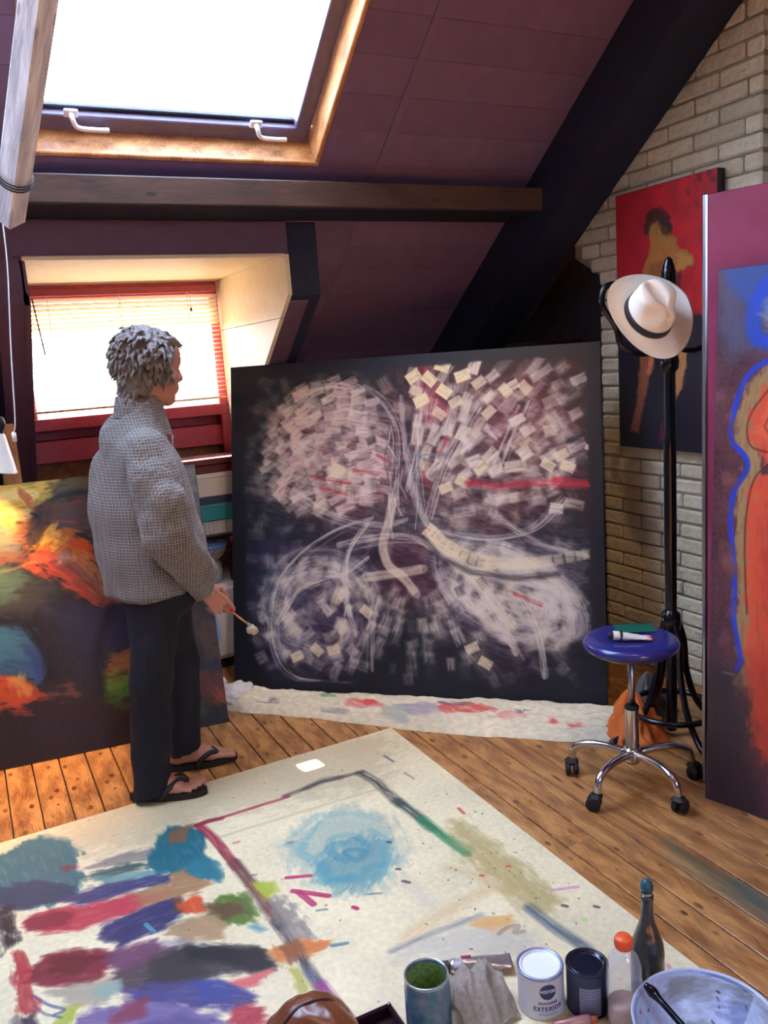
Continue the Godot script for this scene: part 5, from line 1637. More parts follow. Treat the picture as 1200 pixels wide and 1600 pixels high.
	for i in teeth.size():
		var c := Vector2(teeth[i].x, teeth[i].y)
		var t: Vector3 = teeth[mini(i + 1, teeth.size() - 1)] - teeth[maxi(i - 1, 0)]
		p.dab(c, Vector2(20, 34 - i * 0.6), Vector2(t.x, t.y).angle(), warm, 0.9 - i * 0.018, 5.0, 0.25)
	p.line(V.call([980, 870, 1060, 960, 1200, 1030, 1400, 1060, 1600, 1040]), 26, c8(24, 22, 30), 0.6, 8.0, 0.4)
	# bright dabs that catch the eye
	var bright := [1083, 62, 943, 103, 1019, 120, 1177, 114, 1089, 183, 978, 219, 954, 171, 1143, 236, 1064, 286, 1253, 150, 1375, 195, 1297, 291, 1465, 186, 1254, 549, 1168, 608, 1089, 636, 1650, 555, 1622, 502, 1562, 545, 1590, 620, 1261, 1449, 1200, 1382, 693, 1219, 336, 1441, 439, 1407, 524, 1405]
	for i in range(0, bright.size(), 2):
		var near := i < 12
		p.dab(Vector2(bright[i], bright[i + 1]), Vector2(36 if near else 32, 27 if near else 23), -0.5 + rng.randf_range(-0.25, 0.25) + (1.1 if i % 4 == 0 else 0.0), c8(240, 226, 182) if near else warm, 0.95 if near else 0.8, 3.0, 0.15)
	# accents
	p.line(V.call([1199, 616, 1336, 636, 1487, 625, 1742, 640]), 34, c8(176, 30, 52), 0.75, 12.0, 0.8)
	p.line(V.call([1590, 612, 1680, 628, 1742, 636]), 30, c8(190, 34, 58), 0.8, 8.0, 0.5)
	for q in [[470, 620, 600, 650], [420, 560, 620, 600], [640, 540, 760, 560], [1100, 400, 1060, 480], [980, 560, 1010, 640], [1400, 1130, 1520, 1180], [760, 470, 830, 520]]:
		p.line(V.call(q), 16, c8(170, 40, 52), 0.7, 5.0, 0.7)
	p.line(V.call([940, 480, 1000, 476, 1100, 480]), 7, c8(90, 140, 160), 0.8, 2.0, 0.5)
	p.line(V.call([960, 470, 962, 600]), 6, c8(90, 120, 150), 0.7, 2.0, 0.5)
	p.dab(Vector2(1736, 470), Vector2(9, 12), 0.3, c8(240, 190, 190), 0.9, 3.0, 0.1)
	# the plain dark margin
	for q in [[0, 0, 62, 0, 70, 1627, 0, 1627], [1745, 0, 1802, 0, 1802, 1627, 1738, 1627], [0, 0, 1802, 0, 1802, 50, 0, 56], [0, 1562, 1802, 1570, 1802, 1627, 0, 1627]]:
		p.blob(V.call(q), c8(17, 22, 36), 0.97, 6, 4, 0.0, 0.05)
	var m := textured(p.texture(), 0.45)
	var o := thing("abstract_canvas", "huge dark canvas with swirling white brush marks and maroon lobes", "painting")
	stretched(o, 1.802, 1.627, 0.04, m, mats.black)
	leaning(o, Vector3(1.027, 0.002, -3.874), Vector3(0.74462, 0, 0.66749), Vector3(0.14154, 0.97726, -0.15789))

func build_left_painting() -> void:
	var p := pad(1250, 1188, 0.62, c8(34, 32, 44))
	p.mottle(0.2, 0.7, 0.4)
	paint(p, LEFT_PAINT)
	var m := textured(p.texture(), 0.34)
	var o := thing("landscape_canvas", "fiery orange and blue abstract canvas leaning behind the man's legs", "painting")
	stretched(o, 1.25, 1.188, 0.035, m, mats.black)
	leaning(o, Vector3(-0.3392, 0.002, -3.6964), Vector3(0.99315, 0, 0.11683), Vector3(0.01771, 0.98845, -0.15051))

func build_right_paintings() -> void:
	# on the brick pier
	var p := pad(575, 1142, 1.1, c8(200, 30, 42))
	p.mottle(0.12, 1.2, 1.0)
	paint(p, RED_PAINT)
	var o := thing("red_nude_canvas", "red and black canvas with a tan standing figure hung on bricks", "painting")
	stretched(o, 0.572, 1.142, 0.043, textured(p.texture(), 0.45), mats.black)
	leaning(o, Vector3(2.803, 1.09, -3.037), Vector3(0, 0, 1), Vector3(0, 1, 0))
	# the tall rose panel with its metal edge
	var d := Vector3(0.2599, 0, 0.96564)
	var q := thing("rose_panel", "tall glossy rose-red panel with metal edge strip behind the orange figure", "panel")
	leaning(q, Vector3(2.2092, 0.0, -1.9949), d, Vector3.UP)
	part("board", span(Vector3(0.012, 0.004, -0.03), Vector3(1.0, 2.026, 0.0), 0.003), textured_panel(), q)
	part("edge_strip", span(Vector3(-0.006, 0.0, -0.034), Vector3(0.012, 2.03, 0.004), 0.005), mats.steel, q)
	# the figure with a blue outline leans on it
	var f := pad(800, 1789, 0.75, c8(88, 54, 64))
	f.mottle(0.22, 1.0, 0.8)
	paint(f, FIGURE_PAINT)
	var g := thing("orange_figure_canvas", "tall canvas of an orange figure outlined in bright blue", "painting")
	stretched(g, 0.8, 1.789, 0.012, textured(f.texture(), 0.4), mats.black)
	leaning(g, Vector3(2.12644, 0.002, -1.91362), d, Vector3(0.04482, 0.99892, -0.01206))
	# another canvas behind the panel, leaning on the pier
	var h := thing("navy_red_canvas", "narrow navy and red canvas behind the rose panel", "painting")
	var bp := pad(500, 1150, 0.5, c8(26, 30, 58))
	bp.blob([Vector2(-60, 640), Vector2(600, 620), Vector2(600, 1250), Vector2(-60, 1250)], c8(186, 24, 44), 0.95, 20, 30, 0.2, 0.3)
	stretched(h, 0.5, 1.15, 0.02, textured(bp.texture(), 0.5), mats.black)
	leaning(h, Vector3(2.62, 0.002, -2.09), Vector3(0.05, 0, 1), Vector3(0.11, 1, 0))
	# a dark canvas in the corner behind the big one
	var k := thing("dark_corner_canvas", "plain dark canvas in the corner behind the huge canvas", "painting")
	stretched(k, 0.42, 1.62, 0.03, mats.beam, mats.black)
	leaning(k, Vector3(2.68, 0.002, -3.72), Vector3(0.86, 0, 0.5), Vector3(0.06, 1, -0.1))

func textured_panel() -> StandardMaterial3D:
	var m := mat(c8(156, 68, 102), 0.26)
	m.albedo_texture = noise_tex(0.012, Color(0.86, 0.8, 0.8), Color(1, 1, 1), 256, 3, 41)
	m.uv1_triplanar = true
	return m

# ------------------------------------------------------------------ the man
# bones: [a, b, ra, rb] or [a, b, ra, rb, axis, flat]: a tapered capsule, thinner along `axis` by `flat`.
# Distances are joined with a soft minimum k on a grid and skinned as surface nets; planes [n, d] cut (kept where n.p <= d).
func skin(bones: Array, cell: float, k: float, planes: Array = [], wrinkle := 0.0, freq := 9.0, stretch := Vector3.ONE, sd := 1) -> Array:
	var lo := Vector3(1e9, 1e9, 1e9)
	var hi := -lo
	for b in bones:
		var r := maxf(b[2], b[3]) + k * 1.5 + cell * 2.0
		lo = lo.min((b[0] as Vector3).min(b[1]) - Vector3(r, r, r))
		hi = hi.max((b[0] as Vector3).max(b[1]) + Vector3(r, r, r))
	var nx := int((hi.x - lo.x) / cell) + 2
	var ny := int((hi.y - lo.y) / cell) + 2
	var nz := int((hi.z - lo.z) / cell) + 2
	var f := PackedFloat32Array()
	f.resize(nx * ny * nz)
	var ik := 1.0 / k
	for b in bones:
		var a: Vector3 = b[0]
		var e: Vector3 = b[1] - a
		var ra: float = b[2]
		var rb: float = b[3]
		var flat := 1.0
		var ax := Vector3.ZERO
		if b.size() > 4:
			ax = (b[4] as Vector3).normalized()
			flat = b[5]
		var e2 := e + ax * (e.dot(ax) * (flat - 1.0))
		var ee := maxf(e2.length_squared(), 1e-9)
		var r := maxf(ra, rb) + k * 4.0
		var p0 := (a.min(a + e) - Vector3(r, r, r) - lo) / cell
		var p1 := (a.max(a + e) + Vector3(r, r, r) - lo) / cell
		for z in range(maxi(int(p0.z), 0), mini(int(p1.z) + 1, nz - 1) + 1):
			for y in range(maxi(int(p0.y), 0), mini(int(p1.y) + 1, ny - 1) + 1):
				var row := (z * ny + y) * nx
				for x in range(maxi(int(p0.x), 0), mini(int(p1.x) + 1, nx - 1) + 1):
					var q := lo + Vector3(x, y, z) * cell - a
					if flat != 1.0:
						q += ax * (q.dot(ax) * (flat - 1.0))
					var t := clampf(q.dot(e2) / ee, 0.0, 1.0)
					var d := (q - e2 * t).length() - (ra + (rb - ra) * t)
					if d < k * 5.0:
						f[row + x] += exp(-d * ik)
	for i in f.size():
		f[i] = -k * log(f[i]) if f[i] > 1e-8 else k * 18.0
	if planes.size() > 0:
		for z in nz:
			for y in ny:
				for x in nx:
					var p := lo + Vector3(x, y, z) * cell
					var i := (z * ny + y) * nx + x
					for pl in planes:
						f[i] = maxf(f[i], (pl[0] as Vector3).dot(p) - pl[1])
	# surface nets
	var ids := {}
	var verts := PackedVector3Array()
	var off := [0, 1, nx, nx + 1, nx * ny, nx * ny + 1, nx * ny + nx, nx * ny + nx + 1]
	var cor := [Vector3(0, 0, 0), Vector3(1, 0, 0), Vector3(0, 1, 0), Vector3(1, 1, 0), Vector3(0, 0, 1), Vector3(1, 0, 1), Vector3(0, 1, 1), Vector3(1, 1, 1)]
	var edges := [[0, 1], [2, 3], [4, 5], [6, 7], [0, 2], [1, 3], [4, 6], [5, 7], [0, 4], [1, 5], [2, 6], [3, 7]]
	for z in nz - 1:
		for y in ny - 1:
			var row := (z * ny + y) * nx
			for x in nx - 1:
				var i := row + x
				var neg := 0
				for c in 8:
					if f[i + off[c]] < 0.0:
						neg += 1
				if neg == 0 or neg == 8:
					continue
				var s := Vector3.ZERO
				var n := 0
				for ed in edges:
					var fa := f[i + off[ed[0]]]
					var fb := f[i + off[ed[1]]]
					if (fa < 0.0) != (fb < 0.0):
						s += (cor[ed[0]] as Vector3).lerp(cor[ed[1]], fa / (fa - fb))
						n += 1
				ids[i] = verts.size()
				verts.append(lo + (Vector3(x, y, z) + s / n) * cell)
	var tri := PackedInt32Array()
	for i in ids:
		var x: int = i % nx
		var y: int = (i / nx) % ny
		var z: int = i / (nx * ny)
		var a := f[i] < 0.0
		if y > 0 and z > 0 and a != (f[i + 1] < 0.0):
			quad_ids(tri, ids, i, i - nx, i - nx - nx * ny, i - nx * ny, a)
		if x > 0 and z > 0 and a != (f[i + nx] < 0.0):
			quad_ids(tri, ids, i, i - nx * ny, i - 1 - nx * ny, i - 1, a)
		if x > 0 and y > 0 and a != (f[i + nx * ny] < 0.0):
			quad_ids(tri, ids, i, i - 1, i - 1 - nx, i - nx, a)
	var nor := normals_of(verts, tri)
	if wrinkle > 0.0:
		var fn := FastNoiseLite.new()
		fn.seed = sd
		fn.frequency = freq
		fn.fractal_octaves = 3
		for i in verts.size():
			var q := verts[i] * stretch
			verts[i] += nor[i] * wrinkle * fn.get_noise_3d(q.x, q.y, q.z)
		nor = normals_of(verts, tri)
	return [verts, nor, tri]

func quad_ids(tri: PackedInt32Array, ids: Dictionary, a: int, b: int, c: int, d: int, flip: bool) -> void:
	if not (ids.has(b) and ids.has(c) and ids.has(d)):
		return
	if flip:
		tri.append_array([ids[a], ids[b], ids[c], ids[a], ids[c], ids[d]])
	else:
		tri.append_array([ids[a], ids[c], ids[b], ids[a], ids[d], ids[c]])

func normals_of(v: PackedVector3Array, t: PackedInt32Array) -> PackedVector3Array:
	var n := PackedVector3Array()
	n.resize(v.size())
	for i in range(0, t.size(), 3):
		var c := (v[t[i + 2]] - v[t[i]]).cross(v[t[i + 1]] - v[t[i]])
		n[t[i]] += c
		n[t[i + 1]] += c
		n[t[i + 2]] += c
	for i in n.size():
		n[i] = n[i].normalized()
	return n

func join_skins(list: Array) -> ArrayMesh:
	var v := PackedVector3Array()
	var n := PackedVector3Array()
	var t := PackedInt32Array()
	for s in list:
		var base := v.size()
		v.append_array(s[0])
		n.append_array(s[1])
		for i in s[2]:
			t.append(i + base)
	var arr := []
	arr.resize(Mesh.ARRAY_MAX)
	arr[Mesh.ARRAY_VERTEX] = v
	arr[Mesh.ARRAY_NORMAL] = n
	arr[Mesh.ARRAY_INDEX] = t
	var m := ArrayMesh.new()
	m.add_surface_from_arrays(Mesh.PRIMITIVE_TRIANGLES, arr)
	return m

func hand_bones(wrist: Vector3, h: Vector3, side: Vector3, inward: Vector3, curl: Array, thumb_in: float) -> Array:
	# h: along the hand, side: towards the thumb, inward: out of the palm
	var b := []
	var kn := []
	for o in [0.031, 0.0105, -0.010, -0.029]:
		var base: Vector3 = wrist + side * o * 0.55 + h * 0.012
		var knuckle: Vector3 = wrist + side * o + h * (0.092 - absf(o - 0.008) * 0.35)
		b.append([base, knuckle, 0.0135, 0.0115, inward, 1.15])
		kn.append(knuckle)
	var lens := [[0.043, 0.026, 0.02], [0.047, 0.03, 0.021], [0.043, 0.028, 0.02], [0.034, 0.021, 0.018]]
	for i in 4:
		var p: Vector3 = kn[i]
		var a: float = curl[i][0]
		for s in 3:
			var dir := (h * cos(a) + inward * sin(a)).normalized()
			var q: Vector3 = p + dir * lens[i][s]
			b.append([p, q, [0.0086, 0.0079, 0.0072][s] * (0.88 if i == 3 else 1.0), [0.0079, 0.0072, 0.0062][s] * (0.88 if i == 3 else 1.0)])
			p = q
			a += curl[i][1 + s] if s < 2 else 0.0
	var t0 := wrist + side * 0.024 + h * 0.022 + inward * 0.008
	var t1 := t0 + (side * 0.62 + h * 0.7 + inward * 0.35).normalized() * 0.042
	var t2 := t1 + (side * 0.12 + h * 0.9 + inward * thumb_in).normalized() * 0.034
	var t3 := t2 + (side * -0.1 + h * 0.95 + inward * thumb_in).normalized() * 0.026
	b.append([t0, t1, 0.016, 0.0125])
	b.append([t1, t2, 0.0115, 0.0102])
	b.append([t2, t3, 0.01, 0.0082])
	return b

func build_person() -> void:
	var o := thing("person", "grey-haired man in grey knit sweater, dark trousers and black flip-flops", "person", Vector3.ZERO)
	var F := Vector3(0.95, 0, -0.31).normalized()
	var R := Vector3(0.31, 0, 0.95).normalized()
	# joints
	var hipN := Vector3(0.535, 0.88, -3.045)
	var kneeN := Vector3(0.497, 0.47, -3.03)
	var ankN := Vector3(0.452, 0.085, -3.045)
	var hipF := Vector3(0.605, 0.88, -3.19)
	var kneeF := Vector3(0.645, 0.46, -3.21)
	var ankF := Vector3(0.628, 0.085, -3.22)
	var shN := Vector3(0.578, 1.33, -2.945)
	var elN := Vector3(0.572, 1.03, -2.868)
	var wrN := Vector3(0.708, 0.806, -2.935)
	var shF := Vector3(0.54, 1.325, -3.28)
	var elF := Vector3(0.55, 1.04, -3.37)
	var wrF := Vector3(0.68, 0.83, -3.36)
	var neck := Vector3(0.592, 1.40, -3.12)
	var hc := Vector3(0.652, 1.612, -3.125)
	var fh := Vector3(0.965, -0.13, -0.25).normalized()
	var rh := fh.cross(Vector3.UP).normalized()          # his right, towards the camera
	var uh := rh.cross(fh).normalized()
	var at := func(f: float, u: float, r: float) -> Vector3:
		return hc + fh * f + uh * u + rh * r
	# ---------------- body: trunk and limbs, then head, hands and feet on finer grids
	var body := []
	var trunk := [[hipN.lerp(hipF, 0.3) + Vector3(0.02, -0.03, 0), hipN.lerp(hipF, 0.7) + Vector3(0.02, -0.03, 0), 0.1, 0.1], [Vector3(0.565, 1.0, -3.12) - R * 0.06, Vector3(0.565, 1.0, -3.12) + R * 0.06, 0.115, 0.115], [Vector3(0.555, 1.2, -3.13) - R * 0.09, Vector3(0.555, 1.2, -3.13) + R * 0.09, 0.11, 0.11], [shF, shN, 0.045, 0.045], [Vector3(0.56, 1.32, -3.13), neck, 0.07, 0.055], [neck, hc + Vector3(-0.02, -0.07, 0), 0.058, 0.056]]
	for q in [[hipN, kneeN, ankN], [hipF, kneeF, ankF]]:
		trunk.append([q[0] + Vector3(0.01, -0.1, 0), q[1], 0.07, 0.05])
		trunk.append([q[1], q[2], 0.05, 0.034])
	for q in [[shN, elN, wrN], [shF, elF, wrF]]:
		trunk.append([q[0], q[1], 0.05, 0.04])
		trunk.append([q[1], q[2], 0.04, 0.027])
	body.append(skin(trunk, 0.014, 0.014))
	var head := [
		[at.call(-0.025, 0.04, 0), at.call(0.02, 0.04, 0), 0.082, 0.08, rh, 1.1],
		[at.call(0.03, 0.03, 0), at.call(0.035, -0.06, 0), 0.07, 0.052, rh, 1.15],
		[at.call(0.055, 0.06, -0.02), at.call(0.055, 0.06, 0.02), 0.045, 0.045],
		[at.call(0.064, -0.108, -0.012), at.call(0.064, -0.108, 0.012), 0.024, 0.024],
		[at.call(0.0, -0.065, 0.048), at.call(0.055, -0.105, 0.02), 0.026, 0.022],
		[at.call(0.0, -0.065, -0.048), at.call(0.055, -0.105, -0.02), 0.026, 0.022],
		[at.call(0.06, -0.03, 0.034), at.call(0.05, -0.06, 0.036), 0.027, 0.022],
		[at.call(0.06, -0.03, -0.034), at.call(0.05, -0.06, -0.036), 0.027, 0.022],
		[at.call(0.088, 0.03, -0.026), at.call(0.088, 0.03, 0.026), 0.015, 0.015],
		[at.call(0.094, 0.018, 0), at.call(0.117, -0.028, 0), 0.0095, 0.0125],
		[at.call(0.102, -0.034, 0.011), at.call(0.098, -0.034, -0.011), 0.0095, 0.0095],
		[at.call(0.092, -0.062, -0.016), at.call(0.092, -0.062, 0.016), 0.0105, 0.0105],
		[at.call(0.088, -0.076, -0.014), at.call(0.088, -0.076, 0.014), 0.011, 0.011],
		[at.call(0.076, 0.006, 0.03), at.call(0.077, 0.006, 0.03), 0.0135, 0.0135],
		[at.call(0.076, 0.006, -0.03), at.call(0.077, 0.006, -0.03), 0.0135, 0.0135],
		[at.call(-0.012, 0.01, 0.078), at.call(-0.006, -0.03, 0.074), 0.013, 0.009],
		[at.call(-0.012, 0.01, -0.078), at.call(-0.006, -0.03, -0.074), 0.013, 0.009],
		[at.call(-0.02, -0.06, 0), neck + Vector3(0.01, 0.01, 0), 0.056, 0.06],
	]
	body.append(skin(head, 0.0045, 0.007))
	# right hand hangs forward with a paint dabber between finger and thumb
	var hd := Vector3(0.60, -0.78, -0.16).normalized()
	var sd := Vector3(0.72, 0.62, -0.25)
	sd = (sd - hd * sd.dot(hd)).normalized()
	var inw := hd.cross(sd).normalized()
	if inw.z > 0.0:
		inw = -inw
	var hb := hand_bones(wrN + hd * 0.012, hd, sd, inw, [[0.15, 0.3, 0.25], [0.45, 0.7, 0.5], [0.7, 0.95, 0.6], [0.85, 1.0, 0.6]], 0.25)
	hb.append([wrN - hd * 0.05, wrN + hd * 0.02, 0.029, 0.026, inw, 1.2])
	body.append(skin(hb, 0.0028, 0.002))
	var h2 := Vector3(0.5, -0.85, 0.1).normalized()
	var s2 := (Vector3(0.8, 0.5, 0.0) - h2 * Vector3(0.8, 0.5, 0.0).dot(h2)).normalized()
	var i2 := -h2.cross(s2).normalized()
	if i2.z < 0.0:
		i2 = -i2
	var hb2 := hand_bones(wrF + h2 * 0.012, h2, s2, i2, [[0.3, 0.4, 0.3], [0.35, 0.45, 0.3], [0.4, 0.5, 0.3], [0.5, 0.5, 0.3]], 0.2)
	hb2.append([wrF - h2 * 0.05, wrF + h2 * 0.02, 0.029, 0.026, i2, 1.2])
	body.append(skin(hb2, 0.004, 0.004))
	# feet
	var feet := [[ankN, Vector3(0.392, 0.026, -3.075), Vector3(0.914, 0, 0.405)], [ankF, Vector3(0.560, 0.026, -3.238), Vector3(0.975, 0, 0.22)]]
	for q in feet:
		var d: Vector3 = (q[2] as Vector3).normalized()
		var w := d.cross(Vector3.UP).normalized()           # to his right
		var heel: Vector3 = q[1] + d * 0.035 + Vector3(0, 0.03, 0)
		var fb := [[q[0], heel, 0.036, 0.032], [q[0] + d * 0.01, q[1] + d * 0.16 + Vector3(0, 0.028, 0), 0.036, 0.024], [heel, q[1] + d * 0.17 + w * 0.022 + Vector3(0, 0.022, 0), 0.03, 0.022], [heel, q[1] + d * 0.175 - w * 0.018 + Vector3(0, 0.024, 0), 0.03, 0.022]]
		var inner := -1.0 if q == feet[0] else 1.0           # big toe on the inner side
		for t in 5:
			var side := inner * (0.036 - t * 0.0180)
			var len: float = [0.256, 0.256, 0.246, 0.232, 0.214][t]
			fb.append([q[1] + d * 0.175 + w * side * 0.9 + Vector3(0, 0.02, 0), q[1] + d * len + w * side + Vector3(0, 0.014, 0), 0.0115 if t == 0 else 0.0085, 0.0125 if t == 0 else 0.0082])
		body.append(skin(fb, 0.0034, 0.0026))
	var skin_mat := world_noise(c8(172, 118, 98), c8(192, 134, 114), 0.5, Vector3(9, 9, 9), 0.05, 51)
	skin_mat.subsurf_scatter_enabled = true
	skin_mat.subsurf_scatter_strength = 0.15
	part("body", join_skins(body), skin_mat, o)
	# ---------------- hair: a cap and loose locks
	var hair := [
		[at.call(-0.035, 0.05, 0), at.call(0.01, 0.055, 0), 0.092, 0.088, rh, 1.04],
		[at.call(-0.07, -0.005, 0.02), at.call(-0.075, -0.06, 0.02), 0.058, 0.04],
		[at.call(-0.07, -0.005, -0.02), at.call(-0.075, -0.06, -0.02), 0.058, 0.04],
		[at.call(-0.01, 0.03, 0.058), at.call(-0.015, -0.035, 0.06), 0.038, 0.026],
		[at.call(-0.01, 0.03, -0.058), at.call(-0.015, -0.035, -0.06), 0.038, 0.026],
		[at.call(0.045, 0.085, 0.02), at.call(0.06, 0.085, -0.02), 0.036, 0.034],
		[at.call(0.035, 0.05, 0.055), at.call(0.03, -0.03, 0.06), 0.026, 0.016],
		[at.call(0.035, 0.05, -0.055), at.call(0.03, -0.03, -0.06), 0.026, 0.016],
		[at.call(-0.03, -0.03, 0.05), at.call(-0.05, -0.085, 0.045), 0.035, 0.028],
		[at.call(-0.03, -0.03, -0.05), at.call(-0.05, -0.085, -0.045), 0.035, 0.028],
	]
	var rng := RandomNumberGenerator.new()
	rng.seed = 8
	for i in 760:
		var a := rng.randf_range(0.0, TAU)
		var e := rng.randf_range(-0.75, 1.45)
		var dir := Vector3(cos(a) * cos(e), sin(e), sin(a) * cos(e))     # f, u, r
		if dir.x > 0.62 and dir.y < 0.5:
			continue
		var p: Vector3 = at.call(-0.02 + dir.x * 0.108, 0.045 + dir.y * (0.096 if dir.y > 0 else 0.12), dir.z * 0.099)
		var swirl := Vector3(-0.5 - 0.3 * dir.y + rng.randf_range(-0.5, 0.5), -0.75 + 0.4 * dir.y + rng.randf_range(-0.4, 0.3), dir.z * 0.5 + rng.randf_range(-0.5, 0.5))
		if dir.x > 0.1 and dir.y > 0.5:
			swirl = Vector3(0.8, -0.35, rng.randf_range(-0.6, 0.6))
		var v: Vector3 = (fh * swirl.x + uh * swirl.y + rh * swirl.z).normalized()
		var nrm: Vector3 = (p - (at.call(-0.02, 0.03, 0) as Vector3)).normalized()
		var mid := p + v * rng.randf_range(0.016, 0.03) + nrm * rng.randf_range(0.002, 0.011)
		var end := mid + (v - nrm * 0.1 + Vector3(0, -0.2, 0)).normalized() * rng.randf_range(0.014, 0.028)
		hair.append([p, mid, 0.0058, 0.0046])
		hair.append([mid, end, 0.0046, 0.0016])
	for i in 40:
		var p: Vector3 = at.call(-0.095 + rng.randf_range(-0.008, 0.02), -0.075 + rng.randf_range(-0.02, 0.03), rng.randf_range(-0.06, 0.06))
		var end := p + fh * rng.randf_range(-0.03, 0.0) + uh * rng.randf_range(-0.05, -0.03) + rh * rng.randf_range(-0.01, 0.01)
		hair.append([p, end, 0.0075, 0.002])
	hair.append([at.call(0.085, 0.062, 0.02), at.call(0.118, 0.056, 0.012), 0.005, 0.002])
	var hm := mat(Color.WHITE, 0.5)
	hm.albedo_texture = noise_tex(0.11, c8(64, 56, 52), c8(146, 134, 124), 256, 4, 61)
	hm.uv1_triplanar = true
	hm.uv1_scale = Vector3(9, 4, 9)
	hm.rim_enabled = true
	hm.rim = 0.3
	part("hair", join_skins([skin(hair, 0.0034, 0.0018)]), hm, o)
	# ---------------- sweater
	var sw := [
		[Vector3(0.592, 0.79, -3.13) - R * 0.055, Vector3(0.592, 0.79, -3.13) + R * 0.05, 0.172, 0.172],
		[Vector3(0.578, 0.95, -3.14) - R * 0.065, Vector3(0.578, 0.95, -3.14) + R * 0.045, 0.178, 0.178],
		[Vector3(0.563, 1.10, -3.13) - R * 0.08, Vector3(0.563, 1.10, -3.14) + R * 0.05, 0.160, 0.160],
		[Vector3(0.560, 1.23, -3.14) - R * 0.09, Vector3(0.560, 1.23, -3.14) + R * 0.07, 0.132, 0.132],
		[shF + Vector3(0.045, -0.02, 0.06), shN + Vector3(-0.02, -0.015, -0.04), 0.072, 0.076],
		[shF + Vector3(0.05, 0.0, 0.08), Vector3(0.585, 1.44, -3.15), 0.065, 0.075],
		[shN + Vector3(-0.02, 0.0, -0.06), Vector3(0.59, 1.44, -3.10), 0.07, 0.075],
		[Vector3(0.55, 1.36, -3.13), Vector3(0.585, 1.47, -3.12), 0.11, 0.084],
	]
	var wear := []
	wear.append(skin(sw, 0.011, 0.02, [[Vector3(0.10, -1, 0).normalized(), (Vector3(0.10, -1, 0).normalized()).dot(Vector3(0.58, 0.803, -3.1))], [Vector3(-0.5, 0.85, 0).normalized(), (Vector3(-0.5, 0.85, 0).normalized()).dot(Vector3(0.6, 1.50, -3.12))]], 0.016, 5.0, Vector3(1, 0.45, 1), 3))
	var sleeveN := [[shN + Vector3(-0.005, 0.0, -0.02), shN.lerp(elN, 0.35) + Vector3(0, 0, 0.005), 0.082, 0.086], [shN.lerp(elN, 0.35), elN, 0.084, 0.07], [elN, wrN, 0.07, 0.044]]
	# folds of the pushed-up cloth round the elbow and the forearm
	for i in 9:
		var t := 0.0 + i * 0.105
		var c := elN.lerp(wrN, t) + Vector3(0.012, 0.004, 0.0)
		var tilt := Vector3(0.5, 0.86, 0.1 * (i % 2)).normalized()
		sleeveN.append([c - tilt * 0.02 + Vector3(0, 0, 0.016), c + tilt * 0.028 + Vector3(0.01, 0, 0.012), 0.052 - t * 0.014, 0.05 - t * 0.012])
	for i in 5:
		var c := elN + Vector3(0.03 - i * 0.004, 0.02 + i * 0.034, 0.02)
		sleeveN.append([c, c + Vector3(0.028, -0.012, 0.006), 0.054, 0.048])
	wear.append(skin(sleeveN, 0.0085, 0.007, [[hd, hd.dot(wrN + hd * 0.012)]], 0.010, 9.0, Vector3(1, 1, 1), 4))
	var sleeveF := [[shF, elF, 0.08, 0.066], [elF, wrF, 0.066, 0.042]]
	wear.append(skin(sleeveF, 0.012, 0.012, [[h2, h2.dot(wrF + h2 * 0.01)]], 0.01, 8.0, Vector3.ONE, 5))
	var knit := knit_material()
	var jumper := part("sweater", join_skins(wear), knit, o)
	# stand-up collar, open at the front
	var rows := []
	for k in 5:
		var row := []
		for i in 27:
			var a := deg_to_rad(-150.0 + 300.0 * i / 26.0)
			var d := F * -cos(a) + R * sin(a)
			var front := (1.0 - cos(a)) * 0.5
			var base := Vector3(0.592, 1.447, -3.12) + Vector3(0.0, -0.10 * front, 0.0) + F * 0.004
			var h: float = [0.0, 0.022, 0.05, 0.05, 0.02][k]
			var rr: float = [0.098, 0.092, 0.082, 0.074, 0.080][k] + front * 0.010
			row.append(base + d * rr + Vector3(0.022, 1.0, 0).normalized() * h * 1.5)
		rows.append(row)
	var st := new_st()
	add_grid(st, rows)
	part("collar", finish(st), knit, jumper)
	# zip along the front edge
	var zp := []
	for i in 12:
		var y := 1.36 - i * 0.05
		var dep: float = [0.135, 0.128, 0.128, 0.135, 0.142, 0.15, 0.155, 0.16, 0.163, 0.164, 0.163, 0.16][i]
		zp.append(Vector3(0.568, y, -3.13) + F * (dep + 0.008) + R * 0.02)
	part("zip", tube(zp, [0.006], 6), mats.steel, jumper)
	# ---------------- trousers
	var tr := [
		[Vector3(0.585, 0.82, -3.12) - R * 0.05, Vector3(0.585, 0.82, -3.12) + R * 0.05, 0.128, 0.128],
		[hipN + Vector3(0.01, -0.12, -0.01), kneeN, 0.094, 0.076], [kneeN, ankN + Vector3(-0.01, -0.09, 0), 0.074, 0.070],
		[hipF + Vector3(0.01, -0.12, 0), kneeF, 0.096, 0.074], [kneeF, ankF + Vector3(-0.012, -0.08, 0), 0.072, 0.066],
	]
	var tm := world_noise(c8(9, 13, 26), c8(14, 18, 33), 0.85, Vector3(14, 14, 14), 0.08, 71)
	part("trousers", join_skins([skin(tr, 0.010, 0.012, [[Vector3(0.25, -1, 0).normalized(), (Vector3(0.25, -1, 0).normalized()).dot(Vector3(0.45, 0.036, -3.05))], [Vector3(0, 1, 0), 0.86]], 0.014, 7.0, Vector3(1, 0.4, 1), 6)]), tm, o)
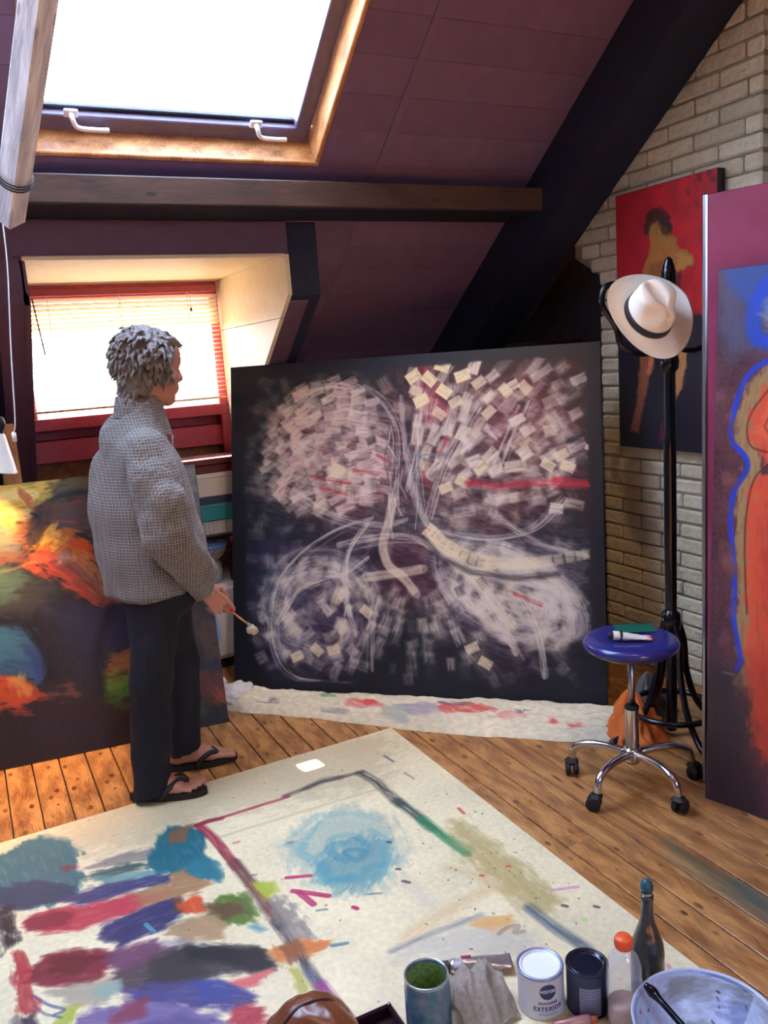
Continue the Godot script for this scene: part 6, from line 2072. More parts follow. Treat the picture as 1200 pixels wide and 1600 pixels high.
	# ---------------- flip-flops
	for q in feet:
		var d: Vector3 = (q[2] as Vector3).normalized()
		var w := d.cross(Vector3.UP).normalized()
		var fl := Node3D.new()
		fl.name = "flip_flop"
		o.add_child(fl, true)
		var heel: Vector3 = q[1]
		var poly := []
		var inner := -1.0 if q == feet[0] else 1.0
		for i in 28:
			var a := TAU * i / 28.0
			var s := cos(a)
			var wid := 0.040 + 0.012 * s + (0.006 * signf(inner) * 0.0)
			poly.append(Vector2(0.125 + 0.148 * s, sin(a) * wid * (1.0 - 0.1 * absf(s)) - inner * 0.004 * s))
		var ground := Vector3(heel.x, 0.0050 if q == feet[0] else 0.0006, heel.z)
		part("sole", prism(poly, ground, d, w, Vector3.UP, 0.026), mats.rubber, fl)
		var toe := ground + d * 0.205 + w * inner * 0.018 + Vector3(0, 0.03, 0)
		for s in [-1.0, 1.0]:
			var pth := smooth_path([toe, toe - d * 0.03 + w * s * 0.016 + Vector3(0, 0.034, 0), ground + d * 0.135 + w * s * 0.044 + Vector3(0, 0.05, 0), ground + d * 0.105 + w * s * 0.05 + Vector3(0, 0.02, 0)], 5)
			var s3 := new_st()
			add_tube(s3, pth, [0.006, 0.008, 0.010, 0.011, 0.011, 0.011, 0.011], 8)
			part("strap", finish(s3), mats.rubber, fl)
	# ---------------- the dabber in his fingers
	var dbr := thing("paint_dabber", "small paint dabber with a thin wooden handle in the man's fingers", "paint dabber", Vector3(0.815, 0.690, -2.985))
	part("handle", tube([Vector3(0, 0, 0), Vector3(0.025, -0.03, 0.002), Vector3(0.06, -0.066, 0.004)], [0.0032, 0.0036, 0.004], 10), mats.pine, dbr)
	part("ferrule", tube([Vector3(0.055, -0.061, 0.004), Vector3(0.066, -0.072, 0.005)], [0.0062], 12), mats.steel, dbr)
	part("sponge", join_skins([skin([[Vector3(0.068, -0.088, 0.002), Vector3(0.076, -0.092, 0.008), 0.0185, 0.017]], 0.003, 0.004, [], 0.004, 90.0, Vector3.ONE, 9)]), world_noise(c8(150, 138, 120), c8(196, 186, 168), 0.9, Vector3(40, 40, 40)), dbr)
	part("red_tip", tube([Vector3(-0.012, 0.014, 0), Vector3(0.004, -0.005, 0)], [0.006, 0.0065], 10), mat(c8(196, 30, 48), 0.4), dbr)

func knit_material() -> StandardMaterial3D:
	var m := mat(Color.WHITE, 0.9)
	var n := 64
	var im := Image.create(n, n, false, Image.FORMAT_RGB8)
	var hm := Image.create(n, n, false, Image.FORMAT_L8)
	for y in n:
		for x in n:
			# four waffle cells a side: raised ribs round sunken squares
			var u := absf(fposmod(x / 16.0, 1.0) - 0.5) * 2.0
			var v := absf(fposmod(y / 16.0, 1.0) - 0.5) * 2.0
			var rib := clampf((maxf(u, v) - 0.45) / 0.4, 0.0, 1.0)
			var yarn := 0.06 * sin(x * 1.57) * sin(y * 1.57)
			hm.set_pixel(x, y, Color.from_hsv(0, 0, 0.15 + 0.7 * rib + yarn))
			im.set_pixel(x, y, c8(74, 70, 70).lerp(c8(136, 129, 122), clampf(0.25 + rib * 0.7 + yarn, 0.0, 1.0)))
	m.albedo_texture = ImageTexture.create_from_image(im)
	hm.bump_map_to_normal_map(6.0)
	m.normal_enabled = true
	m.normal_texture = ImageTexture.create_from_image(hm)
	m.normal_scale = 0.9
	m.uv1_triplanar = true
	m.uv1_scale = Vector3(24, 24, 24)
	m.rim_enabled = true
	m.rim = 0.4
	return m

# ------------------------------------------------------------------ furniture
func build_stool() -> void:
	var o := thing("work_stool", "blue round swivel stool on a five-legged chrome base with casters", "stool", Vector3(1.99, 0, -2.12))
	var blue := mat(c8(22, 26, 108), 0.16)
	blue.clearcoat_enabled = true
	blue.clearcoat = 0.6
	part("seat", lathe([Vector2(0, 0.512), Vector2(0.10, 0.512), Vector2(0.142, 0.517), Vector2(0.160, 0.530), Vector2(0.165, 0.543), Vector2(0.160, 0.556), Vector2(0.145, 0.564), Vector2(0.11, 0.566), Vector2(0.05, 0.562), Vector2(0, 0.561)], 64), blue, o)
	part("seat_bracket", lathe([Vector2(0, 0.478), Vector2(0.02, 0.478), Vector2(0.05, 0.505), Vector2(0.052, 0.513), Vector2(0, 0.513)], 24), mats.black, o)
	part("gas_rod", lathe([Vector2(0, 0.28), Vector2(0.0125, 0.28), Vector2(0.0125, 0.49), Vector2(0, 0.49)], 20), mats.steel, o)
	part("sheath", lathe_runs([[Vector2(0.0, 0.105), Vector2(0.022, 0.105)], [Vector2(0.022, 0.105), Vector2(0.0235, 0.12), Vector2(0.0235, 0.298)], [Vector2(0.0235, 0.298), Vector2(0.0, 0.298)]], 28), mats.chrome, o)
	part("rubber_ring", lathe([Vector2(0.0, 0.296), Vector2(0.025, 0.297), Vector2(0.026, 0.306), Vector2(0.018, 0.312), Vector2(0.0, 0.312)], 28), mats.rubber, o)
	part("hub", lathe([Vector2(0.0, 0.088), Vector2(0.024, 0.09), Vector2(0.036, 0.105), Vector2(0.036, 0.135), Vector2(0.028, 0.15), Vector2(0.0, 0.15)], 28), mats.chrome, o)
	for i in 5:
		var a := deg_to_rad(21.0 + 72.0 * i)
		var d := Vector3(cos(a), 0, sin(a))
		var lg := part("leg", tube(smooth_path([d * 0.02 + Vector3(0, 0.125, 0), d * 0.09 + Vector3(0, 0.134, 0), d * 0.165 + Vector3(0, 0.131, 0), d * 0.212 + Vector3(0, 0.108, 0), d * 0.226 + Vector3(0, 0.062, 0)], 6), [0.0145, 0.0145, 0.0145, 0.014, 0.0135], 14), mats.chrome, o)
		var st := new_st()
		for s in [-1.0, 1.0]:
			var prof := [Vector2(0, -0.009), Vector2(0.021, -0.009), Vector2(0.0255, -0.005), Vector2(0.0255, 0.005), Vector2(0.021, 0.009), Vector2(0, 0.009)]
			add_lathe(st, prof, 24, Vector3(s * 0.0145, 0.0258, 0.012), Basis(Vector3(0, 0, 1), PI / 2))
		add_box(st, Vector3(0, 0.05, 0.004), Vector3(0.05, 0.026, 0.044), 0.011)
		part("caster", finish(st), mats.rubber, lg, d * 0.228, Vector3(0, 109.0 * i, 0))
	# on the seat: a squeezed paint tube and a green card
	var t := thing("paint_tube_on_stool", "white squeezed paint tube lying on the blue stool seat", "paint tube", Vector3(1.957, 0.583, -2.105), deg_to_rad(-36))
	var rows := []
	for i in 14:
		var s := i / 13.0
		var r := []
		for j in 16:
			var w := TAU * j / 16.0
			var hw := lerpf(0.016, 0.024, s)
			var hh := lerpf(0.016, 0.0025, smoothstep(0.1, 1.0, s))
			var crease := sin(s * 19.0 + j * 1.3) * 0.0022 * s
			r.append(Vector3(-0.045 + 0.125 * s, sin(w) * hh + crease - lerpf(0.0, 0.012, s), cos(w) * hw + crease))
		rows.append(r)
	var c0 := []
	var c1 := []
	for j in 16:
		c0.append(Vector3(-0.045, 0, 0))
		c1.append(Vector3(0.08, -0.012, 0))
	rows.push_front(c0)
	rows.push_back(c1)
	var st := new_st()
	add_grid(st, rows, true)
	part("tube_body", finish(st), mat(c8(226, 218, 208), 0.4), t)
	var bs := new_st()
	add_lathe(bs, [Vector2(0.0172, -0.005), Vector2(0.0176, 0.0), Vector2(0.0172, 0.005)], 20, Vector3(-0.018, -0.002, 0), Basis(Vector3(0, 0, 1), PI / 2))
	part("black_stripe", finish(bs), mats.black, t)
	part("cap", tube([Vector3(-0.062, 0, 0), Vector3(-0.044, 0, 0)], [0.0115, 0.013], 14), mats.black, t)
	part("red_end", span(Vector3(0.055, -0.0125, -0.02), Vector3(0.085, -0.0095, 0.022), 0.001), mat(c8(200, 84, 78), 0.5), t)
	var g := thing("green_card", "dark green card lying at the back of the stool seat", "card", Vector3(2.06, 0.5665, -2.175), deg_to_rad(-32))
	part("sheet", span(Vector3(-0.07, 0.0, -0.045), Vector3(0.07, 0.0025, 0.045), 0.001), mat(c8(10, 92, 78), 0.3), g)
	part("rim", span(Vector3(-0.07, 0.0025, -0.045), Vector3(0.07, 0.004, -0.04), 0.0006), mat(c8(8, 70, 62), 0.3), g)

func build_hat_stand() -> void:
	var o := thing("hat_stand", "tall black bentwood hat stand beside the brick pier", "hat stand", Vector3(2.385, 0, -2.315))
	part("pole", lathe_runs([[Vector2(0, 0.03), Vector2(0.02, 0.03), Vector2(0.022, 0.06), Vector2(0.022, 0.44)], [Vector2(0.022, 0.44), Vector2(0.036, 0.455), Vector2(0.038, 0.49), Vector2(0.036, 0.52), Vector2(0.022, 0.535)], [Vector2(0.022, 0.535), Vector2(0.0235, 0.9), Vector2(0.0235, 1.18), Vector2(0.026, 1.2), Vector2(0.0225, 1.22), Vector2(0.022, 1.46)], [Vector2(0.022, 1.46), Vector2(0.034, 1.475), Vector2(0.036, 1.50), Vector2(0.03, 1.525), Vector2(0.02, 1.535), Vector2(0.018, 1.72)]], 24), mats.gloss_black, o)
	var prof := [Vector2(0.018, 1.72), Vector2(0.022, 1.728), Vector2(0.013, 1.74)]
	for i in 15:
		var s := i / 14.0
		prof.append(Vector2(0.012 + 0.015 * sin(PI * (0.1 + 0.88 * s)) + 0.0016 * sin(s * 52.0), 1.742 + 0.125 * s))
	prof.append(Vector2(0.0, 1.878))
	part("finial", lathe(prof, 24), mats.gloss_black, o)
	for i in 4:
		var a := deg_to_rad(15.0 + 90.0 * i)
		var d := Vector3(cos(a), 0, sin(a))
		part("leg", tube(smooth_path([d * 0.025 + Vector3(0, 0.50, 0), d * 0.055 + Vector3(0, 0.40, 0), d * 0.065 + Vector3(0, 0.28, 0), d * 0.11 + Vector3(0, 0.14, 0), d * 0.19 + Vector3(0, 0.05, 0), d * 0.27 + Vector3(0, 0.014, 0)], 6), [0.0145, 0.014, 0.013], 12), mats.gloss_black, o)
	var ring := []
	for i in 49:
		var a := TAU * i / 48.0
		ring.append(Vector3(cos(a) * 0.165, 0.125, sin(a) * 0.165))
	part("hoop", tube(ring, [0.012], 10, false), mats.gloss_black, o)
	for i in 3:
		var a := deg_to_rad([196.0, 286.0, 20.0][i])
		var d := Vector3(cos(a), 0, sin(a))
		if i == 0:
			d *= 1.12
		part("hook", tube(smooth_path([d * 0.024 + Vector3(0, 1.55, 0), d * 0.10 + Vector3(0, 1.535, 0), d * 0.17 + Vector3(0, 1.57, 0), d * 0.19 + Vector3(0, 1.64, 0), d * 0.235 + Vector3(0, 1.72, 0), d * 0.225 + Vector3(0, 1.78, 0), d * 0.18 + Vector3(0, 1.79, 0), d * 0.16 + Vector3(0, 1.755, 0)], 6), [0.011], 10), mats.gloss_black, o)

func build_hat() -> void:
	# the crown looks up and out towards the room; the hat hangs on the front hook
	var o := thing("straw_hat", "cream panama hat with a black band hanging on the hat stand", "hat")
	var n := Vector3(-0.25, 0.50, 0.80).normalized()
	var f := Vector3(0.18, -0.85, 0.50)
	f = (f - n * f.dot(n)).normalized()
	o.transform = Transform3D(Basis(f.cross(n) * -1.0, n, f), Vector3(2.187, 1.667, -2.221)).scaled_local(Vector3(1.04, 1.04, 1.04))
	var straw := mat(Color.WHITE, 0.6)
	straw.albedo_texture = noise_tex(0.2, c8(232, 224, 208), c8(244, 238, 226), 128, 2, 81)
	straw.uv1_triplanar = true
	straw.uv1_scale = Vector3(9, 9, 9)
	var seg := 72
	part("hook_peg", tube([Vector3(0.0, 0.02, 0.0), Vector3(0.03, -0.06, 0.03)], [0.009], 8), mats.gloss_black, o)
	var brim := []
	for k in [[0.074, 0.002], [0.09, -0.001], [0.11, -0.003], [0.13, -0.002], [0.142, 0.002], [0.146, 0.004], [0.142, -0.0005], [0.11, -0.006], [0.088, -0.004], [0.072, -0.001]]:
		var row := []
		for j in seg:
			var a := TAU * j / seg
			var rf := 1.0 + 0.13 * absf(sin(a))            # longer front to back
			var x: float = cos(a) * k[0]
			var z: float = sin(a) * k[0] * rf
			var t: float = clampf((k[0] - 0.07) / 0.075, 0.0, 1.0)
			var roll: float = 0.034 * t * t * pow(absf(cos(a)), 2.0) - 0.014 * t * maxf(0.0, sin(a))
			row.append(Vector3(x, k[1] + roll, z))
		brim.append(row)
	var st := new_st()
	add_grid(st, brim, true)
	part("brim", finish(st), straw, o)
	var crown := []
	for i in 22:
		var s := i / 21.0
		var row := []
		for j in seg:
			var a := TAU * j / seg
			var rad := 0.0
			var y := 0.0
			if s < 0.6:
				var t := s / 0.6
				rad = lerpf(0.076, 0.067, t)
				y = 0.100 * t
			else:
				var t := (s - 0.6) / 0.4
				rad = 0.067 * (1.0 - t)
				y = 0.100 + 0.016 * sqrt(maxf(0.0, 1.0 - pow(1.0 - t, 2.4)))
			var x := cos(a) * rad
			var z := sin(a) * rad * 1.18
			var high := clampf((y - 0.045) / 0.06, 0.0, 1.0)
			# long crease on top and a pinch on both sides near the front
			y -= 0.034 * high * exp(-pow(x / 0.017, 2.0)) * smoothstep(-0.085, 0.0, z + 0.02) * (1.0 - 0.25 * smoothstep(0.03, 0.075, z))
			y -= 0.018 * high * smoothstep(0.0, 0.075, z)
			var pinch := 0.026 * high * exp(-pow((z - 0.042) / 0.026, 2.0)) * signf(x) * smoothstep(0.0, 0.03, absf(x))
			row.append(Vector3(x - pinch, y, z))
		crown.append(row)
	st = new_st()
	add_grid(st, crown, true)
	part("crown", finish(st), straw, o)
	var band := []
	for k in [[0.0765, 0.002], [0.0782, 0.003], [0.0758, 0.027], [0.0742, 0.029], [0.0728, 0.028]]:
		var row := []
		for j in seg:
			var a := TAU * j / seg
			row.append(Vector3(cos(a) * k[0], k[1], sin(a) * k[0] * 1.18))
		band.append(row)
	st = new_st()
	add_grid(st, band, true)
	part("band", finish(st), mat(c8(24, 26, 40), 0.6), o)

func build_cloths() -> void:
	# long dust sheet bunched along the foot of the big canvas
	var a := Vector3(1.027, 0, -3.874)
	var u := Vector3(0.74462, 0, 0.66749)
	var n := Vector3(-0.66749, 0, 0.74462)
	var o := thing("dust_sheet", "long cream dust sheet with paint stains bunched under the huge canvas", "dust sheet", a)
	var p := pad(1950, 520, 0.5, c8(212, 200, 172))
	p.mottle(0.08, 0.5, 0.5)
	var rng := RandomNumberGenerator.new()
	rng.seed = 31
	var spots := [[760, 200, 190, 50, 206, 96, 96], [1010, 190, 200, 60, 150, 140, 160], [1230, 160, 230, 46, 196, 60, 56], [1180, 120, 160, 30, 110, 80, 110], [930, 260, 120, 60, 150, 160, 150], [1420, 200, 120, 40, 214, 130, 120], [560, 110, 60, 20, 70, 130, 110], [300, 240, 90, 30, 120, 110, 110], [1620, 220, 26, 22, 206, 50, 56], [1700, 250, 34, 22, 206, 50, 56], [800, 200, 34, 18, 206, 50, 56], [770, 170, 40, 20, 206, 50, 60], [1480, 150, 30, 18, 50, 56, 90], [640, 280, 120, 26, 130, 130, 130]]
	for s in spots:
		var poly := []
		for k in 9:
			var w := TAU * k / 9.0
			poly.append(Vector2(s[0], s[1] * 1.5) + Vector2(cos(w) * s[2] * 0.55, sin(w) * s[3] * 1.4) * rng.randf_range(0.7, 1.1))
		p.blob(poly, c8(s[4], s[5], s[6]), 0.75, 10, 22, 0.2, 0.6)
	var fn := FastNoiseLite.new()
	fn.seed = 12
	fn.frequency = 4.0
	fn.fractal_octaves = 4
	var rows := []
	var nt := 26
	var ns := 200
	for i in nt + 1:
		var row := []
		var t := float(i) / nt
		for j in ns + 1:
			var s := float(j) / ns
			var along := -0.03 + 1.93 * s
			var wid := 0.19 + 0.14 * smoothstep(0.0, 0.75, s) + 0.02 * fn.get_noise_2d(along * 0.7, 9.0)
			var hgt := 0.046 + 0.035 * exp(-pow((s - 0.05) / 0.05, 2.0)) - 0.012 * smoothstep(0.5, 1.0, s)
			var prof := pow(sin(PI * clampf(0.12 + 0.88 * t, 0.0, 1.0)), 0.55)
			var ends := smoothstep(0.0, 0.02, s) * smoothstep(1.0, 0.975, s)
			var fold := 0.026 * fn.get_noise_2d(along * 0.8 + t * 0.7, t * 1.6) + 0.010 * fn.get_noise_2d(along * 2.2 - t, t * 1.2 + 5.0)
			var y := maxf(0.0, (hgt + fold) * prof * (0.35 + 0.65 * ends))
			var q := u * along + n * (0.022 + wid * t) + Vector3(0, y + 0.0015, 0)
			row.append(q)
		rows.append(row)
	var st := new_st()
	var flip := []
	for r in rows:
		var rr: Array = r.duplicate()
		flip.append(rr)
	add_grid(st, flip)
	var m := textured(p.texture(), 0.85)
	part("cloth", finish(st), m, o)
	# bunched knot at its left end
	var kb := []
	for i in 9:
		var c := Vector3(rng.randf_range(-0.03, 0.12), 0.045 + rng.randf_range(-0.01, 0.03), rng.randf_range(0.06, 0.17))
		var q := u * c.x + n * c.z + Vector3(0, c.y, 0)
		kb.append([q, q + Vector3(rng.randf_range(-0.07, 0.07), rng.randf_range(-0.02, 0.02), rng.randf_range(-0.05, 0.05)), 0.035, 0.022])
	part("bunched_end", join_skins([skin(kb, 0.007, 0.008, [[Vector3.DOWN, 0.0]], 0.02, 14.0, Vector3.ONE, 15)]), mat(c8(214, 210, 204), 0.85), o)
	# orange rag and grey rag behind the stool
	var rg := thing("orange_rag", "bright orange rag slumped behind the stool's chrome column", "rag", Vector3(2.25, 0, -2.385))
	part("cloth", draped(Vector3(0.03, 0.20, -0.05), [Vector2(-0.125, 0.03), Vector2(-0.06, 0.12), Vector2(0.03, 0.135), Vector2(0.125, 0.06), Vector2(0.12, -0.09), Vector2(-0.02, -0.13), Vector2(-0.1, -0.08)], 0.09, 16), mat(c8(206, 104, 38), 0.85), rg)
	var gr := thing("grey_rag", "crumpled dark grey rag behind the orange rag", "rag", Vector3(2.47, 0, -2.52))
	part("cloth", draped(Vector3(-0.02, 0.2, 0.0), [Vector2(-0.11, 0.02), Vector2(-0.04, 0.07), Vector2(0.08, 0.08), Vector2(0.13, 0.0), Vector2(0.06, -0.1), Vector2(-0.05, -0.08)], 0.08, 18), mat(c8(92, 88, 90), 0.9), gr)

# a cloth that falls from a peak to an outline on the floor, in folds
func draped(peak: Vector3, outline: Array, fold: float, sd: int) -> ArrayMesh:
	var fn := FastNoiseLite.new()
	fn.seed = sd
	fn.frequency = 7.0
	fn.fractal_octaves = 3
	var rows := []
	var loop := []
	for q in outline:
		loop.append(Vector3(q.x, 0, q.y))
	loop.append(loop[0])
	loop = smooth_path(loop, 9)
	loop.pop_back()
	for i in 17:
		var t := i / 16.0
		var row := []
		for j in loop.size():
			var e: Vector3 = loop[j]
			var ring := Vector3(peak.x, 0, peak.z).lerp(e, pow(t, 0.8))
			var y := peak.y * pow(1.0 - t, 1.25)
			var k := fn.get_noise_3d(e.x * 2.0, t * 0.3, e.z * 2.0) * fold * sin(PI * t)
			ring += Vector3(e.x, 0, e.z) * k * 3.0
			y = maxf(0.002, y + k * 0.35)
			row.append(Vector3(ring.x, y, ring.z))
		rows.append(row)
	rows.reverse()
	var st := new_st()
	for r in rows:
		r.reverse()
	add_grid(st, rows, true)
	return finish(st)

# ------------------------------------------------------------------ paint pots and bottles in the foreground
func build_foreground() -> void:
	# glass jar with paint crusted inside
	var j := thing("paint_jar", "open glass jar crusted with green and blue paint", "jar", Vector3(0.791, 0.0048, -1.539))
	var jm := mat(Color.WHITE, 0.25)
	jm.albedo_texture = noise_tex(0.02, c8(40, 96, 118), c8(120, 110, 130), 256, 4, 91)
	jm.uv1_triplanar = true
	jm.uv1_scale = Vector3(7, 5, 7)
	part("wall", lathe([Vector2(0, 0.0), Vector2(0.048, 0.0), Vector2(0.054, 0.006), Vector2(0.055, 0.02), Vector2(0.055, 0.12), Vector2(0.052, 0.128), Vector2(0.053, 0.131), Vector2(0.053, 0.15), Vector2(0.051, 0.153), Vector2(0.0485, 0.15), Vector2(0.0485, 0.128), Vector2(0.0505, 0.12), Vector2(0.0505, 0.02), Vector2(0.046, 0.008), Vector2(0, 0.006)], 48), jm, j)
	var im := mat(Color.WHITE, 0.3)
	im.albedo_texture = noise_tex(0.03, c8(60, 110, 70), c8(196, 200, 110), 256, 4, 92)
	im.uv1_triplanar = true
	im.uv1_scale = Vector3(9, 9, 9)
	part("paint_lining", lathe([Vector2(0, 0.03), Vector2(0.048, 0.03), Vector2(0.0498, 0.034), Vector2(0.0498, 0.118), Vector2(0.0478, 0.126), Vector2(0.0478, 0.146)], 48), im, j)
	part("rim", lathe([Vector2(0.049, 0.1495), Vector2(0.051, 0.1555), Vector2(0.0535, 0.1525), Vector2(0.0535, 0.148)], 48), mats.glass, j)
	# silver tube
	var t := thing("silver_paint_tube", "silver metal paint tube with a grey cap lying behind the rag", "paint tube", Vector3(0.995, 0.0048, -1.64), deg_to_rad(-24.0))
	var rows := []
	var fn := FastNoiseLite.new()
	fn.seed = 33
	fn.frequency = 28.0
	for i in 22:
		var s := i / 21.0
		var r := []
		for k in 18:
			var w := TAU * k / 18.0
			var hh := lerpf(0.0185, 0.004, smoothstep(0.3, 1.0, s))
			var hw := lerpf(0.0185, 0.026, smoothstep(0.2, 1.0, s))
			var d := 1.0 + 0.32 * fn.get_noise_2d(s * 1.2, sin(w)) * smoothstep(0.15, 0.5, s)
			r.append(Vector3(-0.07 + 0.16 * s, 0.02 + sin(w) * hh * d, cos(w) * hw * d))
		rows.append(r)
	var e0 := []
	var e1 := []
	for k in 18:
		e0.append(Vector3(-0.075, 0.02, 0))
		e1.append(Vector3(0.091, 0.02, 0))
	rows.push_front(e0)
	rows.push_back(e1)
	var st := new_st()
	add_grid(st, rows, true)
	part("tube_body", finish(st), mat(c8(206, 200, 208), 0.28, 0.9), t)
	part("cap", tube([Vector3(-0.098, 0.02, 0), Vector3(-0.074, 0.02, 0)], [0.0155, 0.0165], 18), mat(c8(70, 66, 68), 0.5), t)
	st = new_st()
	add_lathe(st, [Vector2(0.0188, -0.012), Vector2(0.0191, 0.0), Vector2(0.0188, 0.014)], 24, Vector3(-0.05, 0.02, 0), Basis(Vector3(0, 0, 1), PI / 2))
	part("paper_label", finish(st), mat(c8(198, 190, 196), 0.6), t)
	for i in 5:
		part("label_line", tube([Vector3(-0.061 + i * 0.0052, 0.0393, -0.006), Vector3(-0.061 + i * 0.0052, 0.0393, 0.006)], [0.0009], 5), mat(c8(90, 84, 94), 0.6), t)
	part("red_mark", span(Vector3(-0.042, 0.037, -0.012), Vector3(-0.015, 0.0402, -0.004), 0.001), mat(c8(176, 36, 52), 0.5), t)
	# stiff crumpled rag
	var rg := thing("crumpled_rag", "stiff crumpled grey-brown rag between jar and white can", "rag", Vector3(0.925, 0.0048, -1.525))
	var f2 := FastNoiseLite.new()
	f2.seed = 44
	f2.frequency = 6.0
	f2.fractal_octaves = 2
	rows = []
	for i in 34:
		var row := []
		for k in 34:
			var x := (k / 33.0 - 0.5) * 0.15
			var v := i / 33.0
			var z := (v - 0.5) * 0.15
			var dome := 0.085 * pow(maxf(0.0, sin(PI * clampf(v * 0.86 + 0.12, 0, 1))), 0.7) * pow(maxf(0.0, cos(x / 0.17 * 2.7)), 0.35)
			var n := f2.get_noise_3d(x * 4.5 + z * 1.5, 0.2, z * 1.0)
			var bend := 0.012 * f2.get_noise_2d(z * 2.0, 4.0)
			row.append(Vector3(x + bend, maxf(0.001, dome + n * 0.03 * smoothstep(0.0, 0.04, dome)), z - 0.03 * dome / 0.085))
		rows.append(row)
	st = new_st()
	add_grid(st, rows)
	var rm := world_noise(c8(128, 114, 104), c8(176, 164, 152), 0.85, Vector3(9, 9, 9), 0.03, 95)
	part("cloth", finish(st), rm, rg)
	# white can with lettering
	var c := thing("white_paint_can", "white paint can with printed label and closed white lid", "paint can", Vector3(1.067, 0.0048, -1.466))
	can_body(c, 0.056, 0.112, mat(c8(214, 208, 214), 0.4), mat(c8(240, 242, 248), 0.3), mat(c8(150, 156, 190), 0.3, 0.6))
	var yaw := atan2(-1.067, 1.466) + 0.30
	var nav := mat(c8(34, 44, 96), 0.5)
	var pr := Node3D.new()
	pr.name = "printed_label"
	c.add_child(pr)
	pr.rotation.y = yaw
	var disc := []
	for k in 36:
		var a := TAU * k / 36.0
		disc.append(Vector2(cos(a), sin(a)) * 0.0205)
	part("round_emblem", wrapped(disc, 0.0562, 0.0, 0.077), nav, pr)
	part("lettering", lettering("HISTOR", 0.0078, 0.0568), mats.white, pr, Vector3(0, 0.0785, 0))
	part("lettering", lettering("monodek", 0.0078, 0.0564), nav, pr, Vector3(0, 0.047, 0))
	part("lettering", lettering("EXTERIOR", 0.0115, 0.0564), mat(c8(70, 62, 140), 0.5), pr, Vector3(0, 0.031, 0))
	for k in 2:
		part("fine_print", wrapped([Vector2(-0.024, -0.0006), Vector2(-0.008, -0.0006), Vector2(0.008, -0.0006), Vector2(0.024, -0.0006), Vector2(0.024, 0.0006), Vector2(0.008, 0.0006), Vector2(-0.008, 0.0006), Vector2(-0.024, 0.0006)], 0.0562, 0.0, 0.019 - k * 0.004), mat(c8(120, 116, 150), 0.6), pr)
	# dark can
	var d := thing("dark_paint_can", "paint can with a dark lid and grey text panel", "paint can", Vector3(1.160, 0.0048, -1.403))
	can_body(d, 0.05, 0.118, mat(c8(36, 40, 74), 0.4), mat(c8(20, 24, 40), 0.2), mat(c8(34, 38, 60), 0.3, 0.5))
	var pd := Node3D.new()
	pd.name = "text_panel"
	d.add_child(pd)
	pd.rotation.y = atan2(-1.151, 1.409) + 0.12
	part("panel", wrapped(band_poly(0.052, 0.076), 0.0502, 0.0, 0.046), mat(c8(126, 122, 150), 0.5), pd)
	for k in 9:
		for s in [-1.0, 1.0]:
			part("fine_print", wrapped([Vector2(-0.011, -0.0007), Vector2(0.011, -0.0007), Vector2(0.011 - 0.003 * (k % 3), 0.0007), Vector2(-0.011, 0.0007)], 0.0506, s * 0.0125, 0.077 - k * 0.0075), mat(c8(72, 70, 104), 0.6), pd)
	# plastic bottle
	var b := thing("plastic_bottle", "clear plastic bottle with a bright orange screw cap", "bottle", Vector3(1.200, 0.0048, -1.318))
	var pl := mat(Color(0.9, 0.9, 0.96, 0.22), 0.1)
	pl.transparency = BaseMaterial3D.TRANSPARENCY_ALPHA
	part("shell", lathe([Vector2(0, 0.0), Vector2(0.034, 0.0), Vector2(0.040, 0.006), Vector2(0.041, 0.03), Vector2(0.0395, 0.05), Vector2(0.041, 0.07), Vector2(0.041, 0.125), Vector2(0.0385, 0.132), Vector2(0.041, 0.139), Vector2(0.039, 0.155), Vector2(0.032, 0.176), Vector2(0.021, 0.19), Vector2(0.016, 0.195), Vector2(0.0155, 0.205), Vector2(0.0, 0.205)], 44), pl, b)
	part("liquid", lathe([Vector2(0, 0.003), Vector2(0.036, 0.004), Vector2(0.0385, 0.012), Vector2(0.0385, 0.052), Vector2(0, 0.052)], 40), mat(c8(196, 150, 140), 0.3), b)
	var cap := []
	for i in 2:
		cap.append([])
	st = new_st()
	add_lathe(st, [Vector2(0.0, 0.2), Vector2(0.0195, 0.2), Vector2(0.0205, 0.203), Vector2(0.0205, 0.2225), Vector2(0.018, 0.2265), Vector2(0.0, 0.2268)], 36)
	var cp := part("cap", finish(st), mat(c8(238, 92, 40), 0.4), b)
	for k in 24:
		var a := TAU * k / 24.0
		part("rib", tube([Vector3(cos(a) * 0.0205, 0.205, sin(a) * 0.0205), Vector3(cos(a) * 0.0205, 0.2215, sin(a) * 0.0205)], [0.0011], 5), mat_shared("orange_cap", c8(232, 86, 38), 0.4), cp)
	# wine bottle with a stopper
	var w := thing("wine_bottle", "dark green glass wine bottle with a rounded teal stopper", "bottle", Vector3(1.303, 0.0048, -1.348))
	var wg := mat(c8(34, 38, 36), 0.08)
	wg.clearcoat_enabled = true
	part("glass", lathe([Vector2(0, 0.004), Vector2(0.034, 0.0), Vector2(0.0395, 0.006), Vector2(0.040, 0.02), Vector2(0.040, 0.125), Vector2(0.037, 0.15), Vector2(0.027, 0.18), Vector2(0.0185, 0.205), Vector2(0.0150, 0.225), Vector2(0.0142, 0.265), Vector2(0.0158, 0.267), Vector2(0.0158, 0.276), Vector2(0.0142, 0.279), Vector2(0, 0.279)], 44), wg, w)
	part("stopper_collar", lathe([Vector2(0, 0.279), Vector2(0.0115, 0.279), Vector2(0.0115, 0.287), Vector2(0, 0.287)], 24), mat(c8(206, 186, 170), 0.6), w)
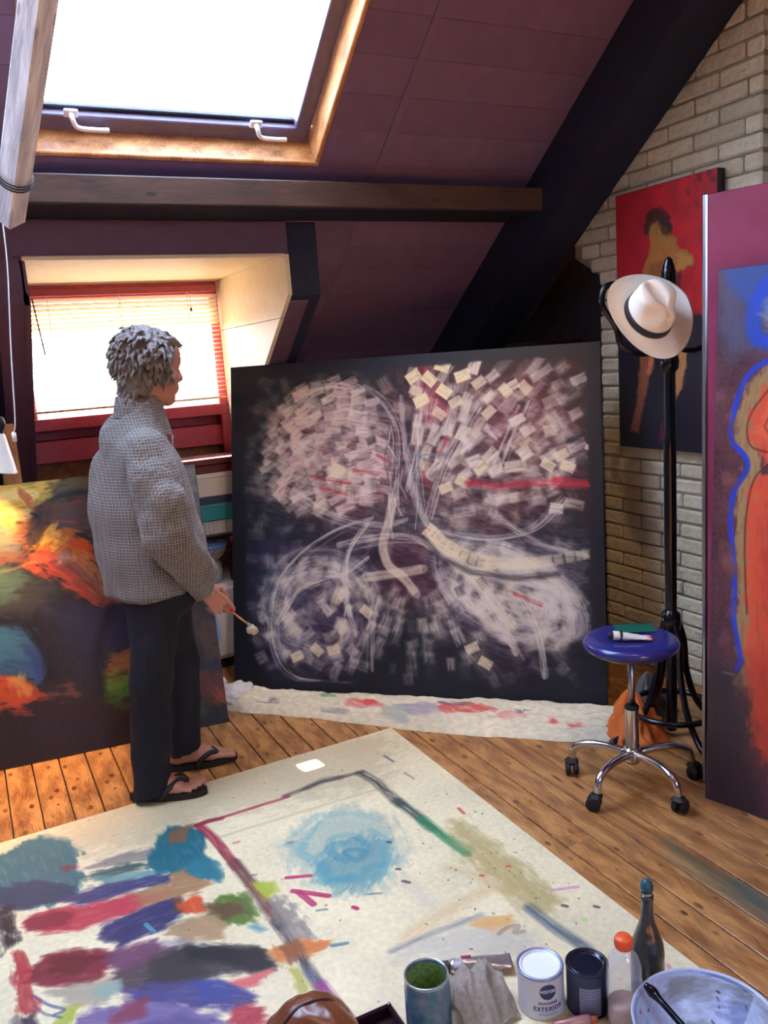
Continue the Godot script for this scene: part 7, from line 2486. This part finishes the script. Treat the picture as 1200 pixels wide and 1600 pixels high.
	part("stopper", lathe([Vector2(0, 0.285), Vector2(0.0135, 0.286), Vector2(0.0155, 0.294), Vector2(0.0155, 0.303), Vector2(0.0125, 0.313), Vector2(0.006, 0.319), Vector2(0, 0.320)], 28), mat(c8(34, 84, 96), 0.35), w)
	# bowl with a brush
	var bo := thing("paint_bowl", "wide pale blue bowl smeared with grey paint inside", "bowl", Vector3(1.252, 0.0048, -1.122))
	var bp := pad(500, 250, 1.0, c8(196, 204, 228))
	bp.mottle(0.08, 0.8, 0.8)
	var rng := RandomNumberGenerator.new()
	rng.seed = 55
	for i in 30:
		var q := Vector2(rng.randf_range(0, 500), rng.randf_range(20, 230))
		var poly := []
		for k in 7:
			var a := TAU * k / 7.0
			poly.append(q + Vector2(cos(a) * rng.randf_range(12, 44), sin(a) * rng.randf_range(8, 30)))
		bp.blob(poly, [c8(120, 118, 112), c8(90, 100, 150), c8(150, 148, 140), c8(70, 76, 110)][i % 4], 0.55, 6, 14, 0.4, 0.7)
	for i in 60:
		var q := Vector2(rng.randf_range(0, 500), rng.randf_range(0, 250))
		bp.line([q, q + Vector2(rng.randf_range(-4, 4), rng.randf_range(-6, 6))], rng.randf_range(2, 5), c8(50, 50, 66) if i % 9 else c8(190, 40, 70), 0.8, 1.0, 0.1)
	var bm := textured(bp.texture(), 0.3)
	part("inside", lathe([Vector2(0.0, 0.008), Vector2(0.06, 0.010), Vector2(0.09, 0.026), Vector2(0.125, 0.07), Vector2(0.148, 0.115), Vector2(0.152, 0.126)], 64), bm, bo)
	part("outside", lathe([Vector2(0.0, 0.0), Vector2(0.065, 0.0), Vector2(0.096, 0.02), Vector2(0.130, 0.066), Vector2(0.153, 0.112), Vector2(0.158, 0.127), Vector2(0.156, 0.130), Vector2(0.152, 0.126)], 64), mat(c8(190, 200, 226), 0.35), bo)
	var br := thing("paint_brush", "black-handled paint brush resting in the pale blue bowl", "brush", Vector3(1.252, 0.0048, -1.122))
	part("handle", tube(smooth_path([Vector3(-0.066, 0.165, -0.115), Vector3(-0.055, 0.145, -0.085), Vector3(-0.035, 0.105, -0.035), Vector3(-0.01, 0.056, 0.02)], 6), [0.0055, 0.0075, 0.009, 0.0115, 0.0125, 0.011, 0.0085, 0.0075], 12), mats.gloss_black, br)
	part("ferrule", tube([Vector3(-0.012, 0.06, 0.016), Vector3(0.0, 0.034, 0.045)], [0.0085, 0.0105], 12), mats.steel, br)
	part("bristles", tube([Vector3(0.0, 0.034, 0.045), Vector3(0.01, 0.02, 0.08)], [0.0105, 0.007], 12), mat(c8(60, 54, 60), 0.8), br)
	# brown leather bag, folded
	var lb := thing("leather_pouch", "rounded glossy brown leather pouch at the bottom edge", "pouch", Vector3(0.522, 0.0062, -1.625))
	var lm := world_noise(c8(104, 56, 34), c8(126, 70, 44), 0.26, Vector3(6, 6, 6), 0.04, 99)
	part("leather", join_skins([skin([[Vector3(-0.03, 0.03, -0.005), Vector3(0.02, 0.045, 0.005), 0.062, 0.054], [Vector3(-0.035, 0.02, 0.05), Vector3(0.03, 0.02, 0.06), 0.062, 0.056], [Vector3(-0.01, 0.062, -0.005), Vector3(0.02, 0.056, 0.05), 0.046, 0.048]], 0.006, 0.012, [[Vector3.DOWN, 0.0]], 0.009, 9.0, Vector3.ONE, 23)]), lm, lb).scale = Vector3(1.2, 1.3, 1.2)
	part("seam", tube(smooth_path([Vector3(-0.098, 0.012, 0.03), Vector3(-0.08, 0.075, 0.02), Vector3(-0.025, 0.111, 0.012), Vector3(0.04, 0.102, 0.016), Vector3(0.08, 0.04, 0.024)], 8), [0.003], 8), mat(c8(64, 34, 24), 0.5), lb).scale = Vector3(1.2, 1.3, 1.2)
	# burgundy tray
	var tr := thing("burgundy_tray", "dark burgundy plastic tray, one corner at the bottom edge", "tray", Vector3(0.726, 0.0048, -1.54), deg_to_rad(-1.0))
	var tm := mat(c8(40, 14, 26), 0.2)
	st = new_st()
	add_box(st, Vector3(-0.05, 0.004, 0.0), Vector3(0.1, 0.008, 0.17), 0.003)
	part("base", finish(st), tm, tr)
	part("rim", span(Vector3(-0.1, 0.0, -0.095), Vector3(0.008, 0.034, -0.084), 0.004), tm, tr)
	part("rim", span(Vector3(-0.1, 0.0, 0.084), Vector3(0.008, 0.034, 0.095), 0.004), tm, tr)
	part("rim", span(Vector3(-0.006, 0.0, -0.085), Vector3(0.008, 0.034, 0.085), 0.004), tm, tr)
	part("rim", span(Vector3(-0.104, 0.0, -0.095), Vector3(-0.094, 0.034, 0.095), 0.004), tm, tr)
	part("corner_stud", lathe([Vector2(0, 0.033), Vector2(0.004, 0.0335), Vector2(0.004, 0.036), Vector2(0, 0.037)], 14), mats.steel, tr, Vector3(0.001, 0, -0.089))
	# small pink tube in front of the cans
	var pk := thing("pink_paint_tube", "small pink paint tube in front of the cans", "paint tube", Vector3(1.086, 0.0048, -1.365), deg_to_rad(-22.0))
	part("tube_body", tube([Vector3(-0.05, 0.014, 0), Vector3(0.035, 0.0145, 0), Vector3(0.042, 0.0145, 0)], [0.010, 0.0135, 0.008], 16), mat(c8(186, 132, 126), 0.35, 0.3), pk)
	part("cap", tube([Vector3(0.042, 0.0145, 0), Vector3(0.056, 0.0145, 0)], [0.0085, 0.008], 12), mat(c8(196, 96, 60), 0.4), pk)

func mat_shared(key: String, c: Color, rough: float) -> StandardMaterial3D:
	if not mats.has(key):
		mats[key] = mat(c, rough)
	return mats[key]

func band_poly(w: float, h: float) -> Array:
	var p := []
	for i in 9:
		p.append(Vector2(-w / 2 + w * i / 8.0, -h / 2))
	for i in 9:
		p.append(Vector2(w / 2 - w * i / 8.0, h / 2))
	return p

# a flat print bent round a cylinder: outline in metres, centred at angle x0/r and height y0, facing +z
func wrapped(poly: Array, r: float, x0: float, y0: float) -> ArrayMesh:
	var st := new_st()
	var strips := []
	var x := -0.05
	while x < 0.05:
		strips.append_array(Geometry2D.intersect_polygons(PackedVector2Array(poly), PackedVector2Array([Vector2(x, -1), Vector2(x + 0.004, -1), Vector2(x + 0.004, 1), Vector2(x, 1)])))
		x += 0.004
	var flat := []
	for s in strips:
		var t := Geometry2D.triangulate_polygon(s)
		for i in t:
			flat.append(s[i])
	st.set_smooth_group(0)
	for i in range(0, flat.size(), 3):
		var q := []
		for k in 3:
			var w: Vector2 = flat[i + k]
			var a := (w.x + x0) / r
			q.append(Vector3(sin(a) * (r + 0.0003), y0 + w.y, cos(a) * (r + 0.0003)))
		var nn: Vector3 = (q[1] - q[0]).cross(q[2] - q[0])
		var mid: Vector3 = (q[0] + q[1] + q[2]) / 3.0
		for k in ([0, 2, 1] if nn.dot(Vector3(mid.x, 0, mid.z)) > 0.0 else [0, 1, 2]):
			st.add_vertex(q[k])
	return finish(st)

func can_body(o: Node3D, r: float, h: float, side: Material, lid: Material, rim: Material) -> void:
	part("body", lathe_runs([[Vector2(0, 0.001), Vector2(r - 0.002, 0.001)], [Vector2(r - 0.002, 0.0), Vector2(r + 0.001, 0.001), Vector2(r + 0.001, 0.004), Vector2(r, 0.005)], [Vector2(r, 0.005), Vector2(r, h - 0.006)]], 56), side, o)
	part("rim", lathe([Vector2(r, h - 0.007), Vector2(r + 0.0015, h - 0.005), Vector2(r + 0.0015, h - 0.001), Vector2(r, h), Vector2(r - 0.004, h - 0.0005), Vector2(r - 0.006, h - 0.004)], 56), rim, o)
	part("lid", lathe([Vector2(r - 0.0055, h - 0.0035), Vector2(r - 0.007, h - 0.001), Vector2(r - 0.009, h - 0.001), Vector2(r - 0.0105, h - 0.0055), Vector2(r - 0.016, h - 0.006), Vector2(0, h - 0.006)], 56), lid, o)

# ------------------------------------------------------------------ shelf seen between the two canvases
func build_shelf() -> void:
	var o := thing("low_cabinet", "low white cabinet under the dormer between the canvases", "cabinet", Vector3(1.0, 0, -4.42))
	part("carcass", span(Vector3(-0.35, 0.06, -0.2), Vector3(0.34, 0.46, 0.2), 0.004), mat(c8(206, 204, 210), 0.5), o)
	part("door", span(Vector3(-0.345, 0.08, 0.2), Vector3(-0.004, 0.45, 0.216), 0.004), mat(c8(214, 212, 216), 0.45), o)
	var dr := part("door", span(Vector3(0.004, 0.08, 0.2), Vector3(0.336, 0.45, 0.216), 0.004), mat(c8(214, 212, 216), 0.45), o)
	part("handle", tube([Vector3(0.03, 0.38, 0.225), Vector3(0.03, 0.28, 0.225)], [0.005], 8), mats.steel, dr)
	part("plinth", span(Vector3(-0.34, 0.0, -0.19), Vector3(0.33, 0.06, 0.17), 0.003), mats.dark_trim, o)
	# glassware and boxes standing on it
	var gb := thing("blue_rim_bowl", "glass bowl with a blue rim on the low cabinet", "bowl", Vector3(1.10, 0.585, -4.33))
	part("bowl", lathe([Vector2(0, 0), Vector2(0.04, 0.0), Vector2(0.075, 0.03), Vector2(0.095, 0.075), Vector2(0.092, 0.075), Vector2(0.07, 0.032), Vector2(0, 0.006)], 36), mats.glass, gb)
	part("rim", lathe([Vector2(0.09, 0.072), Vector2(0.099, 0.078), Vector2(0.094, 0.09), Vector2(0.086, 0.08)], 36), mat(c8(60, 110, 200), 0.2), gb)
	var tj := thing("preserving_jar", "clear glass jar under the blue-rimmed bowl", "jar", Vector3(1.10, 0.46, -4.33))
	part("glass", lathe([Vector2(0, 0.0), Vector2(0.05, 0.0), Vector2(0.055, 0.01), Vector2(0.055, 0.1), Vector2(0.045, 0.115), Vector2(0.045, 0.124), Vector2(0, 0.124)], 32), mats.glass, tj)
	part("contents", lathe([Vector2(0, 0.006), Vector2(0.049, 0.006), Vector2(0.05, 0.05), Vector2(0, 0.05)], 28), mat(c8(196, 206, 226), 0.4), tj)
	var db := thing("dark_bottle", "slim dark bottle on the low cabinet beside the glass jar", "bottle", Vector3(1.225, 0.46, -4.30))
	part("glass", lathe([Vector2(0, 0.0), Vector2(0.034, 0.0), Vector2(0.036, 0.01), Vector2(0.036, 0.13), Vector2(0.016, 0.175), Vector2(0.014, 0.215), Vector2(0, 0.215)], 28), mat(c8(46, 20, 26), 0.15), db)
	part("cap", lathe([Vector2(0, 0.212), Vector2(0.016, 0.212), Vector2(0.016, 0.235), Vector2(0, 0.236)], 20), mat(c8(120, 40, 30), 0.4), db)
	var ws := thing("wall_shelf", "grey shelf above the low cabinet behind the canvases", "shelf", Vector3(1.08, 0.70, -4.47))
	part("board", span(Vector3(-0.3, 0.0, -0.25), Vector3(0.28, 0.02, 0.1), 0.003), mat(c8(150, 148, 150), 0.6), ws)
	for x in [-0.27, 0.25]:
		part("bracket", span(Vector3(x, -0.235, -0.25), Vector3(x + 0.02, 0.0, 0.06), 0.003), mat(c8(120, 118, 122), 0.5), ws)
	var tb := thing("ribbed_box", "pale ribbed box with a teal lid on the shelf", "box", Vector3(1.11, 0.72, -4.42))
	part("body", span(Vector3(-0.14, 0.0, -0.1), Vector3(0.14, 0.075, 0.1), 0.003), mat(c8(196, 192, 188), 0.6), tb)
	for k in 13:
		part("rib", span(Vector3(-0.138 + k * 0.022, 0.003, 0.1), Vector3(-0.126 + k * 0.022, 0.074, 0.106), 0.003), mat_shared("rib_grey", c8(186, 184, 184), 0.6), tb)
	part("lid", span(Vector3(-0.15, 0.075, -0.11), Vector3(0.15, 0.165, 0.115), 0.006), mat(c8(40, 140, 150), 0.4), tb)
	var bk := thing("blue_book", "thin blue and red book on the teal lid", "book", Vector3(1.11, 0.885, -4.42))
	part("cover", span(Vector3(-0.06, 0.0, -0.1), Vector3(0.16, 0.042, 0.11), 0.003), mat(c8(52, 60, 92), 0.5), bk)
	part("red_spine", span(Vector3(-0.15, 0.0, -0.1), Vector3(-0.06, 0.042, 0.11), 0.003), mat(c8(150, 50, 60), 0.5), bk)
	var wb := thing("white_box", "white cardboard box on top of the blue book", "box", Vector3(1.11, 0.927, -4.42))
	part("box_body", span(Vector3(-0.16, 0.0, -0.1), Vector3(0.17, 0.1, 0.11), 0.003), mat(c8(216, 214, 210), 0.6), wb)
	part("box_lid", span(Vector3(-0.165, 0.1, -0.105), Vector3(0.175, 0.126, 0.115), 0.003), mat(c8(226, 224, 220), 0.6), wb)
	var rb := thing("dark_red_case", "dark red flat case lying on the white box", "case", Vector3(1.11, 1.053, -4.42))
	part("lower_half", span(Vector3(-0.19, 0.0, -0.12), Vector3(0.19, 0.04, 0.12), 0.004), mat(c8(92, 28, 38), 0.45), rb)
	part("upper_half", span(Vector3(-0.19, 0.042, -0.12), Vector3(0.19, 0.075, 0.12), 0.004), mat(c8(104, 32, 42), 0.45), rb)
	var cl := thing("blue_cloth", "pale blue cloth hanging from the cabinet door handle", "cloth", Vector3(1.03, 0, -4.165))
	var rows := []
	for i in 14:
		var row := []
		for k in 13:
			var x := (k / 12.0 - 0.5) * (0.05 + 0.02 * i / 13.0)
			row.append(Vector3(x, 0.38 - 0.19 * i / 13.0 - 0.01 * absf(sin(k * 0.9)), 0.012 * sin(k * 1.5 + i * 0.1)))
		rows.append(row)
	var st := new_st()
	add_grid(st, rows)
	part("folds", finish(st), mat(c8(150, 180, 226), 0.8), cl)

# ------------------------------------------------------------------ lamps, post and cables
func lamp_light(called: String, at: Vector3, to: Vector3, color: Color, energy: float, angle: float, size: float) -> void:
	var l := SpotLight3D.new()
	l.name = called
	add_child(l)
	l.look_at_from_position(at, to, Vector3.UP if absf((to - at).normalized().y) < 0.98 else Vector3.RIGHT)
	l.light_color = color
	l.light_energy = energy
	l.spot_angle = angle
	l.spot_range = 12.0
	l.spot_attenuation = 2.0
	l.light_size = size
	l.shadow_enabled = true

func build_left_lamp() -> void:
	var o := thing("desk_lamp", "white cone-shaded lamp shining on the fiery canvas at left", "lamp", Vector3(0.10, 0, -3.57))
	var ax := Vector3(-0.35, -0.93, -0.1).normalized()
	var sx := Vector3(0.93, -0.35, 0).normalized()
	var t := Transform3D(Basis(sx, -ax, sx.cross(-ax)), Vector3(0.0, 1.36, 0.0))
	var sm := mat(c8(228, 224, 214), 0.4)
	sm.backlight = Color(0.25, 0.22, 0.16)
	part("shade", lathe([Vector2(0.034, 0.06), Vector2(0.04, 0.055), Vector2(0.115, -0.075), Vector2(0.119, -0.078), Vector2(0.112, -0.074), Vector2(0.036, 0.052)], 40), sm, o).transform = t
	part("socket", lathe([Vector2(0, 0.05), Vector2(0.03, 0.05), Vector2(0.032, 0.1), Vector2(0.02, 0.12), Vector2(0, 0.12)], 20), mats.black, o).transform = t
	var em := mat(Color.WHITE, 0.4)
	em.emission_enabled = true
	em.emission = Color(1.0, 0.78, 0.5)
	em.emission_energy_multiplier = 6.0
	part("bulb", lathe([Vector2(0, -0.035), Vector2(0.022, -0.025), Vector2(0.028, -0.005), Vector2(0.02, 0.02), Vector2(0.012, 0.05), Vector2(0, 0.05)], 20), em, o).transform = t
	part("arm", tube(smooth_path([Vector3(-0.04, 1.47, 0.0), Vector3(-0.2, 1.5, 0.03), Vector3(-0.42, 1.2, 0.06), Vector3(-0.45, 0.7, 0.08), Vector3(-0.45, 0.03, 0.08)], 6), [0.009], 10), mats.black, o)
	part("foot", lathe([Vector2(0, 0.0), Vector2(0.11, 0.0), Vector2(0.11, 0.012), Vector2(0.03, 0.03), Vector2(0, 0.03)], 28), mats.black, o, Vector3(-0.45, 0.0, 0.08))
	lamp_light("desk_lamp_light", Vector3(0.10, 1.36, -3.57) + ax * 0.045, Vector3(0.10, 1.36, -3.57) + ax, Color(1.0, 0.74, 0.42), 4.6, 52.0, 0.02)
	var b := thing("wooden_board", "upright bare wooden board behind the white lamp shade", "board", Vector3(0.17, 0, -3.98))
	part("plank", span(Vector3(-0.03, 0.0, -0.012), Vector3(0.045, 1.42, 0.012), 0.003), mats.pine, b)
	part("batten", span(Vector3(-0.02, 0.0, -0.05), Vector3(0.035, 1.3, -0.013), 0.003), mats.oak, b)

func build_spotlights() -> void:
	# three warm spots on a track under the collar ceiling, above the frame
	var tr := thing("track_rail", "black ceiling track rail above the picture", "track", Vector3(0.6, 3.2, -1.1))
	part("rail", span(Vector3(-1.0, 0.0, -0.018), Vector3(1.0, 0.03, 0.018), 0.003), mats.black, tr)
	part("feed", span(Vector3(-1.04, 0.0, -0.03), Vector3(-1.0, 0.031, 0.03), 0.003), mats.black, tr)
	var em := mat(Color.WHITE, 0.4)
	em.emission_enabled = true
	em.emission = Color(1.0, 0.8, 0.55)
	em.emission_energy_multiplier = 5.0
	for q in [[-0.5, Vector3(0.5, 0.3, -2.9), "spot lamp nearest the dormer side"], [0.3, Vector3(1.75, 0.95, -3.25), "middle spot lamp on the track"], [0.9, Vector3(1.5, 0.0, -2.0), "spot lamp nearest the brick pier"]]:
		var at := Vector3(0.6 + q[0], 3.08, -1.1)
		var d: Vector3 = (q[1] - at).normalized()
		var o := thing("spot_lamp", "small black %s" % q[2], "spot lamp", at, 0.0, "track spot lamps")
		var sx := d.cross(Vector3.UP).normalized()
		var t := Transform3D(Basis(sx, -d, sx.cross(-d)), Vector3.ZERO)
		part("can", lathe([Vector2(0.034, -0.05), Vector2(0.036, -0.05), Vector2(0.036, 0.05), Vector2(0.02, 0.06), Vector2(0, 0.06), Vector2(0, 0.045), Vector2(0.033, 0.04), Vector2(0.033, -0.048)], 28), mats.black, o).transform = t
		part("lamp_face", lathe([Vector2(0, -0.03), Vector2(0.032, -0.03), Vector2(0.032, -0.02), Vector2(0, -0.02)], 24), em, o).transform = t
		part("stem", tube([Vector3(0, 0.02, 0), Vector3(0, 0.121, 0)], [0.008], 8), mats.black, o)
		lamp_light("spot_lamp_light", at + d * 0.04, q[1], Color(1.0, 0.85, 0.64), SPOT_ENERGY * (0.7 if q[0] > 0.5 else (2.6 if q[0] > 0.0 else 1.2)), 25.0 if absf(q[0] - 0.3) < 0.1 else 33.0, 0.03)

const SPOT_ENERGY := 1.5

func build_post() -> void:
	var lo := Vector3(0.244, 2.114, -3.048)
	var dir := Vector3(0.099, 0.441, 0.588).normalized()
	var o := thing("white_post", "whitewashed wooden strut with strong grain beside the skylight", "strut")
	var sx := dir.cross(Vector3(0, 0.8, -0.6)).normalized()
	o.transform = Transform3D(Basis(sx, dir, sx.cross(dir)), lo)
	part("timber", span(Vector3(-0.036, 0.0, -0.036), Vector3(0.036, 1.3, 0.036), 0.005), mats.white_wood, o, Vector3.ZERO, Vector3(0, 38, 0))
	part("end_knot", lathe([Vector2(0, 0.0), Vector2(0.008, 0.0), Vector2(0.008, 0.002), Vector2(0, 0.002)], 12), mats.oak, o, Vector3(0.0, -0.002, 0.0))
	var w := thing("wire_loop", "dark wire wound round the whitewashed strut", "wire", lo)
	var pts := []
	for i in 61:
		var a := TAU * i / 20.0
		pts.append(sx * cos(a) * 0.052 + sx.cross(dir) * (sin(a) * 0.06 + 0.005) + dir * (0.155 + i * 0.0005))
	part("coil", tube(pts, [0.0025], 6), mats.black, w)
	part("loose_end", tube(smooth_path([pts[-1], pts[-1] + Vector3(0.03, 0.05, 0), pts[-1] + Vector3(0.05, 0.02, 0.01), pts[-1] + Vector3(0.045, -0.03, 0.0)], 6), [0.0035], 6), mats.white, w)
	part("tail", tube([pts[0], pts[0] + Vector3(-0.15, -0.01, 0.03)], [0.003], 6), mats.white, w)
	var c := thing("hanging_cable", "thin pale cable hanging below the whitewashed strut", "cable", Vector3(0.2, 0, -3.2))
	part("wire", tube(smooth_path([Vector3(0.035, 2.2, 0.0), Vector3(0.03, 2.0, 0.0), Vector3(0.0, 1.7, 0.0), Vector3(-0.02, 1.47, 0.0), Vector3(-0.03, 1.42, -0.02)], 6), [0.0022], 6), mats.white, c)
	part("plug", lathe([Vector2(0, 0), Vector2(0.008, 0.0), Vector2(0.008, 0.03), Vector2(0.003, 0.036), Vector2(0, 0.036)], 12), mats.white, c, Vector3(-0.03, 1.39, -0.02))
